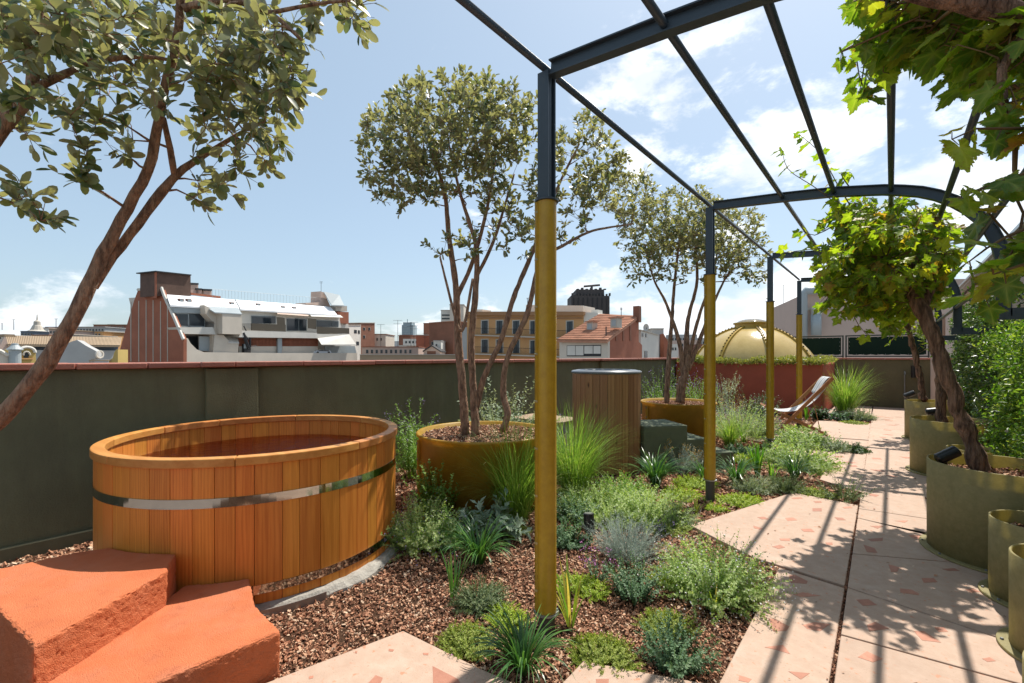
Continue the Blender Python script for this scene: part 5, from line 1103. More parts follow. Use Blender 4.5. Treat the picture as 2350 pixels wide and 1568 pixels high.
# ================================================================ VINES
vine_bark = plain('vine_bark', (.34, .2, .13), .92, (.08, .045, .03), 30, 1.0, 55, stretch=(1, 1, .14), dist=.05, lo=.36, hi=.62)
vleaf = leafmat('vine_leaf', [(0, (.08, .16, .014)), (.4, (.14, .24, .018)), (.75, (.22, .31, .025)), (.92, (.36, .37, .035)), (1, (.36, .2, .05))], .56, .42, (1.9, 1.9, .55), .4, veins=.4)
VL = [vine_leaf(s, .2) for s in range(3)]
vleaf_shade = leafmat('vine_leaf_shaded', [(0, (.075, .15, .018)), (.5, (.14, .235, .026)), (.85, (.24, .31, .035)), (.95, (.3, .3, .04)), (1, (.28, .13, .04))], .5, .42, (1.8, 1.9, .5), .4, veins=.4)  # duller copy of the vine leaf: shade under the canopy painted into its colours
def vine(label, base, stems, shoots, crowns, leaf, seed, big, name='grape_vine', trunk_n=12, dens=.8, lm=None):
    rg = np.random.default_rng(seed); t = thing(name, label, 'vine', base, 'grape vines on the pergola'); tk = MB(); canes = MB(); pos = []; D = []
    for st in stems:
        pts = np.array([PD(x, y, d) for x, y, d, r in st]); rad = [r for *_, r in st]; m = len(pts); dense = []; dr = []
        for i in range(m - 1):
            p0, p1, p2, p3 = pts[max(i - 1, 0)], pts[i], pts[i + 1], pts[min(i + 2, m - 1)]; kk = max(2, int(np.linalg.norm(p2 - p1) / .05))
            for j in range(kk):
                u = j / kk; dense.append(.5 * ((2 * p1) + (-p0 + p2) * u + (2 * p0 - 5 * p1 + 4 * p2 - p3) * u * u + (-p0 + 3 * p1 - 3 * p2 + p3) * u ** 3)); dr.append(rad[i] * (1 - u) + rad[i + 1] * u)
        dense.append(pts[-1]); dr.append(rad[-1]); dense = np.array(dense); dr = np.array(dr); dense[1:-1] += rg.normal(size=dense[1:-1].shape) * dr[1:-1, None] * .12
        tk.tube(dense, list(dr * (1 + rg.normal(size=len(dr)) * .09)), trunk_n)
    nodes = np.concatenate([np.array([PD(x, y, d) for x, y, d, r in st])[-3:] for st in stems])
    def cane(pts, r0=.006, step=.055, every=1):
        c = np.array(pts); c = np.array(smooth_curve(list(c), max(4, int(np.linalg.norm(np.diff(c, axis=0), axis=1).sum() / max(.06, leaf * .62))))); canes.tube(c, list(np.linspace(r0, .0018, len(c))), 5, cap=False)
        for i in range(1, len(c)):
            tg = unit(c[i] - c[i - 1])
            for s in (-1, 1):
                if rg.random() < dens:
                    sd_ = np.cross(tg, rg.normal(size=3)); sd_ = unit(sd_); dd = unit(sd_ + tg * .4 + np.array([0, 0, -.1])); pos.append(c[i] + dd * leaf * .25); D.append(unit(dd + np.array([0, 0, -.55])))
                    canes.tube([c[i], c[i] + dd * leaf * .27], [.0018, .0012], 3, cap=False)
    for sh in shoots: cane([PD(x, y, d) for x, y, d in sh])
    for (x, y, d, rx, ry, rd, n) in crowns:
        for _ in range(n):
            q = rg.normal(size=3); q = q / np.linalg.norm(q) * rg.random() ** .4; tp = PD(x + q[0] * rx, y + q[1] * ry, d + q[2] * rd); s = nodes[np.argmin(np.linalg.norm(nodes - tp, axis=1))]
            ln = np.linalg.norm(tp - s); L2 = min(.42, ln * .6); st_ = tp + unit(s - tp) * L2
            c_ = [st_, (st_ + tp) / 2 + rg.normal(size=3) * L2 * .18 + np.array([0, 0, .06 * L2]), tp, tp + unit(rg.normal(size=3) + np.array([0, 0, -.4])) * .1]
            if rg.random() < .35: canes.tube([s, (s + st_) / 2 + rg.normal(size=3) * ln * .06, st_], [.007, .006, .004], 5, cap=False)
            cane(c_, .004)
    pos = np.array(pos); D = np.array(D); m = len(pos); Nn = unit(rg.normal(size=(m, 3)) * .5 + np.array([0, -.15, 1.0])); size = leaf * (.55 + .65 * rg.random(m))
    tk.build('trunk', vine_bark, t, smooth=True); cb = canes.build('canes', plain('cane_bark', (.2, .13, .05), .7, (.11, .06, .03)), t, smooth=True); cb['kind'] = 'stuff'
    leaves(t, pos, D, Nn, size, VL[seed % 3], lm or vleaf, big); return t
vine('thick leaning grape vine with shaggy trunk in the large olive pot, leaves on the pergola', (.6, 5.1, .585),
     [[(2256, 1092, 3.62, .066), (2228, 1010, 3.66, .056), (2200, 940, 3.7, .052), (2168, 850, 3.75, .052), (2142, 770, 3.8, .055), (2118, 715, 3.85, .055), (2095, 680, 3.9, .045), (2085, 640, 3.95, .035), (2110, 570, 4.0, .026), (2140, 510, 4.05, .018)],
      [(2118, 715, 3.85, .035), (2140, 640, 3.9, .03), (2150, 560, 3.95, .026), (2148, 500, 4.0, .02)], [(2085, 650, 3.95, .028), (2030, 600, 4.0, .022), (1960, 560, 4.1, .016), (1930, 500, 4.2, .01)], [(2095, 680, 3.9, .03), (2050, 640, 4.3, .022), (2000, 600, 4.7, .015)]],
     [[(1960, 520, 4.2), (1920, 470, 4.2), (1870, 430, 4.2), (1810, 390, 4.2), (1795, 345, 4.2)], [(1950, 470, 4.2), (1920, 420, 4.2), (1880, 350, 4.2), (1835, 310, 4.2)], [(1960, 580, 4.1), (1900, 570, 4.1), (1840, 575, 4.1), (1800, 580, 4.1)], [(1930, 640, 4.2), (1895, 690, 4.2), (1880, 710, 4.2)], [(1990, 640, 4.1), (1960, 720, 4.1), (1990, 770, 4.1)], [(2060, 650, 4.1), (2030, 720, 4.1), (2050, 760, 4.1)], [(1950, 430, 4.2), (1930, 400, 4.2), (1950, 395, 4.2)], [(1910, 520, 4.2), (1870, 540, 4.2), (1840, 530, 4.2)]],
     [(1975, 500, 4.3, 75, 40, .7, 34), (2060, 520, 4.3, 110, 75, .95, 74), (1955, 590, 4.2, 85, 62, .7, 46), (2060, 620, 4.3, 120, 70, .9, 70), (2150, 560, 4.1, 70, 70, .6, 38), (1985, 670, 4.2, 75, 55, .5, 30), (2120, 660, 4.2, 70, 50, .5, 22), (2040, 710, 4.3, 70, 42, .5, 18), (1925, 660, 4.3, 45, 45, .4, 14)],
     .115, 1, 300)
vine('upright dark grape vine in the middle large olive pot', (.62, 8.1, .585),
     [[(2162, 972, 6.2, .06), (2160, 930, 6.2, .056), (2158, 880, 6.2, .052), (2150, 820, 6.25, .05), (2135, 760, 6.3, .045), (2110, 690, 6.4, .035), (2085, 620, 6.5, .02)]],
     [[(2110, 700, 6.4), (2060, 690, 6.5), (2000, 720, 6.5)]], [(2050, 680, 6.6, 90, 60, .7, 34), (2120, 690, 6.4, 60, 55, .6, 20), (2000, 640, 6.6, 60, 60, .6, 16)], .115, 2, 120)
vine('slender grape vine in the olive pot nearest the pale column', (.62, 11.2, .585),
     [[(2118, 920, 8.7, .055), (2112, 870, 8.7, .05), (2100, 810, 8.75, .046), (2085, 755, 8.8, .04), (2075, 690, 8.9, .03)]],
     [[(2090, 760, 8.8), (2060, 770, 8.8), (2040, 790, 8.8)]], [(2085, 710, 8.9, 70, 55, .7, 30), (2060, 740, 8.8, 60, 30, .5, 14), (2130, 770, 8.7, 40, 40, .4, 8)], .115, 3, 0)
NB = np.array([.95, 1.9, .0])
vine('grape vine overhead with large lobed leaves hanging from the pergola', (NB[0], NB[1], 0.0),
     [[(3100, 1500, 1.3, .05), (2900, 900, 1.3, .048), (2750, 420, 1.3, .045), (2560, 120, 1.35, .04), (2380, 40, 1.4, .034), (2200, 10, 1.45, .026), (2060, -20, 1.5, .018)], [(2380, 40, 1.4, .02), (2300, 160, 1.4, .012), (2330, 330, 1.35, .008)]],
     [[(2080, 20, 2.2), (2010, 40, 2.25), (1975, 90, 2.3), (1965, 150, 2.3), (1992, 225, 2.3)], [(2060, 0, 2.2), (1990, 10, 2.25), (1935, 25, 2.25)], [(2000, 60, 2.25), (2025, 130, 2.3), (2010, 205, 2.3)], [(1990, 90, 2.3), (1985, 140, 2.3), (1975, 200, 2.3)], [(2050, 40, 2.1), (2050, 80, 2.1), (2060, 120, 2.1)],
      [(2420, 270, 1.3), (2340, 300, 1.3), (2260, 290, 1.3), (2185, 320, 1.3)], [(2420, 380, 1.25), (2330, 405, 1.25), (2250, 435, 1.25), (2195, 455, 1.25)], [(2420, 500, 1.2), (2340, 530, 1.2), (2280, 560, 1.2), (2225, 600, 1.2)], [(2420, 590, 1.15), (2340, 610, 1.15), (2280, 630, 1.15)], [(2400, 200, 1.4), (2340, 230, 1.4), (2290, 240, 1.4)]],
     [(2140, 25, 1.9, 180, 50, .35, 32), (2310, 60, 1.6, 100, 80, .35, 24), (2240, 125, 1.7, 90, 45, .3, 13), (2075, 85, 2.0, 75, 45, .25, 11), (2310, 185, 1.5, 60, 35, .25, 5), (2345, 280, 1.35, 30, 40, .15, 1), (2330, 600, 1.2, 40, 30, .1, 2)],
     .125, 4, 300, dens=.66, lm=vleaf_shade)

# ================================================================ CLIMBING JASMINE
jas = leafmat('jasmine_leaf', [(0, (.05, .12, .015)), (.5, (.10, .20, .025)), (.85, (.2, .3, .04)), (1, (.34, .4, .07))], .42, .4)
jas_dark = leafmat('star_jasmine_leaf', [(0, (.03, .06, .015)), (.6, (.06, .12, .025)), (1, (.16, .2, .06))], .35, .3, spec=.5)
def climber(label, y0, y1, z1, mat, n, leaf, seed, base_x=1.02):
    rg = np.random.default_rng(seed); nst = n // 26; ps = []
    oy = rg.uniform(y0, y1, nst); oz = rg.uniform(.25, z1, nst) ** 1.0; ox = base_x + .12 - .16 * rg.random(nst) - .1 * np.sin(oy * 4.1 + oz * 5.3) * .6
    L_ = .25 + .35 * rg.random(nst); k = 26; t = np.linspace(0, 1, k)[None]
    dirx = -.35 - .5 * rg.random(nst); diry = rg.normal(size=nst) * .7; dirz = .35 + .4 * rg.random(nst)
    X = ox[:, None] + dirx[:, None] * t * L_[:, None] * .5; Y = oy[:, None] + diry[:, None] * t * L_[:, None]; Z = oz[:, None] + dirz[:, None] * t * L_[:, None] - (1.0 * t ** 2) * L_[:, None] * rg.random((nst, 1)) * 1.3
    pos = np.stack([X, Y, Z], -1).reshape(-1, 3) + rg.normal(size=(nst * k, 3)) * .02; kp = pos[:, 2] > .05; pos = pos[kp]; m = len(pos); D = unit(rg.normal(size=(m, 3)) + np.array([-.3, -.2, -.25])); Nn = unit(rg.normal(size=(m, 3)) * .6 + np.array([-.3, 0, .9]))
    t_ = thing('climbing_jasmine', label, 'climber', (base_x + .1, (y0 + y1) / 2, 0)); V, F, Rn = scatter(simple_leaf(.42), pos, D, Nn, leaf * (.6 + .7 * rg.random(m)), rg.random(m)); o = np_mesh('foliage', V, F, mat, t_, rnd=Rn); o['kind'] = 'stuff'
    sm = MB()
    for i in range(26):
        y = rg.uniform(y0, y1); sm.tube([(base_x + .14, y, 0), (base_x + .1, y + rg.normal() * .1, .6), (base_x + .12, y + rg.normal() * .2, min(1.6, z1))], [.009, .007, .004], 5)
    s_ = sm.build('stems', plain('jasmine_stem', (.12, .08, .04), .8), t_); s_['kind'] = 'stuff'
    return t_
jt = climber('bright green feathery jasmine hedge behind the large olive pots', 3.3, 7.6, 1.75, jas, 30000, .042, 1, .98)
climber('glossy dark climber covering the wall between jasmine hedge and pale column', 7.6, 12.8, 2.3, jas_dark, 22000, .06, 2, 1.05)
pts = np.array([PX(x, y, .93) for x, y in ((2345, 985), (2335, 1005), (2318, 940), (2290, 905), (2228, 905), (2300, 880))]); blobs(pts, petal['white'], 'flowers', jt, .025, 9, .025, 0)
# ================================================================ CITY BEYOND THE PARAPET
class Face:
    """vertical plane through two picture columns at given distances; pt() turns a pixel into a point on it, shifted outwards"""
    def __init__(s, x0, d0, x1, d1):
        a = PD(x0, HY, d0); b = PD(x1, HY, d1); s.o = a[:2]; s.u = (b[:2] - a[:2]) / np.linalg.norm(b[:2] - a[:2]); s.n = np.array([s.u[1], -s.u[0]])
        if np.dot(s.n, -s.o) < 0: s.n = -s.n
    def pt(s, x, y, off=0.0):
        d = ray(x, y); o = s.o + s.n * off; t = np.dot(o, s.n) / np.dot(d[:2], s.n); return E0 + d * t
    def poly(s, mb, pix, off0, off1):
        """polygon given at off0 (outer face), extruded straight back to off1"""
        q = [s.pt(x, y, off0) for x, y in pix]; mb.slab(q, np.array([s.n[0], s.n[1], 0]) * (off1 - off0)); return mb
    def rect(s, mb, x0, y0, x1, y1, off0, off1):
        a = s.pt(x0, y0, off0); b = s.pt(x1, y1, off0); q = [(a[0], a[1], a[2]), (b[0], b[1], a[2]), (b[0], b[1], b[2]), (a[0], a[1], b[2])]
        mb.slab(q, np.array([s.n[0], s.n[1], 0]) * (off1 - off0)); return mb
    def base(s, x, off=0.0): p = s.pt(x, 830, off); return (p[0], p[1], GROUND)
GROUND = -22.0
cg = MB().bb(-9000, 9000, -500, 12000, GROUND - 1, GROUND).build('city_ground', plain('city_ground', (.2, .18, .16), .9), origin=(0, 0, 0)); tag(cg, kind='structure')
sea = MB().bb(-9000, -1800, -500, 12000, GROUND + .02, GROUND + .3).build('sea', plain('sea_water', (.03, .07, .11), .25), origin=(0, 0, 0)); tag(sea, kind='structure')
def pm(name, c, rough=.8, v=.82, s=.25, **k): return plain(name, c, rough, tuple(q * v for q in c), s, **k)
C_ = dict(cream=pm('cream_render', (.62, .55, .46)), white=pm('white_metal_roof', (.82, .83, .85), .35), offw=pm('off_white', (.66, .63, .57)), brick=pm('far_brick', (.36, .13, .075), .9, .72, .35), brick2=pm('far_brick_brown', (.27, .12, .075), .9, .7, .4), glass=pm('far_glass', (.035, .045, .055), .12, .7), ochre=pm('ochre_render', (.55, .30, .125)), och2=pm('ochre_trim', (.36, .19, .09)), trim=pm('stone_trim', (.5, .45, .38)),
          pink=pm('pink_render', (.56, .42, .35)), grey=pm('grey_render', (.42, .42, .41)), dark=pm('dark_tower', (.075, .065, .062), .8), slate=pm('slate_blue', (.11, .14, .18), .7), tan=pm('tan_roof', (.36, .27, .18), .9), tile=pm('roof_tile', (.52, .255, .16), .9, .6, .8), iron=pm('far_iron', (.03, .03, .032), .6), yel=pm('yellow_render', (.50, .36, .12)), zinc=pm('zinc', (.36, .4, .41), .4), wood=pm('cladding', (.13, .075, .055), .8, .6, .5), awn=pm('awning', (.6, .45, .36)), bamboo=pm('reed_screen', (.09, .075, .055), .9), blue=pm('haze_painted_glass', (.28, .35, .38), .4))
def window(face, parent, x0, y0, x1, y1, off, frame='trim', pane='glass', mull=1, arch=False):
    w = MB(); face.rect(w, x0 - 2.2, y0 - 2.2, x1 + 2.2, y1, off + .06, off - .02); wo = w.build('window', C_[frame], parent)
    g_ = MB(); face.rect(g_, x0, y0, x1, y1, off + .11, off + .062); g_.build('pane', C_[pane], wo)
    f_ = MB(); face.rect(f_, (x0 + x1) / 2 - .4, y0, (x0 + x1) / 2 + .4, y1, off + .16, off + .112); f_.build('mullion', C_['iron'], wo); return wo
def antenna(label, face, x, y0, y1, off=-2, arms=3, r=.05):
    a = face.pt(x, y0, off); b = face.pt(x, y1, off); t = thing('antenna', label, 'antenna', a, 'roof antennas'); MB().tube([a, b], r, 5).build('mast', C_['iron'], t)
    for i in range(arms): 
        z = b[2] - .5 * i * (b[2] - a[2]) / 4; w = (b[2] - a[2]) * .16; MB().tube([(b[0] - RT[0] * w, b[1] - RT[1] * w, z), (b[0] + RT[0] * w, b[1] + RT[1] * w, z)], r * .7, 4).build('arm', C_['iron'], t)
# ---- the stepped block with the white roof
c5 = lambda x, y: (247.2 + .25548 * x, 600.3 + .25548 * y)
A = Face(420, 85, 820, 128.6); B = Face(420, 85, 269, 92.4)
bd = thing('terrace_block', 'stepped apartment block with white metal roof and red brick side wall', 'building', A.base(600))
side = [(269, 900), (269, 826), (288, 757), (307, 692), (317, 665), (370, 660), (376, 677), (400, 730), (421, 779), (421, 900)]
m = MB(); q = [B.pt(x, y, 0) for x, y in side]; m.slab(q, np.array([A.u[0], A.u[1], 0]) * .6); m.build('brick_side_wall', C_['brick'], bd)
for x in (300, 318, 335, 351, 368, 384):
    s_ = MB(); B.rect(s_, x - .7, 688 + abs(x - 340) * .12, x + .7, 830, .07, -.02); s_.build('joint_strip', C_['trim'], bd)
cp_ = MB(); 
for (xa, ya), (xb, yb) in zip(side[4:8], side[5:9]): cp_.tube([B.pt(xa, ya, .05), B.pt(xb, yb, .05)], .3, 6)
cp_.build('verge', C_['offw'], bd)
def Rr(name, mat, pix, o0, o1, parent=bd, face=A):
    m_ = MB(); face.poly(m_, [c5(*p_) for p_ in pix], o0, o1); return m_.build(name, C_[mat], parent)
def depth_block(pix, o0, o1, name, mat, parent=bd):      # pixel outline as seen at o0
    return Rr(name, mat, pix, o0, o1, parent)
Rr('core', 'offw', [(560, 300), (2000, 410), (2160, 560), (2240, 1150), (680, 1150), (640, 640)], -4.4, -17)
m = MB(); tl, tr2 = A.pt(*c5(530, 298), -4.4), A.pt(*c5(2000, 407), -4.4); bl, br = A.pt(*c5(562, 388), -2.4), A.pt(*c5(2062, 478), -2.4); m.slab([tl, tr2, br, bl], (0, 0, -.35)); ro = m.build('white_roof', C_['white'], bd)
ridge = MB(); ridge.tube([A.pt(*c5(1145, 345), -4.3), A.pt(*c5(1190, 425), -2.3)], .12, 5); ridge.build('seam', C_['zinc'], ro)
for cxx, cyy, w in ((665, 352, 24), (735, 355, 24), (1120, 381, 20), (1357, 392, 20), (1578, 415, 18), (1678, 422, 18)):
    of = -4.4 + 2.0 * ((cyy - 298 - (cxx - 530) * .073) / 90) + .25
    sk = MB(); A.poly(sk, [c5(cxx - w, cyy - w * .85), c5(cxx + w * .8, cyy - w * .75), c5(cxx + w, cyy + w * .85), c5(cxx - w * .8, cyy + w * .75)], of, of - .5); s_ = sk.build('skylight', C_['brick2'], bd)
    sg = MB(); A.poly(sg, [c5(cxx - w * .7, cyy - w * .6), c5(cxx + w * .55, cyy - w * .5), c5(cxx + w * .7, cyy + w * .6), c5(cxx - w * .55, cyy + w * .5)], of + .08, of + .02); sg.build('pane', C_['zinc'], s_)
Rr('lintel_wall', 'zinc', [(580, 392), (880, 405), (880, 468), (600, 460)], -2.6, -4)
for x0, x1 in ((615, 722), (730, 868)): 
    w_ = Rr('window', 'zinc', [(x0 - 5, 462), (x1 + 5, 466), (x1 + 5, 588), (x0 + 5, 585)], -2.9, -3.2); Rr('pane', 'glass', [(x0, 470), (x1, 474), (x1, 580), (x0 + 8, 577)], -2.85, -2.89, w_)
Rr('stair_tower', 'cream', [(868, 390), (975, 450), (1030, 455), (1030, 650), (975, 820), (940, 820), (940, 640), (960, 560), (880, 470)], -1.2, -6)
Rr('stair_box', 'cream', [(1030, 458), (1205, 470), (1205, 655), (1030, 650)], .4, -4)
m = MB(); q = [A.pt(*c5(850, 388), -3.2), A.pt(*c5(1165, 405), -3.2), A.pt(*c5(1205, 470), .5), A.pt(*c5(960, 455), .5)]; m.slab(q, (0, 0, -.2)); m.build('stair_roof', C_['zinc'], bd)
Rr('balcony', 'offw', [(640, 590), (945, 590), (970, 655), (690, 650)], -.6, -4)
rl = MB()
for i in range(13): x = 880 + i * 6; rl.tube([A.pt(*c5(x, 540), -.8), A.pt(*c5(x, 590), -.8)], .03, 4)
r0_ = rl.build('railing', C_['iron'], bd); r0_['kind'] = 'stuff'
Rr('garage_opening', 'glass', [(715, 668), (820, 672), (820, 800), (740, 760)], -3.9, -4.1); Rr('garage_side', 'zinc', [(822, 672), (940, 676), (940, 810), (822, 800)], -2, -2.3)
Rr('street_parapet', 'cream', [(678, 700), (720, 690), (745, 735), (800, 790), (865, 815), (1500, 822), (2240, 822), (2245, 1150), (675, 1150)], 0, -.5)
Rr('annexe', 'cream', [(960, 660), (1040, 660), (1100, 730), (1178, 730), (1170, 822), (945, 822)], -.8, -4); m = MB(); m.slab([A.pt(*c5(1010, 660), -3), A.pt(*c5(1165, 668), -3), A.pt(*c5(1180, 732), -.6), A.pt(*c5(1085, 730), -.6)], (0, 0, -.15)); m.build('annexe_roof', C_['offw'], bd)
Rr('floor_band', 'offw', [(1180, 640), (2170, 655), (2170, 690), (1180, 680)], -.3, -4.4); Rr('sloped_band', 'offw', [(1190, 622), (1880, 640), (1890, 690), (1180, 680)], -.1, -.29)
for i, (x0, x1) in enumerate(((1180, 1530), (1568, 1890))):
    lat = MB(); 
    for a in range(28): 
        for b_ in range(6):
            xa = x0 + (x1 - x0) * a / 28; ya = 690 + 12 * b_; A.poly(lat, [c5(xa, ya), c5(xa + (x1 - x0) / 28 * .72, ya), c5(xa + (x1 - x0) / 28 * .72, ya + 8.5), c5(xa, ya + 8.5)], -1.4, -1.7)
    l_ = lat.build('brick_lattice', C_['brick'], bd); l_['kind'] = 'stuff'; Rr('lattice_back', 'brick2', [(x0, 690), (x1, 690), (x1, 765), (x0, 765)], -1.75, -1.9); Rr('low_wall', 'cream', [(x0, 762), (x1, 762), (x1, 825), (x0, 825)], -1.5, -1.8)
Rr('pillar', 'zinc', [(1530, 690), (1566, 690), (1566, 825), (1530, 825)], -.9, -1.3)
Rr('upper_wall', 'offw', [(1190, 425), (2080, 480), (2100, 640), (1195, 625)], -3.4, -4.4)
for x0, x1, y0, y1 in ((1295, 1508, 492, 560), (1612, 1690, 515, 625), (1692, 1715, 512, 625), (1722, 1785, 518, 625), (1880, 2005, 530, 590), (2010, 2072, 536, 590)):
    w_ = Rr('window', 'zinc', [(x0 - 5, y0 - 5), (x1 + 5, y0), (x1 + 5, y1), (x0 - 5, y1)], -3.3, -3.38); Rr('pane', 'glass', [(x0, y0), (x1, y0 + 4), (x1, y1 - 3), (x0, y1 - 3)], -3.22, -3.29, w_)
m = MB(); m.slab([A.pt(*c5(1530, 455), -3.3), A.pt(*c5(1800, 470), -3.3), A.pt(*c5(1805, 490), -1.6), A.pt(*c5(1522, 470), -1.6)], (0, 0, -.1)); m.build('awning', C_['awn'], bd)
m = MB(); m.slab([A.pt(*c5(1810, 470), -3.3), A.pt(*c5(2090, 482), -3.3), A.pt(*c5(2115, 502), -1.4), A.pt(*c5(1830, 492), -1.4)], (0, 0, -.1)); m.build('awning', C_['offw'], bd)
for pix in ([(1290, 555), (1600, 568), (1600, 630), (1290, 620)], [(1880, 585), (2170, 600), (2170, 650), (1880, 640)]): Rr('reed_screen', 'bamboo', pix, -.4, -.5)
for pix in ([(1520, 500), (1590, 505), (1595, 570), (1525, 565)], [(1800, 512), (1875, 518), (1875, 610), (1800, 600)]): Rr('reed_panel', 'bamboo', pix, -1.0, -1.1)
rl = MB()
for i in range(22): x = 1200 + i * 4.3; rl.tube([A.pt(*c5(x, 555), -.5), A.pt(*c5(x, 620), -.5)], .02, 4)
r0_ = rl.build('railing', C_['iron'], bd); r0_['kind'] = 'stuff'
m = MB(); m.slab([A.pt(*c5(1885, 690), -.3), A.pt(*c5(2170, 655), -.3), A.pt(*c5(2232, 745), 1.2), A.pt(*c5(1920, 745), 1.2)], (0, 0, -.15)); m.build('canopy', C_['offw'], bd); Rr('loggia', 'zinc', [(1950, 760), (2220, 760), (2235, 822), (1950, 822)], -2.5, -2.7)
Rr('rooftop_cabin', 'wood', [(442, 90), (745, 125), (745, 310), (442, 310)], -6, -11); m = MB(); q = [A.pt(*c5(442, 88), -6.0), A.pt(*c5(442, 330), -6.0)]
sd_ = [A.pt(*c5(442, 90), -6.02), A.pt(*c5(442, 330), -6.02), A.pt(*c5(365, 330), -10.8), A.pt(*c5(365, 140), -10.8)]; m = MB(); m.slab([(p[0], p[1], p[2]) for p in sd_], np.array([-A.u[0], -A.u[1], 0]) * .2); m.build('cabin_side', C_['brick'], bd)
Rr('cabin_roof', 'iron', [(430, 82), (752, 117), (752, 127), (430, 92)], -5.6, -11.4)
for x, y, w, h in ((780, 190, 34, 110), (820, 238, 26, 60), (898, 245, 36, 55)):
    Rr('chimney_stack', 'pink', [(x - w, y + 18), (x + w, y + 22), (x + w, y + h), (x - w, y + h)], -7, -8.5); Rr('chimney_cap', 'iron', [(x - w - 3, y), (x + w + 3, y + 4), (x + w + 3, y + 20), (x - w - 3, y + 18)], -6.8, -8.7)
Rr('roof_parapet', 'brick', [(750, 280), (1015, 312), (1015, 330), (750, 300)], -6, -6.4)
rl = MB()
for i in range(34): x = 940 + i * 29; y = 248 + (x - 940) * .083; rl.tube([A.pt(*c5(x, y), -6), A.pt(*c5(x, y + 72), -6)], .025, 4)
rl.tube([A.pt(*c5(935, 247), -6), A.pt(*c5(1905, 328), -6)], .03, 4); r0_ = rl.build('roof_railing', C_['zinc'], bd); r0_['kind'] = 'stuff'
Rr('lift_house', 'pink', [(1915, 268), (1945, 280), (2000, 400), (1780, 385), (1780, 372), (1912, 365)], -5.5, -9); m = MB(); m.slab([A.pt(*c5(1940, 270), -5.2), A.pt(*c5(2080, 300), -5.2), A.pt(*c5(2125, 395), -3), A.pt(*c5(2010, 390), -3)], (0, 0, -.3)); m.build('lift_roof', C_['zinc'], bd)
Rr('end_stack', 'trim', [(2050, 395), (2150, 400), (2150, 448), (2050, 445)], -3.6, -7); Rr('end_wall', 'brick', [(2065, 450), (2165, 455), (2165, 560), (2065, 550)], -3.5, -8)
# a white car and a loading crane on the parking deck
cf = Face(*[(lambda p: p)(v_) for v_ in (730, 112, 765, 115)]); x0, y0 = c5(1875, 822); car = thing('parked_car', 'white car parked on the roof deck of the stepped apartment block', 'car', A.pt(x0, y0, -1.2))
body = MB(); A.poly(body, [c5(*p_) for p_ in ((1862, 822), (1870, 806), (1895, 795), (1990, 797), (2005, 806), (2010, 822))], -.9, -2.4); body.build('body', C_['white'], car)
gl_ = MB(); A.poly(gl_, [c5(*p_) for p_ in ((1885, 804), (1900, 797), (1984, 799), (1994, 806))], -.85, -.89); gl_.build('side_window', C_['glass'], car)
for x in (1885, 1985):
    w_ = MB(); c_ = A.pt(*c5(x, 820), -.85); w_.tube([c_, c_ + np.array([*A.n, 0]) * .12], .32, 14); w_.build('wheel', C_['iron'], car)
cr = thing('loading_crane', 'folded dark loading crane on the deck of the stepped apartment block', 'crane', A.pt(*c5(1255, 820), -.8))
Rr('crane_base', 'iron', [(1228, 740), (1285, 740), (1285, 825), (1228, 825)], -.6, -1.3, cr); Rr('control_box', 'zinc', [(1225, 740), (1270, 745), (1270, 785), (1225, 780)], -.5, -.59, cr)
for a, b_, r in (((1265, 780), (1215, 640), .35), ((1215, 640), (1260, 700), .25), ((1278, 690), (1222, 580), .12), ((1278, 690), (1280, 770), .2), ((1270, 765), (1335, 755), .08)): m = MB(); m.tube([A.pt(*c5(*a), -.3), A.pt(*c5(*b_), -.3)], r, 6); m.build('boom', C_['iron'], cr)
antenna('thin roof antenna above the lift house of the stepped block', A, c5(1917, 270)[0], c5(0, 270)[1], c5(0, 182)[1], -6, 2)
# ---- ochre block with rows of balcony windows
c6 = lambda x, y: ((1120 + x * .28085) * .8828, (740 + y * .28085) * .8828)
O = Face(1072, 98, 1338, 82)
ob = thing('ochre_block', 'ochre apartment block with two rows of arched balcony windows', 'building', O.base(1200))
def Or(name, mat, pix, o0, o1, parent=ob, cc=c6, face=O): m_ = MB(); face.poly(m_, [cc(*p_) for p_ in pix], o0, o1); return m_.build(name, C_[mat], parent)
Or('facade', 'ochre', [(335, 255), (1408, 255), (1408, 330), (1400, 900), (335, 900)], 0, -12); Or('cornice', 'och2', [(328, 250), (1412, 250), (1412, 285), (328, 285)], .5, -.1); Or('cornice_band', 'och2', [(330, 300), (1400, 305), (1400, 316), (330, 312)], .2, -.1)
for row, (y0, y1) in enumerate(((335, 452), (508, 626))):
    for x in (498, 635, 788, 948, 1118, 1285):
        yy = (x - 335) * .012 * (row + .6); fx0, fy0 = c6(x - 27, y0 + yy); fx1, fy1 = c6(x + 27, y1 + yy)
        window(O, ob, fx0, fy0, fx1, fy1, 0.02)
    sl0 = [(345, (462, 635)[row]), (1405, (495, 670)[row]), (1405, (508, 684)[row]), (345, (472, 646)[row])]; Or('balcony_slab', 'trim', sl0, .9, -.05)
    rl = MB()
    for i in range(90):
        x = 350 + i * 11.7; yb = (462, 635)[row] + (x - 345) * .032; rl.tube([O.pt(*c6(x, yb - 62), .85), O.pt(*c6(x, yb), .85)], .02, 4, cap=False)
    rl.tube([O.pt(*c6(350, (400, 573)[row]), .85), O.pt(*c6(1400, (432, 607)[row]), .85)], .035, 4); r0_ = rl.build('balcony_railing', C_['iron'], ob); r0_['kind'] = 'stuff'
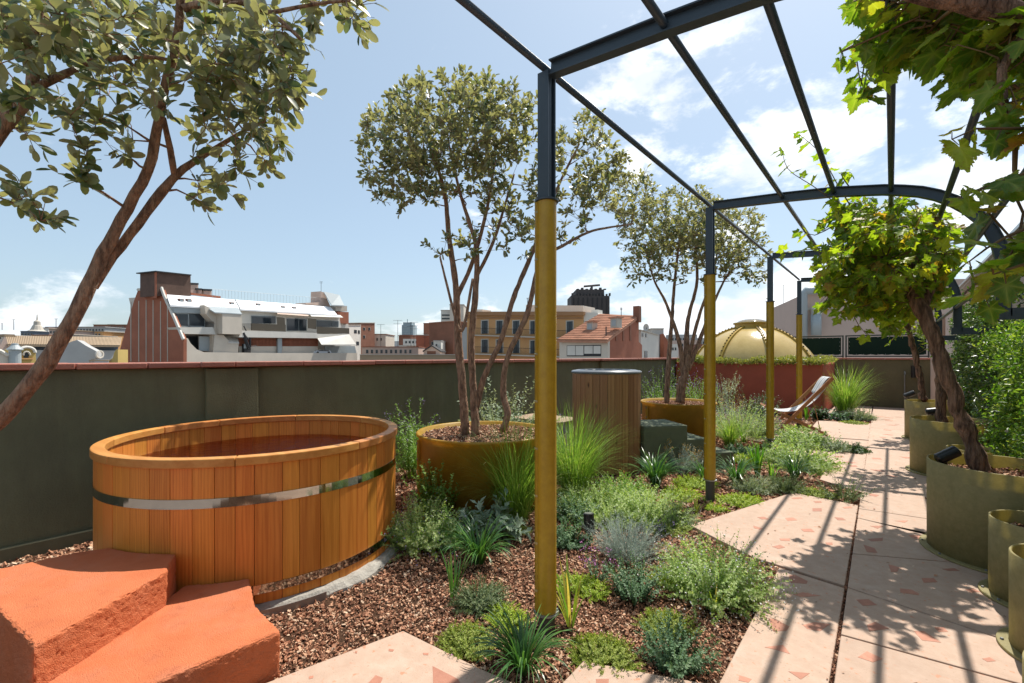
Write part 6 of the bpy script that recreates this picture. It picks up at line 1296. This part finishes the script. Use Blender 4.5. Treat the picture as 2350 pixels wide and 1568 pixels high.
Or('party_wall', 'offw', [(1408, 255), (1545, 262), (1560, 300), (1340, 430), (1345, 335), (1408, 325)], -.3, -10); Or('roof_cabin', 'offw', [(880, 188), (1410, 195), (1410, 250), (880, 250)], -4, -9); Or('roof_cabin', 'offw', [(420, 230), (478, 230), (478, 252), (420, 252)], -4, -7); Or('chimney', 'offw', [(1485, 232), (1545, 232), (1545, 268), (1485, 268)], -3, -5)
antenna('roof antenna on the ochre block beside the leaning stem', O, c6(895, 0)[0], c6(0, 190)[1], c6(0, 125)[1], -5, 2); 
Or('end_wall', 'grey', [(290, 395), (340, 395), (340, 900), (290, 900)], -.4, -9)
# ---- tiled roof house
T = Face(1283, 66, 1392, 60); TS = Face(1392, 60, 1470, 70)
th = thing('tiled_house', 'cream house with terracotta tiled roof and brick gable', 'building', T.base(1340))
m = MB(); T.poly(m, [c6(*p_) for p_ in ((1190, 520), (1640, 520), (1640, 900), (1190, 900))], 0, -.4); m.build('front_wall', C_['cream'], th)
m = MB(); q = [TS.pt(*c6(*p_), .02) for p_ in ((1645, 515), (1905, 320), (1925, 300), (1925, 530), (1955, 560), (1955, 900), (1645, 900))]; m.slab(q, np.array([-TS.n[0], -TS.n[1], 0]) * 1.0); m.build('gable_wall', C_['brick'], th)
for x, y in ((1720, 470), (1785, 410), (1850, 365)): m = MB(); TS.rect(m, *c6(x - 6, y), *c6(x + 6, 520), .12, .03); m.build('gable_pier', C_['brick2'], th)
# roof plane as rows of barrel tiles
e0, e1 = T.pt(*c6(1172, 515), .5), T.pt(*c6(1630, 520), .5); r0, r1 = T.pt(*c6(1560, 280), -8.0), TS.pt(*c6(1925, 298), .1)
nr, nt_ = 26, 17; tl_ = MB(); rfm = MB().slab([e0, e1, r1, r0], (0, 0, -.3)).build('roof', C_['tile'], th)
for i in range(44):
    s = (i + .5) / 44; a = e0 + (e1 - e0) * s; b_ = r0 + (r1 - r0) * s
    for j in range(15):
        p_, q_ = a + (b_ - a) * (j / 15), a + (b_ - a) * ((j + 1.12) / 15); tl_.tube([p_ + np.array([0, 0, .13]), q_ + np.array([0, 0, .05])], [.115, .1], 5, cap=True)
o = tl_.build('roof_tiles', C_['tile'], rfm); o['kind'] = 'stuff'
for x, y in ((1492, 385), (1715, 350)):
    s = (x - 1400) / 500; d_ = MB(); c_ = T.pt(*c6(x, y), -3.4); d_.box((c_[0], c_[1], c_[2] - .1), (1.1, 1.1, 1.3), math.atan2(T.u[1], T.u[0])); dd = d_.build('dormer', C_['trim'], th)
    m = MB(); f_ = c_[:2] + T.n * .56; m.box((f_[0], f_[1], c_[2] - .1), (.7, .04, .8), math.atan2(T.u[1], T.u[0])); m.build('pane', C_['zinc'], dd); m = MB(); m.box((c_[0], c_[1], c_[2] + .62), (1.5, 1.5, .16), math.atan2(T.u[1], T.u[0])); m.build('dormer_roof', C_['tile'], dd)
m = MB(); T.rect(m, *c6(1258, 565), *c6(1575, 665), .03, -.05); wo = m.build('window_band', C_['iron'], th)
for x0, x1 in ((1262, 1335), (1340, 1412), (1420, 1498), (1505, 1570)): m = MB(); T.rect(m, *c6(x0, 568), *c6(x1, 640 if x0 > 1400 else 655), .09, .04); m.build('shutter', C_['offw'], wo)
m = MB(); q = TS.pt(*c6(1910, 300), .0); m.box((q[0], q[1], q[2] + .4), (.9, .9, 2.4)); m.build('chimney', C_['brick2'], th); m = MB(); q = T.pt(*c6(1622, 500), -1); m.tube([q, q + np.array([0, 0, 1.6])], .08, 6); m.build('flue', C_['iron'], th)
antenna('roof antenna behind the tiled roof', T, c6(1762, 0)[0], c6(0, 290)[1], c6(0, 215)[1], -9, 3)
# ---- dark church tower under scaffold, with crane jib
TW = Face(1310, 420, 1398, 420); tw = thing('church_tower', 'dark scaffolded church tower with a crane on top', 'tower', TW.base(1355))
for pix, o0, o1 in (([(1300, 100), (1655, 105), (1655, 900), (1300, 900)], 0, -30), ([(1345, 45), (1605, 45), (1605, 110), (1345, 110)], -2, -26)): m = MB(); TW.poly(m, [c6(*p_) for p_ in pix], o0, o1); m.build('shaft', C_['dark'], tw)
for x in range(1305, 1655, 29): m = MB(); TW.rect(m, *c6(x, 78 + (x % 3) * 8), *c6(x + 12, 104), .3, -3); m.build('pinnacle', C_['dark'], tw)
for x in range(1350, 1610, 42): m = MB(); TW.rect(m, *c6(x, 28 + (x % 4) * 5), *c6(x + 22, 47), -2, -5); m.build('battlement', C_['dark'], tw)
for x in range(1320, 1650, 44): m = MB(); TW.rect(m, *c6(x, 120), *c6(x + 5, 300), .9, .1); m.build('scaffold_pole', C_['iron'], tw)
m = MB(); TW.rect(m, *c6(1485, 10), *c6(1500, 45), -5, -8); m.build('crane_mast', C_['dark'], tw); m = MB(); m.tube([TW.pt(*c6(1415, 18), -6), TW.pt(*c6(1565, 5), -6)], 1.0, 5); m.build('crane_jib', C_['dark'], tw)
# ---- white building and brick gable right of the tiled house
def simple(label, mat, x0, d0, x1, d1, ytop, deep=10, wins=(), roofmat=None, extra=None, ytop1=None, group=None, name='city_building'):
    f_ = Face(x0, d0, x1, d1); t = thing(name, label, 'building', f_.base((x0 + x1) / 2), group); y1 = ytop if ytop1 is None else ytop1
    m_ = MB(); f_.poly(m_, [(x0, ytop), (x1, y1), (x1, 905), (x0, 905)], 0, -deep); m_.build('wall', C_[mat], t)
    if roofmat: m_ = MB(); f_.poly(m_, [(x0 - 1, ytop - 1.6), (x1 + 1, y1 - 1.6), (x1 + 1, y1 - .1), (x0 - 1, ytop - .1)], .2, -deep - .2); m_.build('roof_edge', C_[roofmat], t)
    for (a, b_, c_, d_) in wins: w_ = MB(); f_.rect(w_, a - .5, b_ - .5, c_ + .5, d_ + .5, .05, -.05); wo_ = w_.build('window', C_['trim'], t); w_ = MB(); f_.rect(w_, a, b_, c_, d_, .1, .055); w_.build('pane', C_['glass'], wo_)
    return f_, t
D_ = lambda q: q
f_, t = simple('white rendered house with satellite dish right of the tiled house', 'offw', 1471, 72, 1512, 78, 758, 12, ((1474, 765, 1477, 773), (1482, 766, 1485, 774), (1480, 806, 1486, 822)), 'trim', ytop1=770)
q = f_.pt(1484, 752, -1); m = MB(); m.lathe([(0, 0), (.35, .05), (.6, .18), (.62, .2)], (0, 0, 0), 16); dv_ = MB(); dv_.v = [(q[0] + v_[0] * .8, q[1] - v_[2] * 1.2, q[2] + v_[1]) for v_ in m.v]; dv_.f = m.f
sdh = thing('satellite_dish', 'round satellite dish on the white rendered house', 'dish', q); dv_.build('dish', C_['grey'], sdh); MB().tube([q, q - np.array([0, 0, 1.6])], .06, 6).build('mast', C_['iron'], sdh)
simple('grey blank walled house right of the white rendered house', 'grey', 1496, 80, 1523, 80, 755, 12, roofmat='trim'); f_, t = simple('small brick gable house right of the blank grey house', 'brick', 1523, 78, 1534, 78, 766, 10, ytop1=786)
for i, (x0, x1, y, mt, d, lab) in enumerate(((1534, 1556, 790, 'offw', 140, 'low pale block just left of the fanning tree stems'), (1540, 1600, 768, 'grey', 420, 'distant grey block seen through the fanning stems'), (1556, 1600, 781, 'pink', 200, 'low pink block seen through the fanning stems'), (1598, 1632, 776, 'grey', 300, 'low grey block left of the dome'), (1604, 1625, 790, 'brick2', 160, 'low brick block left of the dome'))):
    simple(lab, mt, x0, d, x1, d, y, 14, [(x0 + 3 + k * 6, y + 8, x0 + 6 + k * 6, y + 14) for k in range(int((x1 - x0 - 4) / 6))])
# ---- between the two big blocks
simple('pale house with two dark windows beside the stepped block', 'offw', 800, 140, 828, 150, 747, 12, ((813, 757, 819, 765), (822, 758, 826, 766), (818, 784, 824, 792)), 'trim')
simple('dark brick house with chimneys beside the stepped block', 'brick2', 828, 150, 860, 158, 742, 12, ((834, 752, 838, 758), (846, 752, 850, 758), (834, 770, 838, 776)), 'trim'); simple('low beige house beside the dark brick house', 'cream', 858, 160, 885, 160, 768, 12, ((864, 776, 867, 782), (873, 776, 876, 782)), 'brick2')
simple('small brick house left of the brown brick gable', 'brick', 955, 150, 1000, 150, 770, 12, (), 'trim'); simple('brown brick tower house beside the ochre block', 'brick2', 972, 160, 990, 160, 743, 12, (), 'brick2'); simple('tall brown brick gable house beside the ochre block', 'brick2', 985, 130, 1040, 124, 742, 14, ((990, 785, 994, 795), (1000, 786, 1004, 796)), 'tile', ytop1=738)
simple('pale office block with strip windows behind the brown gable', 'offw', 1012, 260, 1042, 260, 713, 16, ((1014, 722, 1035, 725), (1014, 730, 1035, 733), (1014, 738, 1035, 741)), 'trim'); simple('pale stair tower behind the brown gable', 'cream', 1032, 255, 1064, 255, 700, 16, ((1040, 710, 1043, 714), (1050, 716, 1053, 720)), 'trim')
simple('low pink terrace houses in front of the blue glass tower', 'pink', 830, 135, 960, 135, 797, 10, [(840 + i * 11, 803, 845 + i * 11, 811) for i in range(10)], 'brick'); simple('long low tan roof terrace wall', 'tan', 826, 105, 1065, 105, 815, 10, (), 'trim'); simple('white low house with grey roof in front of the brown gable', 'offw', 995, 118, 1012, 118, 783, 8, ((1000, 790, 1003, 797),), 'grey')
f_ = Face(970, 112, 1012, 112); t = thing('pediment_house', 'small pink house with a low pitched pediment roof', 'building', f_.base(990)); m = MB(); f_.poly(m, [(972, 805), (990, 794), (1010, 806), (1010, 905), (972, 905)], 0, -8); m.build('wall', C_['pink'], t); m = MB(); f_.poly(m, [(970, 805), (990, 792), (1012, 806), (1012, 808.5), (990, 795), (970, 808)], .5, -8.2); m.build('roof', C_['iron'], t); m = MB(); f_.rect(m, 980, 806, 1000, 816, .08, -.05); m.build('window', C_['brick2'], t)
f_, t = simple('distant glass tower painted haze blue with a flat crown', 'blue', 922, 1500, 948, 1500, 746, 60, (), None); m = MB(); f_.poly(m, [(925, 740), (945, 740), (945, 746), (925, 746)], 0, -50); m.build('crown', C_['blue'], t); m = MB(); m.tube([f_.pt(935, 740, -20), f_.pt(935, 733, -20)], 1.5, 4); m.build('mast', C_['blue'], t)  # distance haze is painted into the tower's blue grey colour
for i in range(9): m = MB(); f_.rect(m, 922, 749 + i * 4, 948, 750 + i * 4, 1.2, .1); m.build('floor_line', C_['zinc'], t)
simple('low hazy block left of the blue glass tower', 'grey', 885, 600, 925, 600, 783, 30, ()); simple('low pale block right of the blue glass tower', 'offw', 925, 420, 960, 420, 778, 30, [(930 + i * 8, 783, 934 + i * 8, 788) for i in range(4)])
fd = Face(880, 500, 900, 500); t = thing('church_dome', 'tiny grey church dome left of the blue glass tower', 'building', fd.base(890)); q = fd.pt(889, 784, 0); MB().lathe([(4.2, -30), (4.2, 0), (3.6, 2.5), (2, 4.2), (.6, 5), (.5, 7), (.0, 7.6)], q, 14).build('dome', C_['slate'], t, smooth=True)
# ---- left: market halls with curved gables
c7 = lambda x, y: (x * .17872 * .8828, (840 + y * .17872) * .8828)
H_ = Face(0, 62, 272, 74); hl = thing('market_hall', 'long hall with corrugated tan roof and dark blue clerestory', 'building', H_.base(120))
def Hr(name, mat, pix, o0, o1, parent, face=None): m_ = MB(); (face or H_).poly(m_, [c7(*p_) for p_ in pix], o0, o1); return m_.build(name, C_[mat], parent)
Hr('wall', 'slate', [(130, 320), (1720, 340), (1700, 700), (130, 700)], -3, -14, hl); Hr('lower_wall', 'grey', [(140, 390), (1690, 400), (1690, 700), (140, 700)], -2.4, -2.9, hl)
e0, e1, r1, r0 = H_.pt(*c7(115, 318), -1.6), H_.pt(*c7(1735, 332), -1.6), H_.pt(*c7(1760, 215), -8), H_.pt(*c7(85, 195), -8); rf = MB().slab([e0, e1, r1, r0], (0, 0, -.2)).build('roof', C_['tan'], hl); ct = MB()
for i in range(74): s = i / 73; ct.tube([e0 + (e1 - e0) * s + [0, 0, .06], r0 + (r1 - r0) * s + [0, 0, .06]], .11, 4)
o = ct.build('corrugations', C_['tan'], rf); o['kind'] = 'stuff'; Hr('ridge_end', 'tan', [(60, 160), (210, 165), (240, 200), (70, 200)], -7, -11, hl); Hr('end_gable', 'pink', [(0, 330), (70, 200), (135, 330), (140, 700), (0, 700)], -2, -2.4, hl)
yg = Face(40, 52, 95, 54); t = thing('curved_gable', 'yellow curved gable with a small arched window and white trim', 'building', yg.base(68)); arc = lambda cx_, cy_, rx, ry, n=10: [(cx_ + rx * math.cos(math.pi * (1 - i / n)), cy_ - ry * math.sin(math.pi * (1 - i / n))) for i in range(n + 1)]
m = MB(); yg.poly(m, [c7(*p_) for p_ in [(265, 700), (270, 430)] + arc(392, 430, 105, 75) + [(520, 430), (530, 700)]], 0, -3); m.build('gable', C_['yel'], t); m = MB(); pp = arc(392, 430, 118, 82)
m.tube([yg.pt(*c7(*p_), .1) for p_ in pp], .16, 6); m.build('trim', C_['offw'], t); m = MB(); yg.poly(m, [c7(*p_) for p_ in [(352, 505), (352, 470)] + arc(385, 470, 33, 35) + [(418, 505)]], .1, .0); m.build('window', C_['glass'], t); m = MB(); yg.rect(m, *c7(275, 512), *c7(500, 528), .3, 0); m.build('sill', C_['ochre'], t); m = MB(); m.tube([yg.pt(*c7(*p_), .12) for p_ in arc(385, 470, 50, 55)], .1, 6); m.build('window_trim', C_['trim'], t)
t = thing('lantern_turret', 'grey round turret with conical cap beside the yellow gable', 'building', yg.base(38)); q = yg.pt(*c7(218, 400), .5); MB().lathe([(.5, -14), (.5, 0), (.66, .05), (.66, .14), (.3, .6), (.27, .78), (.0, .82)], q, 16).build('turret', C_['zinc'], t, smooth=False)
t = thing('cream_gable', 'cream scrolled gable at the foot of the hall', 'building', yg.base(10)); m = MB(); yg.poly(m, [c7(*p_) for p_ in [(-120, 700), (-120, 400), (0, 405), (60, 440), (100, 465), (165, 470), (165, 700)]], .3, -3); m.build('gable', C_['cream'], t); m = MB(); m.tube([yg.pt(*c7(*p_), .35) for p_ in [(-120, 400), (0, 402), (60, 438), (100, 462), (165, 466)]], .2, 6); m.build('trim', C_['offw'], t)
t = thing('grey_gable', 'plain grey gable with a round window in front of the hall', 'building', yg.base(185)); g2 = Face(150, 55, 240, 57); m = MB(); g2.poly(m, [c7(*p_) for p_ in [(880, 700), (900, 330), (1040, 270), (1120, 245), (1250, 330), (1420, 420), (1430, 500), (1300, 540), (1290, 700)]], 0, -4); m.build('gable', C_['grey'], t)
m = MB(); q = g2.pt(*c7(1438, 455), .1); m.lathe([(.5, 0), (.5, .2), (.36, .2), (.36, 0)], (0, 0, 0), 20, close=True); rot = Matrix.Rotation(R(90), 3, 'X'); mm = MB(); ang_ = math.atan2(g2.u[1], g2.u[0]) + .9; rz = Matrix.Rotation(ang_, 3, 'Z'); mm.v = [tuple(np.array(rz @ (rot @ Vector(v_))) + q) for v_ in m.v]; mm.f = m.f; mm.build('round_window', C_['offw'], t)
yg2 = Face(280 * .157, 54, 1700 * .157, 56); t = thing('yellow_scroll', 'yellow scroll gable at the foot of the brick side wall', 'building', yg.base(260)); m = MB(); yg2.poly(m, [c7(*p_) for p_ in [(1560, 700), (1590, 540), (1640, 510), (1660, 430), (1690, 385), (1715, 385), (1715, 700)]], 0, -2); m.build('gable', C_['yel'], t); m = MB(); yg2.rect(m, *c7(1290, 540), *c7(1580, 556), .5, -3); m.build('low_roof', C_['tan'], t)
for lab, mt, x0, x1, y, d, rm in (('pale long shed behind the hall roof', 'grey', 1110, 1520, 62, 120, 'grey'), ('brown flat roofed block behind the pale shed', 'brick2', 1360, 1840, 30, 150, 'tan'), ('small peach tower block behind the hall', 'pink', 715, 810, 95, 110, 'tan'), ('domed peach turret beside the pale shed', 'ochre', 1375, 1505, 130, 100, 'tan'), ('tiled low house far left behind the hall', 'tan', 460, 700, 180, 95, 'tile'), ('dark low block far left', 'slate', 300, 500, 125, 180, 'slate'), ('white low block far left', 'offw', 600, 700, 75, 240, 'pink'), ('cream block at the far left edge', 'cream', -200, 40, 180, 130, 'offw'), ('grey block with flat roof far left', 'grey', 660, 860, 65, 300, 'slate'), ('low white block by the leaning stem', 'offw', 800, 920, 165, 90, 'trim')):
    (xa, ya), (xb, _) = c7(x0, y), c7(x1, y); simple(lab, mt, xa, d, xb, d, ya, 12, [(xa + 2 + k * 7, ya + 4, xa + 5 + k * 7, ya + 8) for k in range(max(0, int((xb - xa) / 7)))] if d < 200 else (), rm)
f_ = Face(80, 220, 100, 220); t = thing('spired_tower', 'small tower with pointed lantern on the far left skyline', 'building', f_.base(85)); q = f_.pt(*c7(540, 120), 0); MB().lathe([(3.4, -40), (3.4, 0), (2.4, .6), (1.6, 2.6), (1.3, 3), (1.2, 4.6), (.3, 5.4), (.15, 8), (0, 8.2)], q, 12).build('tower', C_['trim'], t)
for x, y0, y1 in ((30, 100, 8), (200, 100, -50), (815, 95, -60)): antenna('thin tall mast on the far left skyline', f_, c7(x, 0)[0], c7(0, y0)[1], c7(0, y1)[1], 0, 1, .12)
# a field of far roofs
rg = np.random.default_rng(21)
for i in range(70):
    x = rg.uniform(-150, 1640); d = rg.uniform(240, 900); w = rg.uniform(10, 34); y = rg.uniform(770, 806); mt = ['grey', 'offw', 'pink', 'cream', 'brick2', 'tan'][rg.integers(6)]
    simple('small distant %s block low on the city skyline' % dict(grey='grey', offw='off white', pink='pinkish', cream='cream', brick2='brown brick', tan='tan')[mt], mt, x, d, x + w, d * rg.uniform(.97, 1.03), y, 14 + rg.random() * 14, (), ['trim', 'brick2', 'grey'][rg.integers(3)], group='distant skyline blocks', name='skyline_block')
for i in range(16):
    x = rg.uniform(0, 1640); f_ = Face(x, 150, x + 10, 150); antenna('thin aerial rising among the distant skyline blocks', f_, x + 4, 800, rg.uniform(735, 768), 0, int(rg.integers(1, 4)), .06)
# ---- right: pale block with ducts behind the screen railing, chimney with mast
rbf = Face(1845, 34, 2220, 31); t = thing('pale_block', 'large pale pink block with roof ducts behind the screen railing', 'building', rbf.base(2000)); m = MB(); rbf.poly(m, [(1850, 673), (1912, 668), (1912, 645), (2230, 640), (2230, 905), (1850, 905)], 0, -12); m.build('wall', C_['pink'], t)
m = MB(); rbf.rect(m, 1850, 707, 1912, 711, .12, -.05); m.build('string_course', C_['trim'], t)
for x in (2032, 2060): m = MB(); rbf.rect(m, x, 660, x + 1.6, 790, .05, -.03); m.build('joint', C_['trim'], t)
for x0, x1, y in ((1850, 1890, 668),): m = MB(); m.tube([rbf.pt(1843, 790, .5), rbf.pt(1843, 676, .5), rbf.pt(1848, 668, .5), rbf.pt(1885, 666, .5)], .28, 12); m.build('duct', C_['zinc'], t, smooth=True)
m = MB(); m.tube([rbf.pt(1873, 770, .6), rbf.pt(1873, 722, .6)], .33, 14); m.build('vent_pipe', C_['zinc'], t, smooth=True); m = MB(); rbf.rect(m, 1868, 705, 1886, 722, .8, .1); m.build('vent_box', C_['offw'], t); m = MB(); rbf.rect(m, 1884, 657, 1896, 668, .6, -.3); m.build('fan_box', C_['zinc'], t)
ch_ = Face(1780, 45, 1815, 45); t = thing('chimney_pot', 'small pale chimney with pyramid cap right of the dome', 'chimney', ch_.base(1797)); q = ch_.pt(1797, 770, 0); MB().box((q[0], q[1], q[2] - .5), (.62, .62, 2.2), YAW).build('stack', C_['pink'], t); MB().box((q[0], q[1], q[2] + .66), (.85, .85, .1), YAW).build('cornice', C_['pink'], t); MB().lathe([(.52, 0), (.12, .45), (.0, .5)], (q[0], q[1], q[2] + .72), 4, YAW + .78, YAW + .78 + 2 * math.pi).build('cap', C_['pink'], t)
antenna('tall thin mast above the chimney with pyramid cap', ch_, 1798, 745, 655, 0, 1, .02)
# ================================================================ SMALL LITTER
n = 260; lx = -1.0 + 2.2 * RNG.random(n); ly = 1.2 + 11 * RNG.random(n) ** 1.3
ok = np.zeros(n, bool)
for sp, _ in SLABS: ok |= in_poly(lx, ly, sp)
lx, ly = lx[ok], ly[ok]; n = len(lx)
V, F, Rn = scatter(simple_leaf(.55, .3), np.stack([lx, ly, np.full(n, .006)], 1), unit(np.stack([RNG.normal(size=n), RNG.normal(size=n), .15 * RNG.random(n)], 1)), unit(RNG.normal(size=(n, 3)) * .25 + np.array([0, 0, 1.])), .012 + .03 * RNG.random(n) ** 2)
lit = np_mesh('leaf_litter', V, F, bark, rnd=Rn); tag(lit, 'scattered dry leaf bits and bark crumbs on the pink path', 'litter', kind='stuff')
n = 2600; t = RNG.random(n); ly = .5 + 13.5 * t; lx = np.array([Jx(y) for y in ly]) + RNG.normal(size=n) * .006
V, F, Rn = chips(np.stack([lx, ly, -.012 + .01 * RNG.random(n)], 1), .006 + .009 * RNG.random(n)); jo = np_mesh('joint_grit', V, F, bark, rnd=Rn * .5, smooth=False); tag(jo, 'dark grit filling the long joint down the middle of the path', 'grit', kind='stuff')
